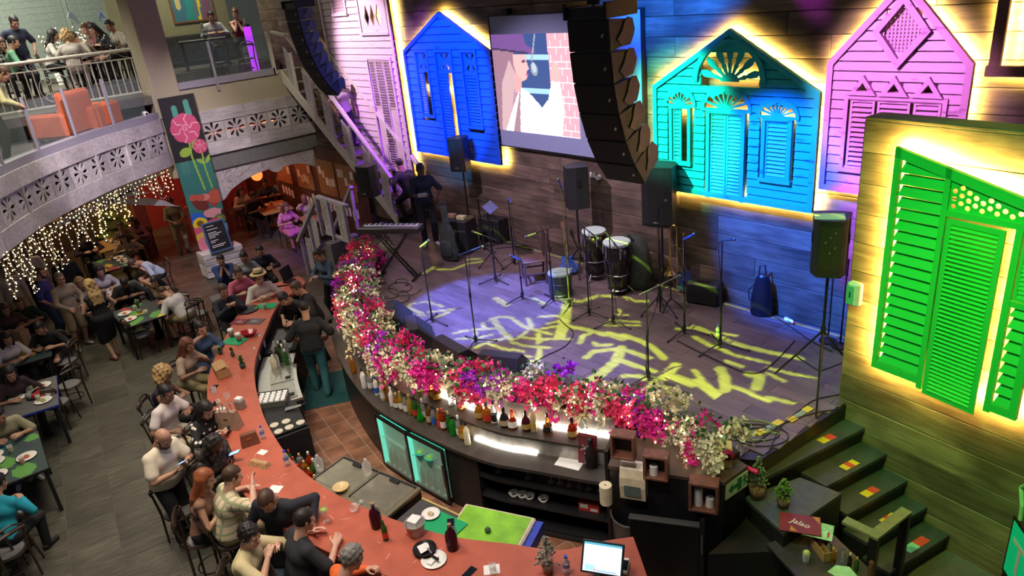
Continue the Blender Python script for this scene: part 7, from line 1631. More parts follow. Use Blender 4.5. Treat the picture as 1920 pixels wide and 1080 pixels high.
# --- far end of the bar
o,J=P('in white shirt and straw hat at the bar end',(486,520),(560,560),Bs(handR=(.15,.36,1.14),handL=(-.15,.36,1.14)),None,skin='light',hair='short',hc='brown',shirt=(.62,.58,.52),sleeve=.8,pants=BLK)
r_=thing('straw_hat','straw hat with dark band on the person in white','hat',wpt(o,J['head']+vec(0,-.01,.075)));MB().lathe([(.165,0),(.16,.008),(.1,.012),(.098,.02)],20).build('brim',mat('straw',(.55,.40,.2),.8),r_);MB().lathe([(.097,.018),(.099,.05)],18).build('band',M_BLACKF,r_);MB().lathe([(.097,.05),(.085,.1),(.001,.095)],18,cap=False).build('crown',MATS['straw'],r_)
P('in pink shirt with dark tied hair near the straw hat',(447,512),(510,540),Bs(),'bar stool under the person in pink shirt',True,skin='tan',hair='bun',hc='brown',shirt=(.5,.1,.16),sleeve=.7,pants=BLK,fem=1)
P('in black shirt clapping beside the round tray',(419,545),(490,590),Bs(handR=(.06,.36,1.25),handL=(-.06,.36,1.25),lean=8),'bar stool under the clapping person in black',True,skin='tan',hair='short',hc='brown',shirt=(.014,.016,.026),sleeve=1,pants=BLK)
P('in blue polo resting chin on folded hands',(414,487),(440,560),Ch(handR=(.03,.27,1.0),handL=(-.03,.27,1.0),lean=16),'chair under the person in blue polo, chin on hands',skin='tan',hair='buzz',hc='black',shirt=(.03,.06,.2),sleeve=.7,pants=DEN,hands='grip')
P('in grey tee and glasses beside the blue polo',(457,482),(450,560),Ch(),'chair under the person in grey tee and glasses',skin='tan',hair='bun',hc='black',shirt=(.3,.3,.32),sleeve=.6,fem=1,glasses=1,pants=BLK)
P('in dark suit jacket near the till screen',(487,470),(530,530),Ch(),'chair under the person in dark suit',skin='tan',hair='short',hc='black',shirt=(.015,.02,.035),sleeve=1,pants=BLK)
P('in denim jacket with hair bun working at the till',(597,478),(545,500),Sd(handR=(.12,.38,1.12),handL=(-.1,.36,1.18),lean=8,hp=20),skin='tan',hair='bun',hc='black',shirt=(.06,.10,.17),sleeve=1,pants=BLK,fem=1,hands='grip')
P('in black shirt and teal jeans walking behind the bar, back turned',(571,578),(575,505),Sd(handR=(.25,.2,.98),handL=(-.25,.22,1.0),footR=(.1,-.16,.09),footL=(-.1,.16,.09),hp=14,lean=7),skin='tan',hair='buzz',hc='black',shirt=(.014,.014,.016),sleeve=.8,pants=(.03,.14,.16),shoes=(.02,.05,.05),bulk=1.1,h=.017)
P('in black bending over the bar sink',(532,560),(490,585),Sd(handR=(.14,.42,1.0),handL=(-.12,.44,1.0),lean=30,hp=20),skin='tan',hair='short',hc='black',shirt=(.014,.014,.016),sleeve=.9,pants=BLK)
P('in black shirt farthest along behind the bar',(556,540),(520,550),Sd(handR=(.2,.3,1.0),handL=(-.2,.3,1.0),lean=14,hp=18),skin='tan',hair='short',hc='brown',shirt=(.015,.015,.018),sleeve=.8,pants=BLK,bulk=1.08)
# --- hall floor
P('in royal blue polo standing with a bearded friend',(76,512),(150,500),Sd(handR=(.24,.16,.95),handL=(-.3,.1,.9),hp=0),skin='light',hair='short',hc='brown',beard='brown',shirt=(.045,.05,.26),sleeve=.7,pants=DEN,bulk=1.08)
P('in beige printed shirt and khaki shorts standing with glasses',(112,522),(190,545),Sd(handR=(.12,.32,1.0),handL=(-.18,.28,.98),footR=(.14,.08,.09),footL=(-.14,-.06,.09),hp=4),skin='light',hair='short',hc='grey',shirt=BSHIRT,sleeve=1,pants=KHK,plen=.5,shoes=(.5,.47,.4),glasses=1,hands='grip')
P('in short black dress with blond hair, back turned',(168,535),(130,520),Sd(handR=(.2,.2,1.0),handL=(-.16,.26,1.0),footR=(.08,.1,.09),footL=(-.06,-.1,.09)),skin='light',hair='wavy',hc='blond',shirt=BLK,sleeve=0,pants=BLK,skirt=1,shoes=(.25,.12,.08),fem=1)
P('in light grey tee hunched over the painted table, back turned',(306,548),(265,545),Ch(lean=34,hp=25),'chair under the hunched person in light tee',skin='tan',hair='buzz',hc='brown',shirt=(.50,.47,.45),sleeve=.7,pants=KHK,plen=.5,bulk=1.15)
P('in tan sleeveless top with long dark hair at the plate table',(291,528),(250,560),Ch(handR=(.06,.2,1.1)),'chair under the person in tan sleeveless top',skin='tan',hair='long',hc='black',shirt=(.34,.22,.14),sleeve=0,pants=BLK,fem=1)
P('in black tee leaning over a phone at the plate table',(233,530),(250,580),Ch(lean=22,hp=35),'chair under the person in black tee by plates',skin='brown',hair='buzz',hc='black',shirt=(.014,.015,.018),sleeve=.7,pants=BLK,bulk=1.1)
P('in pale top with dark shoulder hair at the plate table',(187,508),(225,545),Ch(),'chair under the person with dark shoulder hair',skin='tan',hair='bob',hc='black',shirt=(.36,.34,.37),sleeve=1,pants=BLK,fem=1)
P('in pale grey top seen behind the black dress',(150,530),(200,560),Ch(),'chair under the person in pale grey behind black dress',skin='light',hair='wavy',hc='blond',shirt=(.42,.38,.36),sleeve=1,pants=BLK,fem=1)
P('in black jacket standing with back to the hall under icicle lights',(113,480),(90,430),Sd(),skin='brown',hair='short',hc='black',shirt=(.02,.02,.024),sleeve=1,pants=BLK,bulk=1.15)
P('in cream shirt standing under the icicle lights',(47,472),(80,520),Sd(),skin='brown',hair='buzz',hc='black',shirt=(.5,.44,.36),sleeve=1,pants=BLK,bulk=1.1)
P('in white tunic standing at the picture edge under lights',(8,508),(60,540),Sd(),skin='tan',hair='short',hc='grey',shirt=(.5,.44,.34),sleeve=1,pants=KHK)
P('in black shirt seated side-on by the paper bag table',(74,615),(35,655),Ch(lean=18,hp=15),'chair under the person in black by the paper bag',skin='tan',hair='short',hc='black',shirt=(.016,.016,.018),sleeve=.8,pants=BLK,bulk=1.05)
P('in dark green shirt seated near the paper bag',(35,567),(40,640),Ch(),'chair under the person in dark green',skin='tan',hair='short',hc='brown',shirt=(.02,.045,.03),sleeve=.8,pants=BLK)
P('in dark floral top behind the dark green shirt',(10,580),(40,640),Ch(),'chair under the person in dark floral top',skin='tan',hair='wavy',hc='brown',shirt=(.07,.03,.04),sleeve=.8,pants=BLK,fem=1)
P('in white ruffled top and black trousers reaching over the table',(12,635),(75,660),Ch(handR=(.15,.42,.82),handL=(-.1,.42,.82),footR=(.2,.5,.2)),'chair under the person in white ruffled top',skin='tan',hair='long',hc='black',shirt=(.60,.56,.52),sleeve=.6,pants=BLK,fem=1)
P('in dark top with black hair near the candle table',(18,700),(60,730),Ch(),'chair under the person in dark top at candle table',skin='tan',hair='long',hc='black',shirt=(.03,.012,.02),sleeve=.8,pants=BLK,fem=1)
P('in olive tee eating at the lower painted table',(-2,778),(50,850),Ch(lean=20,handR=(.18,.42,.82),handL=(-.15,.42,.82)),'chair under the person in olive tee',skin='tan',hair='short',hc='black',shirt=(.34,.32,.20),sleeve=.7,pants=DEN,bulk=1.1,shoes=(.6,.58,.54))
P('in turquoise blouse at the picture edge, elbow on table',(-4,905),(40,860),Ch(handR=(.1,.36,.84),handL=(-.1,.36,.84)),'chair under the person in turquoise',skin='tan',hair='short',hc='black',shirt=(.01,.30,.42),sleeve=1,pants=BLK,fem=1)
# --- under the balcony
P('in dark coat seated against the yellow-lit panel',(158,442),(210,470),Ch(),'chair under the person in dark coat',skin='tan',hair='curlshort',hc='black',shirt=(.03,.014,.018),sleeve=1,pants=BLK,h=.024)
P('in tan shirt and pale cap leaning to the table',(231,446),(205,500),Ch(lean=26),'chair under the person in pale cap',skin='tan',hair='long',hc='black',shirt=(.38,.28,.17),sleeve=.7,pants=BLK,fem=1,h=.024)
P('in maroon shirt seated by the lit tree',(248,415),(200,440),Ch(),'chair under the person in maroon by the lit tree',skin='brown',hair='bob',hc='black',shirt=(.12,.02,.05),sleeve=1,pants=BLK,h=.024)
P('in brown tee in front of the lit tree',(226,424),(200,450),Ch(),'chair under the person in brown tee',skin='brown',hair='short',hc='black',shirt=(.12,.07,.045),sleeve=.7,pants=BLK,h=.024)
P('in pale blue shirt bending over the table',(250,494),(215,505),Ch(lean=38,hp=35),'chair under the person in pale blue',skin='tan',hair='buzz',hc='brown',shirt=(.36,.42,.55),sleeve=.7,pants=BLK,h=.022)
P('in khaki uniform standing at the red host stand',(320,378),(350,420),Sd(handR=(.1,.34,1.05),handL=(-.1,.34,1.05),hp=25),skin='brown',hair='short',hc='black',shirt=(.22,.17,.11),sleeve=.8,pants=(.2,.16,.11),h=.022)
P('in navy shirt seen from behind in the red room',(474,368),(525,375),Ch(),'chair under the person in navy in the red room',skin='brown',hair='short',hc='black',shirt=(.012,.02,.04),sleeve=.8,pants=BLK,h=.024)
P('in white shirt with dark hair turned aside in the red room',(452,358),(500,368),Ch(),'chair under the person in white in the red room',skin='tan',hair='wavy',hc='black',shirt=(.5,.42,.36),sleeve=1,pants=BLK,fem=1,h=.024)
P('in dark dotted shirt beneath the orange lamp',(496,343),(510,385),Ch(),'chair under the person below the orange lamp',skin='brown',hair='short',hc='black',shirt=(.03,.03,.04),sleeve=.8,pants=BLK,h=.024)
P('in grey-blue shirt seated at the round table end',(523,338),(515,385),Ch(),'chair under the person in grey-blue shirt',skin='brown',hair='buzz',hc='grey',shirt=(.16,.20,.25),sleeve=.8,pants=BLK,h=.024)
P('in pink striped shirt leaning by the notice wall',(552,340),(520,375),Ch(lean=22),'chair under the person in pink striped shirt',skin='brown',hair='short',hc='black',shirt=(.42,.26,.26),sleeve=.9,pants=BLK,h=.024)
P('in pink floral dress seated near the stage steps',(536,388),(585,400),Ch(),'chair under the person in pink floral dress',skin='tan',hair='long',hc='auburn',shirt=FLOR,sleeve=.6,pants=(.5,.16,.26),skirt=1,fem=1,h=.022)
P('in cream shirt with shaved head, hand to mouth',(570,373),(540,410),Ch(handR=(.04,.22,1.08)),'chair under the person with shaved head',skin='brown',hair=None,shirt=(.5,.45,.32),sleeve=.7,pants=KHK,h=.022)
# --- upper terrace and balcony
ZT=ZU
def U(label,head,X,fd,pose,chairlb=None,zf=None,**k):
    r=person('person '+label,pose,h=.022,**k);o,J,MW=r;q=onX(head[0],head[1],X);a=math.atan2(fd[1],fd[0])-PI/2;R_=Matrix.Rotation(a,4,'Z');off=R_@Vector((J['head'][0],J['head'][1],0));z0=(q.z-J['head'][2])if zf is None else zf
    o.location=(q.x-off.x,q.y-off.y,z0);o.rotation_euler.z=a;o.scale=(1.06,)*3
    if chairlb:chair(tuple(o.location),a,chairlb)
    return o,J
ZP=4.92;plat=struct('floor_terrace',MB().box(-27,-20.35,-3.5,5.9,ZU,ZP),mat('terrace_step',(.12,.10,.08),.6),'raised terrace floor behind the iron railing')
U('in navy polo standing on the terrace, hand on hip',(20,24),-20.75,(1,.3),Sd(handR=(.3,.1,.98),handL=(-.25,.2,.95),lean=12,hp=25),skin='tan',hair='short',hc='black',shirt=(.015,.022,.05),sleeve=.7,pants=(.02,.03,.07),bulk=1.08,zf=ZP)
U('in white tee with long dark hair at the terrace table',(101,74),-21.3,(.3,1),Ch(),'terrace chair under the person in white tee',skin='tan',hair='long',hc='black',shirt=(.5,.48,.42),sleeve=.6,fem=1,zf=ZP,pants=BLK)
U('with curly light-brown hair leaning on the terrace railing side',(133,92),-20.7,(-1,.3),Ch(),'terrace chair under the curly light-brown haired person',skin='light',hair='curly',hc='blond',shirt=(.42,.38,.33),sleeve=.6,fem=1,zf=ZP-.05,pants=WHT)
U('resting head low behind the curly light-brown hair',(140,76),-21.4,(0,-1),Ch(lean=30),'terrace chair under the person resting head low',skin='light',hair='short',hc='brown',shirt=(.4,.35,.28),sleeve=.7,zf=ZP,pants=BLK)
U('in dotted black blouse leaning across the terrace table',(176,50),-20.9,(.2,-1),Ch(lean=24),'terrace chair under the person in dotted black blouse',skin='light',hair='long',hc='black',shirt=DOTS,sleeve=1,fem=1,zf=ZP+.1,pants=BLK)
U('with tied auburn hair beside the dotted blouse',(164,60),-21.6,(.2,-1),Ch(),'terrace chair under the auburn-haired person',skin='light',hair='bun',hc='auburn',shirt=(.2,.08,.08),sleeve=.6,fem=1,zf=ZP+.05,pants=BLK)
U('in cream tee at the far end of the terrace table',(207,48),-21.2,(.2,-1),Ch(),'terrace chair under the person in cream tee by pillar',skin='tan',hair='short',hc='black',shirt=(.52,.48,.38),sleeve=.7,zf=ZP+.08,pants=BLK)
U('in green tee at the terrace railing',(28,90),-20.65,(.2,1),Ch(),'terrace chair under the person in green tee',skin='tan',hair='short',hc='black',shirt=(.10,.26,.15),sleeve=.7,zf=ZP-.05,pants=BLK)
U('in striped black and white top at the terrace edge',(7,98),-20.8,(1,.4),Ch(),'terrace chair under the person in striped top',skin='tan',hair='bob',hc='brown',shirt=patmat('striped_top','plaid',(.02,.02,.02),(.5,.48,.45),4.),sleeve=.7,fem=1,zf=ZP-.05,pants=BLK)
U('in pale yellow shirt bending over the balcony sofa table',(9,152),-16.6,(.2,1),Sd(lean=26,handR=(.12,.45,.95),handL=(-.12,.45,.9),hp=25),skin='tan',hair='short',hc='brown',shirt=(.5,.48,.26),sleeve=1,zf=4.12,pants=BLK)
struct('floor_dais',MB().box(-23.4,-20.45,6.12,9.4,ZU,ZU+.3),mat('dais_floor',(.12,.10,.08),.6),'raised dais behind the balcony glass')
U('in white shirt seated behind the balcony glass, facing the hall',(393,20),-21.6,(1,-.2),Ch(),'balcony chair under the person in white shirt',skin='tan',hair='short',hc='black',shirt=(.5,.5,.5),sleeve=1,zf=ZU+.3,pants=BLK)
U('in strapless top with hands clasped at the balcony table',(441,24),-21.2,(1,-.4),Ch(handR=(.02,.24,1.02),handL=(-.02,.24,1.02)),'balcony chair under the person in strapless top',skin='light',hair='bun',hc='auburn',shirt=(.2,.05,.04),sleeve=0,fem=1,strap=1,zf=ZU+.3,pants=BLK,hands='grip')
# --- stage and stairs
o,J=P('in navy polo with white collar reading a tablet on stage',(788,318),(850,430),Sd(handR=(.06,.30,1.12),handL=(-.24,.16,.98),hp=22,lean=4,footR=(.1,.02,.09),footL=(-.12,.04,.09),hem=-.12),zf=SZ,scale=1.05,skin='dark',hair='buzz',hc='black',shirt=(.014,.022,.07),sleeve=.75,pants=(.012,.016,.04),shoes=(.7,.7,.72),h=.018,hands='grip')
t=thing('tablet','small white tablet held by the person in navy polo','tablet',wpt(o,J['wrR']+vec(0,.12,.04)),o.rotation_euler.z);t.rotation_euler.x=.9;MB().bbox(-.09,.09,-.06,.06,-.004,.004,.002).build('slab',M_WHITE,t)
def on_stair(x):return ZU+(SZ-ZU)*(x-XT)/(XL-XT)
def stair_person(label,head,Y,face,pose,**k):
    r=person('person '+label,pose,h=.02,**k);o,J,MW=r;q=onY(head[0],head[1],Y);x=q.x;o.location=(x,Y,on_stair(x));o.rotation_euler.z=math.atan2(face[1],face[0])-PI/2;return o,J
stair_person('in dark jacket climbing the stairs, hand on rail and phone up',(760,300),9.02,(-1,0),Sd(handR=(.18,.40,1.3),handL=(-.30,.18,1.0),footL=(-.1,.22,.3),lean=18),skin='tan',hair='short',hc='black',shirt=(.015,.015,.03),sleeve=1,pants=BLK)
stair_person('in pale cropped top and dark trousers coming down the stairs',(628,112),9.02,(1,0),Sd(handR=(.28,.05,.95),handL=(-.26,.12,.9),footR=(.1,.15,.0)),skin='light',hair='long',hc='brown',shirt=(.6,.5,.52),sleeve=.5,fem=1,pants=(.015,.015,.03))
# ================================================================ tables
M_TTOP={'grey':mat('grey_table',(.12,.12,.12),.4,var=.15),'wood':mat('pine_table',(.42,.24,.09),.4,var=.15),'paint':None}
def painted_top(seed):
    rg=random.Random(seed);it=[]
    cols=[(.55,.16,.03),(.10,.30,.06),(.60,.45,.05),(.03,.05,.06),(.05,.22,.25),(.45,.05,.05)]
    for k in range(9):it.append(('ell',(rg.random(),rg.random(),.1+.15*rg.random(),.08+.1*rg.random(),rg.random()*3),rg.choice(cols)))
    me=paint_image(1,1,24,24,it,(.03,.06,.06),'table_print');me.transform(Matrix.Translation((-.5,0,-.5)));me.transform(Matrix.Rotation(-PI/2,4,'X'));me.update();return me
def table(label,px,w_,d_,rz,top,z=.75,zf=0.,X=None,leg=True,edge=None):
    q=onz(px[0],px[1],zf+z)if X is None else onX(px[0],px[1],X)
    t=thing('dining_table',label,'table',(q.x,q.y,zf),rz,'dining tables');m=M_TTOP.get(top)or M_BLACK
    MB().bbox(-w_/2,w_/2,-d_/2,d_/2,z-.04,z,.006).build('table_top',edge or m,t)
    if top=='paint':put('painted_top',painted_top(label),t,(0,0,z+.001),None,(w_*.98,d_*.98,1))
    elif edge:MB().box(-w_/2+.01,w_/2-.01,-d_/2+.01,d_/2-.01,z,z+.002).build('top_face',m,t)
    for sx in(-1,1):
        for sy in(-1,1):MB().cbox(sx*(w_/2-.06),sy*(d_/2-.06),(z-.04)/2,.05,.05,z-.04).build('leg',M_BLACK,t)
    return t
def on_table(t,u,v,z=.752):return t.matrix_basis@Vector((u,v,z))
A0=math.radians(-10)
T1=table('painted dining table with plates at lower picture edge',(22,862),1.3,.8,A0+.1,'paint')
T2=table('grey dining table with blue edge and candle flowers',(58,745),1.25,.8,A0,'grey',edge=mat('blue_edge',(.02,.04,.3),.4))
T3=table('painted dining table with greenery behind the empty chair',(258,588),1.2,.8,A0+.15,'paint')
T4=table('painted dining table crowded with plates mid hall',(232,545),1.2,.8,A0+.15,'paint');T5=table('dining table under the balcony with yellow plates',(215,492),1.2,.8,A0+.2,'paint')
T6=table('dining table carrying the big paper bag',(52,660),1.1,.8,A0,'paint');T7=table('dark dining table before the blue polo by planter',(432,560),1.0,.7,A0,'grey');T8=table('round-room pine dining table in the red room',(512,388),1.3,.9,A0,'wood')
T9=table('dining table by the lit tree under the balcony',(205,458),1.2,.8,A0+.2,'wood');T10=table('small dining table by the floral dress',(588,408),.8,.7,A0,'wood')
T11=table('terrace dining table behind the iron railing',(175,105),1.6,.8,PI/2,'wood',zf=ZP,X=-21.6);T12=table('balcony dining table behind the glass',(385,60),1.2,.7,1.2,'grey',zf=ZU+.15,X=-20.6)
T11.location.z=ZP;T12.location.z=ZU+.3;T12.location.x=-20.95
# empty chairs
for px,a,lb in(((24,1052),1.9,'empty bentwood chair nearest the lower picture edge'),((22,985),.6,'empty bentwood chair behind the turquoise blouse'),((112,770),1.0,'empty bentwood chair with grey pad at the blue-edged table'),((135,735),1.9,'empty bentwood chair at the corner of the blue-edged table'),((268,640),.2,'empty bentwood chair by the painted table with greenery'),((355,585),.9,'empty bentwood chair behind the light tee'),((130,690),2.4,'empty bentwood chair near the white ruffled top'),((375,600),1.2,'empty bentwood chair between two tables near the bar'),((345,975),-1.2,'empty bentwood chair pushed behind the plaid shirt')):
    q=onz(px[0],px[1],.3);chair((q.x,q.y,0),a,lb)
for k in range(3):q=onz(535-k*0,470,.4);
for px,lb in(((402,90),'empty balcony chair nearest the pillar behind the glass'),((455,80),'empty balcony chair near the stair top behind glass')):q=onX(px[0],px[1],-20.1);chair((q.x,q.y,ZU),1.6,lb)
# ================================================================ table and bar things
PLATE=MB().lathe([(.07,0),(.12,.012),(.135,.018),(.132,.022),(.075,.008),(.001,.006)],20,cap=False).mesh('plate',[M_CERAMIC],True);GOB=MB().lathe([(.035,0),(.036,.003),(.006,.008),(.006,.09),(.03,.11),(.05,.15),(.045,.2)],14,cap=False).mesh('goblet',[M_GLASS],True);TUM=MB().lathe([(.03,0),(.037,.11),(.034,.11),(.028,.006)],12,cap=False).mesh('tumbler',[M_GLASS],True)
LIQ={}
def plate(loc,label,sc=1.,food=None):
    o=put('plate',PLATE,None,loc,(0,0,0),(sc,sc,1));tag(o,label,'plate','plates')
    if food:MB().ball((0,0,.015),.06,8,4,(1,.7,.3)).build('food',mat('food_%d'%int(food[0]*100),food,.6,var=.4,vs_=30),o)
def tumbler(loc,label,liq=None):
    o=put('tumbler',TUM,None,loc);tag(o,label,'glass','drinking glasses')
    if liq:MB().lathe([(.028,.006),(.033,.08),(.001,.08)],12,cap=False).build('drink',mat('drink_%d_%d'%(int(liq[0]*99),int(liq[1]*99)),liq,.2,trans=.3,var=0),o)
def potplant(label,loc,h=.16,r=.05,pot=(.03,.06,.05),leaf=(.08,.22,.04),frost=0.,kind='leafy',cone=1.):
    t=thing('potted_plant',label,'plant',loc,random.random()*6);MB().lathe([(r*.75,0),(r,r*1.7),(r*.9,r*1.7),(r*.8,r*1.4)],12).build('pot',mat('pot_%d_%d'%(int(pot[0]*99),int(pot[1]*99)),pot,.7,var=.3,vs_=40),t,smooth=True)
    mb=MB();rg=random.Random(label);z0=r*1.6
    MB().tube([(0,0,z0-.02),(0,0,z0+h*.8)],.005,5).build('stem',M_BROWN,t)
    for k in range(90 if kind=='fir' else 45):
        f=rg.random();z=z0+f*h;rad=(h*.42*cone*(1-f)+.012)if kind=='fir' else r*(1.1+.5*math.sin(f*3));a=rg.random()*2*PI;L_=rad*(.6+.5*rg.random());up=.25 if kind=='fir' else .9
        d=Vector((math.cos(a),math.sin(a),up)).normalized();p0=Vector((0,0,z));p1=p0+d*L_;s_=d.cross(Vector((0,0,1))).normalized()*(.012 if kind=='fir' else .016)
        if kind=='fir':mb.ball(tuple(p0.lerp(p1,.9)),.014,4,3,(1,1,1.2));mb.tube([p0,p1],.004,3)
        else:m_=p0.lerp(p1,.6);mb.add([p0,m_+s_,p1,m_-s_],[(0,1,2,3)])
    mb.build('foliage',mat('leaf_%d_%d'%(int(leaf[0]*99),int(leaf[1]*99)),leaf,.6,var=.3,vs_=40),t)
def bz(x,y):q=onz(x,y,ZB);return Vector((q.x,q.y,ZB))
def bag(label,p,rz,m,w_=.3,h_=.24,d_=.13,handle=True):
    t=thing('handbag',label,'bag',p,rz);MB().add([(-w_/2,-d_/2,0),(w_/2,-d_/2,0),(w_/2,d_/2,0),(-w_/2,d_/2,0),(-w_*.42,-d_*.25,h_),(w_*.42,-d_*.25,h_),(w_*.42,d_*.25,h_),(-w_*.42,d_*.25,h_)],[(0,3,2,1),(4,5,6,7),(0,1,5,4),(1,2,6,5),(2,3,7,6),(3,0,4,7)]).build('body',m,t)
    if handle:
        for y in(-d_*.25,d_*.25):MB().tube([(-w_*.2,y,h_),(-w_*.15,y,h_+.1),(w_*.15,y,h_+.1),(w_*.2,y,h_)],.008,6).build('handle',m,t)
    MB().box(-.03,.03,-d_*.38,-d_*.33,h_*.6,h_*.66).build('clasp',M_BRASS,t)
bag('taupe tote handbag on the bar beside polka dots',bz(432,802),.7,mat('taupe_leather',(.33,.22,.16),.5,var=.12),.34,.27,.16);bag('brown leather handbag with zip on the bar',bz(470,832),1.3,mat('brown_leather',(.17,.06,.03),.45,var=.15),.24,.17,.14,False);bag('woven tan clutch purse lying on the bar',bz(488,872),.4,mat('woven_tan',(.42,.25,.12),.8,var=.4,vs_=40),.3,.06,.12,False)
M_KRAFT=mat('kraft_paper',(.42,.25,.11),.8,var=.08)
p=bz(417,702);t=thing('paper_bag','brown kraft paper bag with folded top lying on the bar','paper bag',p,-.15);MB().bbox(-.17,.17,-.1,.1,0,.16,.01).build('bag_body',M_KRAFT,t);MB().add([(-.17,-.1,.16),(.17,-.1,.16),(.19,.06,.20),(-.15,.06,.20)],[(0,1,2,3)]).build('folded_flap',M_KRAFT,t)
p=onz(47,648,.76);t=thing('paper_bag','tall brown paper bag standing on the left dining table','paper bag',p,.5);MB().bbox(-.14,.14,-.09,.09,0,.34,.008).build('bag_body',M_KRAFT,t);MB().box(-.13,.13,-.08,.08,.341,.345).build('opening',M_BROWN,t)
potplant('small herb pot with green leaves on bar, nearest the bin',bz(456,690),.13,.05);potplant('tiny cactus pot behind the herb pot on bar',bz(437,668),.1,.035);potplant('little succulent bowl at the bar edge',bz(414,664),.05,.04)
potplant('frosted mini fir tree on the bar by the till',bz(1028,1074),.36,.06,(.25,.13,.07),(.34,.36,.30),kind='fir',cone=.9);q=onz(1419,932,.95);potplant('frosted mini fir in a wicker pot on the side cabinet',q,.38,.095,(.22,.12,.07),(.16,.24,.12),kind='fir',cone=.75);q=onz(1468,950,.95);potplant('bushy green pine sprig pot beside the maroon menu',q,.24,.075,(.15,.1,.06),(.12,.25,.05),kind='fir',cone=1.3)
water_bottle('water bottle with blue cap nearest the brown handbag',bz(494,822));water_bottle('water bottle with blue cap alone on the bar top',bz(539,872),sc=1.1);water_bottle('crumpled water bottle with blue cap by the till',bz(1063,1075),sc=1.1)
def dispenser(label,p,rz,m,w_=.13,d_=.11,h_=.14,text_=None):
    t=thing('napkin_holder',label,'napkin holder',p,rz);MB().bbox(-w_/2,w_/2,-d_/2,d_/2,0,h_,.012).build('holder',m,t);MB().bbox(-w_*.38,w_*.38,-d_*.38,d_*.38,h_,h_+.035,.004).build('napkins',M_PAPER,t);return t
dispenser('grey napkin dispenser on the bar beside the cocktail',bz(452,765),.5,mat('grey_plastic',(.25,.23,.22),.4));
t=thing('napkin_bucket','galvanised tin bucket of napkins marked with red letters','napkin holder',bz(781,1000),.35);MB().lathe([(.085,0),(.11,.15),(.116,.155),(.105,.15),(.08,.01)],20,cap=False).build('bucket',mat('galvanised',(.42,.40,.38),.35,.7,var=.15),t,smooth=True);MB().lathe([(.001,.005),(.085,.005)],20,cap=False).build('bottom',M_STEEL,t);MB().bbox(-.06,.06,-.06,.06,.05,.2,.004).build('napkins',M_PAPER,t);text('BAR',.04,G['redl'],t,(0,-.104,.1),(PI/2-.16,0,0));text('AND',.018,G['redl'],t,(0,-.098,.072),(PI/2-.16,0,0));text('BUCKET',.034,G['redl'],t,(0,-.094,.04),(PI/2-.16,0,0))
# drinks and dishes on the bar
def growler(label,p,sc=1.):
    t=thing('growler_bottle',label,'bottle',p,.8);t.scale=(sc,)*3;MB().lathe([(.06,0),(.064,.01),(.064,.17),(.05,.22),(.02,.25),(.018,.3)],16).build('glass_body',G['wine'],t,smooth=True);MB().lathe([(.021,.29),(.021,.32)],10).build('cork',mat('cork',(.35,.2,.12),.8),t);MB().tube([(.02,0,.28),(.06,0,.27),(.065,0,.22),(.055,0,.2)],.008,6).build('handle',G['clear'],t)
growler('dark growler bottle on the bar beside the beer bottle',bz(707,987));growler('dark growler bottle on the bar beside the skillet',bz(849,1028))
put_bottle(bz(724,1012),'tall','dark green','redl','dark green','green beer bottle with red label on the bar',.82)
o=put('wine_glass',GOB,None,bz(612,978));tag(o,'stemmed gin glass with lime beside the black tee','glass');MB().ball((0,0,.17),.035,8,4,(1,1,.3)).build('lime_slice',mat('lime_skin',(.25,.55,.04)),o)
o=put('wine_glass',GOB,None,bz(678,942),(1.2,.3,.4));tag(o,'empty stemmed glass lying at the bar inner edge','glass');o=put('wine_glass',GOB,None,bz(430,758));tag(o,'cocktail glass with straw on the bar near napkins','glass')
tumbler(bz(412,762),'tumbler with orange drink on a paper napkin',(.8,.3,.02));tumbler(bz(403,738),'empty tumbler beside dark phone on bar edge');tumbler(bz(925,1075),'clear tumbler on napkins near the till');tumbler(bz(398,645),'tumbler held before the denim jacket',(.4,.3,.1))
t=thing('skillet','small black skillet with used napkin on a wooden base','skillet',bz(797,1034),-.1);MB().lathe([(.12,0),(.125,.015),(.001,.016)],20,cap=False).build('wood_base',M_BROWN,t);MB().lathe([(.1,.017),(.125,.045),(.12,.045),(.095,.025),(.001,.025)],20,cap=False).build('pan',M_BLACKM,t);MB().tube([(.12,0,.04),(.24,.02,.05)],[.012,.016],6).build('pan_handle',M_BLACKM,t);MB().add([(-.07,-.05,.05),(.05,-.07,.048),(.06,.03,.06),(0,.05,.075),(-.06,.05,.05)],[(0,1,2,3,4)]).build('napkin',M_PAPER,t);MB().beam((.0,.02,.06),(.13,.01,.065),.018,.004).build('cutlery',M_STEEL,t)
plate(bz(814,1051),'white oval plate with a folded napkin on the bar',1.0);p=bz(812,1052);tag(MB().box(-.03,.03,-.07,.07,0,.004).build('napkin',M_PAPER,loc=p+Vector((0,0,.02)),rz=.3),'folded napkin lying on the white plate','napkin')
for x,y,a,lb in((880,1074,.2,'black phone lying on the bar near the plate'),(404,757,.9,'dark phone beside the orange drink'),(402,727,.8,'dark phone at the bar edge by the paper bag'),(845,982,.9,'phone with pale rim on the green cutting board')):
    t=thing('phone',lb,'phone',bz(x,y)if x!=845 else onz(x,y,.93),a);MB().bbox(-.04,.04,-.08,.08,0,.009,.003).build('case',M_BLACK,t);MB().box(-.036,.036,-.075,.075,.009,.0095).build('screen',mat('dark_screen',(.01,.012,.02),.1,var=0),t)
for x,y,w_,a,lb in((415,766,.13,.3,'square napkin under the orange drink'),(516,917,.16,.6,'white menu card near the navy shirt'),(922,1068,.16,.9,'white napkin lying near the tumbler by till'),(492,848,.12,.4,'white card box beside the clutch purse')):
    tag(MB().box(-w_/2,w_/2,-w_*.4,w_*.4,0,.003).build('paper_napkin',M_PAPER,loc=bz(x,y),rz=a),lb,'napkin')
plate(onz(808,965,.93),'white plate with leftovers on the green cutting board',.8,(.5,.4,.25))
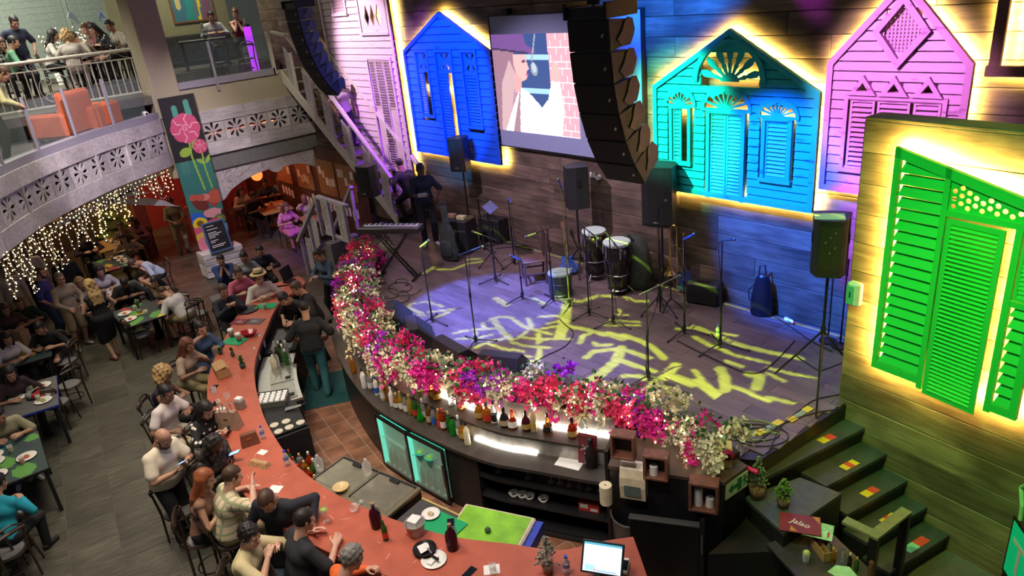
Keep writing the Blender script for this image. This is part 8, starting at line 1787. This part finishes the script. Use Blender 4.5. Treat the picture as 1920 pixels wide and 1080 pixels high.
# till monitor and card terminal at the bar end
p=bz(1122,1080);t=thing('till_monitor','tilted till touchscreen glowing white at the bar end','monitor',p+Vector((.05,.02,0)),math.radians(30));MB().bbox(-.1,.1,-.09,.09,0,.03,.008).build('base',M_BLACK,t);MB().beam((0,0,.03),(0,.03,.16),.06,.04).build('neck',M_BLACK,t)
sc_=put('screen_case',MB().bbox(-.2,.2,-.015,.015,-.15,.15,.006).mesh('case',[mat('teal_black',(.01,.03,.04),.4,var=0)]),t,(0,.0,.24),(math.radians(-38),0,0));me=paint_image(.36,.26,36,26,[('poly',[(0,.94),(1,.94),(1,1),(0,1)],(.1,.45,.6)),('poly',[(.05,.05),(.3,.05),(.3,.25),(.05,.25)],(.4,.85,.75)),('poly',[(.35,.02),(.9,.02),(.9,.06),(.35,.06)],(.2,.5,.9)),('poly',[(.3,.05),(.34,.05),(.34,.1),(.3,.1)],(.9,.1,.2)),('line',[(.12,.6),(.2,.75)],.02,(.6,.7,.7))],(.9,.97,.97),'till_screen',1.3);put('screen',me,sc_,(-.18,-.0165,-.13))
p=bz(1170,1066);t=thing('card_terminal','card payment terminal lying beside the till','card terminal',p,.55);MB().bbox(-.045,.045,-.09,.09,0,.03,.006).build('body',mat('cream_plastic',(.6,.55,.42)),t);MB().box(-.038,.038,-.05,.08,.03,.032).build('display',mat('dark_screen',(.01,.012,.02)),t);MB().box(-.03,.03,.09,.13,.01,.012).build('receipt',M_PAPER,t)
# tray, menu pads, cups at the bar far end
t=thing('serving_tray','round black serving tray on the bar far end','tray',bz(464,582),0);MB().lathe([(.19,0),(.21,.025),(.2,.025),(.18,.008),(.001,.008)],24,cap=False).build('tray',M_BLACK,t)
for x,y,m_,lb,a in((450,604,M_MENU,'maroon menu lying flat on the bar far end',.6),(478,603,mat('grey_card',(.10,.09,.09),.5),'dark menu card beside the maroon menu',.6)):t=thing('menu',lb,'menu',bz(x,y),a);MB().bbox(-.16,.16,-.11,.11,0,.012,.003).build('cover',m_,t);text('Jalao',.06,M_PAPER,t,(0,0,.013),(0,0,0),shear=.25)
for x,y,lb in((435,632,'plastic cup with napkins, nearer the tray'),(449,640,'paper cup with foam-white top on the green mat')):t=thing('paper_cup',lb,'cup',bz(x,y));MB().lathe([(.035,0),(.05,.12),(.045,.12)],12).build('cup',mat('brown_cup',(.25,.16,.12),.5),t,smooth=True);MB().lathe([(.05,.12),(.056,.15),(.04,.165),(.001,.168)],12,cap=False).build('napkin_top',M_PAPER,t)
t=thing('serving_bowl','glossy dark red oval bowl at the bar inner edge','bowl',bz(468,630),.8);b_=MB();b_.lathe([(.05,0),(.1,.05),(.12,.09),(.11,.09),(.05,.012),(.001,.012)],18,cap=False);b_.v=[(a*1.3,b*.9,c)for a,b,c in b_.v];b_.build('bowl',mat('glossy_red',(.30,.01,.02),.15),t,smooth=True)
tag(MB().bbox(-.2,.2,-.13,.13,0,.012,.003).build('green_mat',M_GBOARD,loc=bz(440,640),rz=.5),'bright green bar mat under the paper cups','mat');tag(MB().bbox(-.2,.2,-.12,.12,0,.012,.003).build('green_mat',M_GBOARD,loc=bz(500,574),rz=.7),'bright green bar mat behind the round tray','mat')
for k,(x,y,c)in enumerate(((492,566,(.7,.3,.02)),(505,562,(.6,.4,.02)),(497,580,(.15,.2,.08)))):tumbler(bz(x,y)+Vector((0,0,.012)),['tumbler with orange drink on the rear green mat','tumbler with yellow drink on the rear green mat','tumbler with mint drink on the rear green mat'][k],c)
# POS screen by the denim jacket
p=bz(543,528);t=thing('till_monitor','black till screen facing the denim jacket at bar far end','monitor',p,math.radians(120));MB().bbox(-.1,.1,-.1,.1,0,.04,.01).build('base',M_BLACK,t);put('screen',MB().bbox(-.17,.17,-.012,.012,0,.28,.004).mesh('screen',[M_BLACK]),t,(0,0,.05),(-.25,0,0))
# cutlery tray, discs, grater, jugs on the inner bench
p=onz(508,745,1.0);t=thing('cutlery_tray','tray of napkin-wrapped cutlery rolls behind the bar','tray',p,math.radians(-35));MB().box(-.17,.17,-.22,.22,-.1,0).box(-.18,-.17,-.22,.22,-.1,.05).box(.17,.18,-.22,.22,-.1,.05).box(-.18,.18,-.23,-.22,-.1,.05).box(-.18,.18,.22,.23,-.1,.05).build('tray',mat('grey_tray',(.12,.13,.11),.4),t)
t.location.z=.965
for i in range(5):
    for j in range(4):MB().tube([(-.11+j*.075,-.17+i*.085,.03),(-.11+j*.075,-.11+i*.085,.035)],[.034,.03],8).build('cutlery_roll',M_PAPER,t)
for k,(x,y)in enumerate(((514,796),(536,789),(522,808),(542,800),(563,791))):tag(MB().lathe([(.06,0),(.062,.01),(.06,.022),(.001,.024)],18,cap=False).build('ceramic_disc',mat('bone_disc',(.55,.52,.42),.5),loc=onz(x,y,.955)+Vector((0,0,-.023))),'bone-white disc, %s in the cluster on the black machine'%ORD[k],'disc','discs on the black machine')
p=onz(550,765,.95);t=thing('metal_strainer','perforated metal scoop on the black machine','strainer',p+Vector((0,0,-.01)),-.6);MB().add([(-.05,-.12,.01),(.05,-.12,.01),(.03,.12,.04),(-.03,.12,.04)],[(0,1,2,3)]).build('scoop',M_STEEL,t);MB().tube([(0,.12,.04),(0,.2,.06)],.01,6).build('handle',M_BLACK,t)
JUG=[(.05,0),(.06,.02),(.06,.14),(.03,.2),(.02,.22),(.02,.25)]
for k,(x,y,c,lb,z)in enumerate(((516,690,(.62,.58,.42),'milky white jug on the steel well',.86),(492,648,(.6,.5,.45),'pale plastic jug by the red bowl',.9),(482,672,(.65,.6,.5),'cream bottle with orange lid behind the bar',.9),(518,662,(.3,.3,.28),'grey mixing tin by the bartender',.88))):
    q=onz(x,y,z);tag(MB().lathe(JUG,12).build('plastic_jug',mat('jug_%d'%k,c,.4),smooth=True,loc=(q.x,q.y,.86)),lb,'jug')
for k in range(10):
    x,y=533+k*3+random.uniform(-4,4),668+k*2+random.uniform(-8,8);t=BI.near(onz(500-k*1,672+k*2,.86));q,n,d=BI.at(t);q=q+n*(.32+.02*(k%5));put_bottle((q.x+random.uniform(-.1,.1),q.y+random.uniform(-.1,.1),.86),'tall',('clear','dark','brown','clear','dark green')[k%5],None,('blackl','paper')[k%2],'speed-well bottle behind the bar, %s of the cluster'%ORD[k],.95,'bottles in the steel well')
for k in range(16):
    t0_,t1_=BI.near(ubn(523,826)),BI.near(ubn(600,900));q,n,d=BI.at(t0_+(t1_-t0_)*(.08+.055*k));q=q+n*(.14+.11*(k%3));put_bottle((q.x,q.y,.45),('tall','square','round')[k%3],('dark green','clear','red','clear','amber')[k%5],('paper','redl',None)[k%3],('redl','gold','paper')[k%3],'bottle in the open under-bar rack, %s from the discs'%ORD[k],.95,'bottles in the under-bar rack')
for k,(x,y)in enumerate(((600,880),(660,888))):q=onz(x+30*k,y,.93);tag(MB().lathe([(.05,0),(.055,.02),(.055,.15),(.02,.2),(.02,.22)],12).build('clear_jug',glassmat('jug_plastic',(.9,.9,.85),.25),loc=(q.x,q.y,.927),smooth=True),['clear plastic jug on the ice chest, near bar edge','clear plastic jug with handle on the ice chest lid'][k],'jug')
tag(MB().lathe([(.06,0),(.10,.05),(.09,.05),(.001,.01)],16,cap=False).build('mixing_bowl',mat('yellow_bowl',(.6,.45,.2),.4),loc=onz(640,918,.93)),'yellow bowl of pale fruit at the ice chest edge','bowl')
# plates and drinks on dining tables
rg=random.Random(3)
for T,n,nm in((T1,4,'lower painted table'),(T2,4,'blue-edged table'),(T3,2,'greenery table'),(T4,4,'crowded mid-hall table'),(T5,3,'balcony-side table'),(T8,4,'red room table'),(T9,2,'lit tree table')):
    for k in range(n):plate(on_table(T,-.42+.84*(k+.5)/n,rg.choice((-.2,.18)),.754),'white plate with food on the %s, %s along'%(nm,ORD[k]),1.,rg.choice(((.5,.2,.05),(.35,.3,.08),(.45,.1,.04))))
    for k in range(2):tumbler(on_table(T,-.25+.5*k,.02+.1*k,.754),'small tumbler on the %s, %s of the pair'%(nm,ORD[k]),rg.choice(((.5,.45,.1),(.55,.12,.05),(.3,.4,.08))))
t=thing('table_flowers','red roses and grey pine cone centrepiece on blue-edged table','centrepiece',on_table(T2,.05,.05,.754));
for k in range(7):a=k*.9;MB().ball((.09*math.cos(a),.07*math.sin(a),.06),.05,7,5).build('bloom' if k<3 else 'pine_sprig',[mat('red_rose',(.4,.01,.015),.6),mat('frosty_sprig',(.22,.24,.22),.7,var=.4,vs_=50)][k>2],t)
for T,nm in((T3,'greenery table'),(T4,'crowded mid-hall table')):potplant('leafy green centrepiece on the %s'%nm,on_table(T,0,.05,.754),.18,.06,(.3,.3,.28),(.12,.2,.09))
# condiment table at lower right
q=onz(1540,1040,.76);ct=thing('side_table','dark side table with condiments at lower right','table',(q.x,q.y,0),math.radians(-25));MB().bbox(-.35,.4,-.4,.3,.72,.76,.006).build('table_top',mat('dark_table',(.045,.04,.045),.3,var=.15),ct)
for sx in(-.3,.35):
    for sy in(-.35,.25):MB().cbox(sx,sy,.36,.05,.05,.72).build('leg',M_BLACK,ct)
def cz(x,y):q=onz(x,y,.762);return Vector((q.x,q.y,.761))
t=thing('condiment_caddy','tan card caddy with divided cells of bottles','caddy',cz(1542,1035),math.radians(-33));MB().box(-.14,.14,-.07,.07,0,.01).box(-.14,.14,-.07,-.064,0,.12).box(-.14,.14,.064,.07,0,.12).box(-.14,-.134,-.07,.07,0,.12).box(.134,.14,-.07,.07,0,.12).box(-.05,-.046,-.07,.07,0,.11).box(.04,.044,-.07,.07,0,.11).box(-.14,.14,-.003,.003,0,.11).build('card_box',M_KRAFT,t)
for k,(x,y,c,cp,lb)in enumerate(((1560,1052,'amber','gold','oil bottle with gold cap in front of caddy'),(1580,1052,'clear','blue','clear bottle with blue cap by the caddy'),(1592,1062,'dark','paper','dark sauce bottle with white cap'),(1605,1070,'dark green','gold','green sauce bottle with gold cap'),(1527,1025,'red','redl','hot sauce bottle standing in the caddy'),(1553,1040,'clear','redl','clear vinegar bottle with red cap in caddy'))):put_bottle(cz(x,y)+Vector((0,0,.0 if k<4 else .012)),'tall',c,None,cp,lb,.55)
o=put('tumbler',TUM,None,cz(1511,1052));tag(o,'glass stuffed with yellow napkin on the side table','glass');MB().ball((0,0,.11),.035,7,4,(1,1,.8)).build('napkin',mat('lime_napkin',(.55,.6,.2),.8),o)
t=thing('pepper_mill','turned wooden pepper mill at the side table edge','pepper mill',cz(1632,1078));MB().lathe([(.03,0),(.025,.06),(.03,.1),(.018,.13),(.028,.16),(.001,.19)],12,cap=False).build('mill',M_BROWN,t,smooth=True)
tag(MB().add([(-.12,-.07,0),(.1,-.08,0),(.13,.05,.01),(.02,.09,.04),(-.1,.06,.005)],[(0,1,2,3,4)]).build('paper_napkin',mat('mint_lit_paper',(.4,.7,.4),.8),loc=cz(1580,1076)),'mint-lit folded napkin on the side table','napkin')  # mint light on the paper put into its colour
# maroon menus on the side cabinet
q=onz(1500,985,.95);t=thing('menu','maroon menu lying askew on the side cabinet','menu',q+Vector((0,0,.012)),math.radians(28));MB().bbox(-.2,.2,-.14,.14,0,.014,.003).build('cover',M_MENU,t);text('Jalao',.10,M_PAPER,t,(0,0,.0145),(0,0,-.35),shear=.25);MB().prism([(.12,.13),(.19,.13),(.19,.02)],2,.0145,.0155).prism([(-.1,-.13),(-.02,-.13),(-.09,-.05)],2,.0145,.0155).build('gold_pattern',mat('ochre_print',(.5,.22,.04),.5),t)
t=thing('menu','green laminated menu card under the maroon menu','menu',q+Vector((.17,.05,.0)),math.radians(20));MB().bbox(-.14,.14,-.12,.12,0,.008,.002).build('card',mat('mint_card',(.35,.65,.4),.4,var=.3,vs_=20),t);MB().box(.09,.11,-.08,.0,.008,.009).build('pepper_print',G['redl'],t)
# illuminated tap sign at the right edge
q=onz(1890,1000,1.0);t=thing('tap_sign','green illuminated sign in black frame at right picture edge','sign',(q.x+.05,q.y-.02,.0),math.radians(-52));MB().box(-.03,.45,-.02,.04,.55,1.25).build('frame',M_BLACK,t);MB().box(0,.42,-.025,-.02,.6,1.2).build('face',emit('green_sign',(.0,.35,.12),.8,(.0,.2,.08)),t);text('T',.5,M_PAPER,t,(.2,-.027,.86),(PI/2,0,0));MB().tube([(.05,0,1.25),(.03,0,1.4),(-.05,0,1.55),(.05,0,1.68),(.3,0,1.75)],.02,8).build('hose',mat('lime_hose',(.3,.7,.3),.4),t);MB().box(0,.4,-.03,.05,0,.55).build('stand',M_BLACK,t)
# lit tree, orange lamp, terrace twig lights and hanging birds
t=thing('christmas_tree','small lit christmas tree with golden bulbs under the balcony','tree',onz(238,470,0)+Vector((-1.2,.2,0)))
mb=MB();mb2=MB()
for k in range(6):z=.3+k*.28;mb.lathe([(.62-.095*k,z),(.1,z+.36)],12,c=(0,0,0))
for k in range(150):f=rg.random();a=rg.random()*6.3;r_=(.62-.55*f);mb2.ball((r_*math.cos(a),r_*math.sin(a),.35+f*1.6),.022,4,3)
mb.build('boughs',mat('tree_green',(.06,.09,.03),.8,var=.4,vs_=20),t);mb2.build('bulbs',emit('gold_bulb',(1,.62,.12),10),t);MB().tube([(0,0,0),(0,0,.4)],.05).build('trunk',M_BROWN,t)
q=onz(498,330,1.75);t=thing('globe_lamp','glowing orange globe lamp in the red room','lamp',q+Vector((-.4,-.1,0)));MB().ball((0,0,0),.17,14,9).build('globe',emit('orange_globe',(1,.16,.03),2.5),t,smooth=True);MB().tube([(0,0,.17),(0,0,2.0)],.01).build('cord',M_BLACK,t)
for k,(px,X,lb)in enumerate((((85,62),-23.6,'twig lights glowing behind the terrace table, nearer the standing person'),((154,58),-24.0,'twig lights glowing behind the terrace table, nearer the pillar'))):
    q=onX(px[0],px[1],X);t=thing('twig_lights',lb,'string lights',(q.x,q.y,ZP));mb=MB();mb2=MB()
    for j in range(9):a=rg.random()*6.3;h_=rg.uniform(.9,q.z-ZP+.25);e=(.3*math.cos(a)*rg.random(),.3*math.sin(a)*rg.random(),h_);mb.tube([(0,0,.4),(e[0]*.3,e[1]*.3,h_*.6),e],.006,4);[mb2.ball((e[0]*f+rg.uniform(-.05,.05),e[1]*f,h_*(.5+.5*f)),.014,4,3)for f in(.3,.6,.8,1)]
    mb.build('twigs',M_BROWN,t);mb2.build('bulbs',BULB,t);MB().lathe([(.08,0),(.12,.4),(.05,.45)],10).build('vase',M_WHITE,t)
for k,(px,lb)in enumerate((((136,32),'pale blue paper bird hanging over the terrace, left of two'),((190,30),'pale blue round ornament hanging by the pillar'))):
    q=onX(px[0],px[1],-21.5);t=thing('hanging_ornament',lb,'ornament',q,.6);MB().tube([(0,0,.1),(0,0,1.6)],.004,4).build('string',M_WHITE,t);m_=mat('pale_blue_card',(.4,.52,.66),.5)
    if k==0:MB().prism([(-.16,.0),(-.02,-.04),(.05,-.12),(.14,-.16),(.12,0),(.02,.1),(-.08,.12)],0,-.012,.012).build('bird',m_,t)
    else:MB().prism(circle(0,0,.13,16),0,-.015,.015).build('disc',m_,t);MB().prism(stroke([(-.06,-.05),(0,.07),(.07,-.05)],.03),0,.015,.02).build('emblem',mat('deep_blue_card',(.03,.08,.4),.5),t)
t=thing('neon_tube_lamp','tall magenta neon column behind the balcony glass','lamp',onX(478,120,-20.2));t.location.z=ZU;MB().tube([(0,0,.02),(0,0,1.25)],.1,12).build('column',emit('magenta_neon',(.55,.04,1),1.2),t);MB().lathe([(.13,0),(.13,.03)],12).build('base',M_BLACK,t);MB().lathe([(.11,1.25),(.08,1.3)],12).build('cap',M_BLACK,t)
for k,px in enumerate(((382,40),(465,38))):q=onX(px[0],px[1],-20.7);potplant(['frosted mini tree on the balcony table','frosted mini tree near the magenta column'][k],(q.x-.2,q.y,ZU+1.05),.3,.06,(.2,.2,.2),(.3,.34,.28),kind='fir')

q=onz(612,722,.006);tag(MB().bbox(-.45,.75,-.38,.38,0,.014,.004).build('rubber_mat',mat('teal_rubber',(.01,.07,.075),.7,var=.4,vs_=40),loc=(q.x,q.y,.004),rz=math.radians(-28)),'dark teal rubber mat on the bar floor','mat')

# ================================================================ flower garland along the stage edge
FLP=Curve2([(-13.0,7.05),(-12.15,6.22),(-10.9,5.32),(-9.53,4.8),(-8.4,4.58),(-7.45,4.56),(-6.7,4.76),(-6.05,5.13),(-5.3,5.47),(-4.6,5.62),(-3.95,5.6),(-3.58,5.5)])
tr=thing('planter_trough','long dark planter trough hidden by flowers on the stage edge','planter',(0,0,0))
n_=10
for k in range(n_):FLP.strip(FLP.L*k/n_+.005,FLP.L*(k+1)/n_-.005,1.25,1.5,.2,.38,3).build('trough',mat('dark_stained_wood',(.045,.028,.02),.6,var=.3),tr)
FC={'magenta':(.80,.02,.34),'hot pink':(.92,.05,.20),'purple':(.46,.02,.66),'cream white':(.78,.74,.50)}
LEAFM=mat('ivy_leaf',(.035,.11,.03),.5,var=.4,vs_=30);rf=random.Random(5)
def spray_mesh(kind,v):
    rs_=random.Random(v*7+1);bl,lf,st=MB(),MB(),MB();L_=rs_.uniform(.12,.34)
    path=[Vector((rs_.uniform(-.04,.04)*i,-.06-.16*math.sin(min(i/4,1)*PI*.5),.12*math.sin(i/6*PI*.9)-L_*max(0,(i-1.5)/5)**1.2))for i in range(7)]
    st.tube(path,.004,4)
    for k in range(72):
        f=rs_.random()*5.99;i=int(f);c=path[i].lerp(path[i+1],f-i)+Vector((rs_.gauss(0,.042),rs_.gauss(0,.036),rs_.gauss(0,.04)));r_=rs_.uniform(.022,.034);ax=Vector((rs_.gauss(0,.5),-.8+rs_.gauss(0,.4),rs_.gauss(.2,.5))).normalized();a=ax.orthogonal().normalized();b=ax.cross(a)
        for j in range(3):
            t=2*PI*j/3+k;d=a*math.cos(t)+b*math.sin(t);s_=a*-math.sin(t)+b*math.cos(t);bl.add([c,c+d*r_*.4+s_*r_*.5+ax*r_*.25,c+d*r_*.9+s_*r_*.5+ax*r_*.45,c+d*r_*1.2+ax*r_*.55,c+d*r_*.9-s_*r_*.5+ax*r_*.45,c+d*r_*.4-s_*r_*.5+ax*r_*.25],[(0,1,2,3,4,5)])
    for k in range(16):
        f=rs_.random()*3;i=int(f);c=path[i].lerp(path[i+1],f-i)+Vector((rs_.gauss(0,.07),rs_.gauss(.02,.05),rs_.gauss(.03,.04)));d=Vector((rs_.gauss(0,1),rs_.gauss(-.3,.6),rs_.gauss(.3,.5))).normalized();s_=d.orthogonal().normalized();l=rs_.uniform(.04,.075);lf.add([c,c+d*l*.5+s_*l*.34,c+d*l,c+d*l*.5-s_*l*.34],[(0,1,2,3)])
    m=mat('petal_'+kind.replace(' ','_'),FC[kind],.6,var=.2,vs_=40)
    return bl.mesh('blossoms',[m]),lf.mesh('leaves',[LEAFM]),st.mesh('stem',[M_BROWN])
SPR={k:[spray_mesh(k,i)for i in range(4)]for k in FC}
seq=['cream white','magenta','hot pink','cream white','purple','hot pink','cream white','magenta']
N=150;CN={}
for k in range(N):
    t=FLP.L*(k+.5)/N;p,n,d=FLP.at(t);kd=seq[(k//2+rf.randrange(3))%8]if rf.random()<.8 else rf.choice(list(FC));b,l,s_=rf.choice(SPR[kd])
    off=rf.uniform(.06,.26);z=1.58+rf.uniform(-.03,.12);sc=rf.uniform(.95,1.3)
    CN[kd]=CN.get(kd,-1)+1;o=thing('bougainvillea_spray','%s bougainvillea spray, %s of its colour from keyboard end'%(kd,ORD[CN[kd]]),'flowers',(p.x+n.x*off,p.y+n.y*off,z),math.atan2(d.y,d.x)+rf.uniform(-.7,.7),'%s sprays in the stage edge garland'%kd);o.scale=(sc,)*3;put('blossoms',b,o)['kind']='stuff'
    if k%4==3:o.rotation_euler.z+=PI
    put('leaves',l,o)['kind']='stuff';put('stem',s_,o)
fl_=thing('fairy_lights','warm fairy lights woven through the flower garland','string lights',(0,0,0));wr=MB();bu=MB();pts=[]
for k in range(420):
    t=FLP.L*k/420;p,n,d=FLP.at(t);w_=1. if t<4.2 or t>FLP.L-2.6 else .45;q=p+n*rf.uniform(-.2,.2);pts.append((q.x,q.y,1.58+rf.uniform(-.16,.2)))
    if rf.random()<w_:bu.ball((q.x,q.y,pts[-1][2]+.01),.011,4,3)
for a in range(0,420,60):wr.tube(pts[a:a+61],.002,3)
wr.build('wire',WIRE,fl_);tag(bu.build('bulbs',emit('fairy_bulb',(1,.80,.36),24),fl_),kind='stuff')
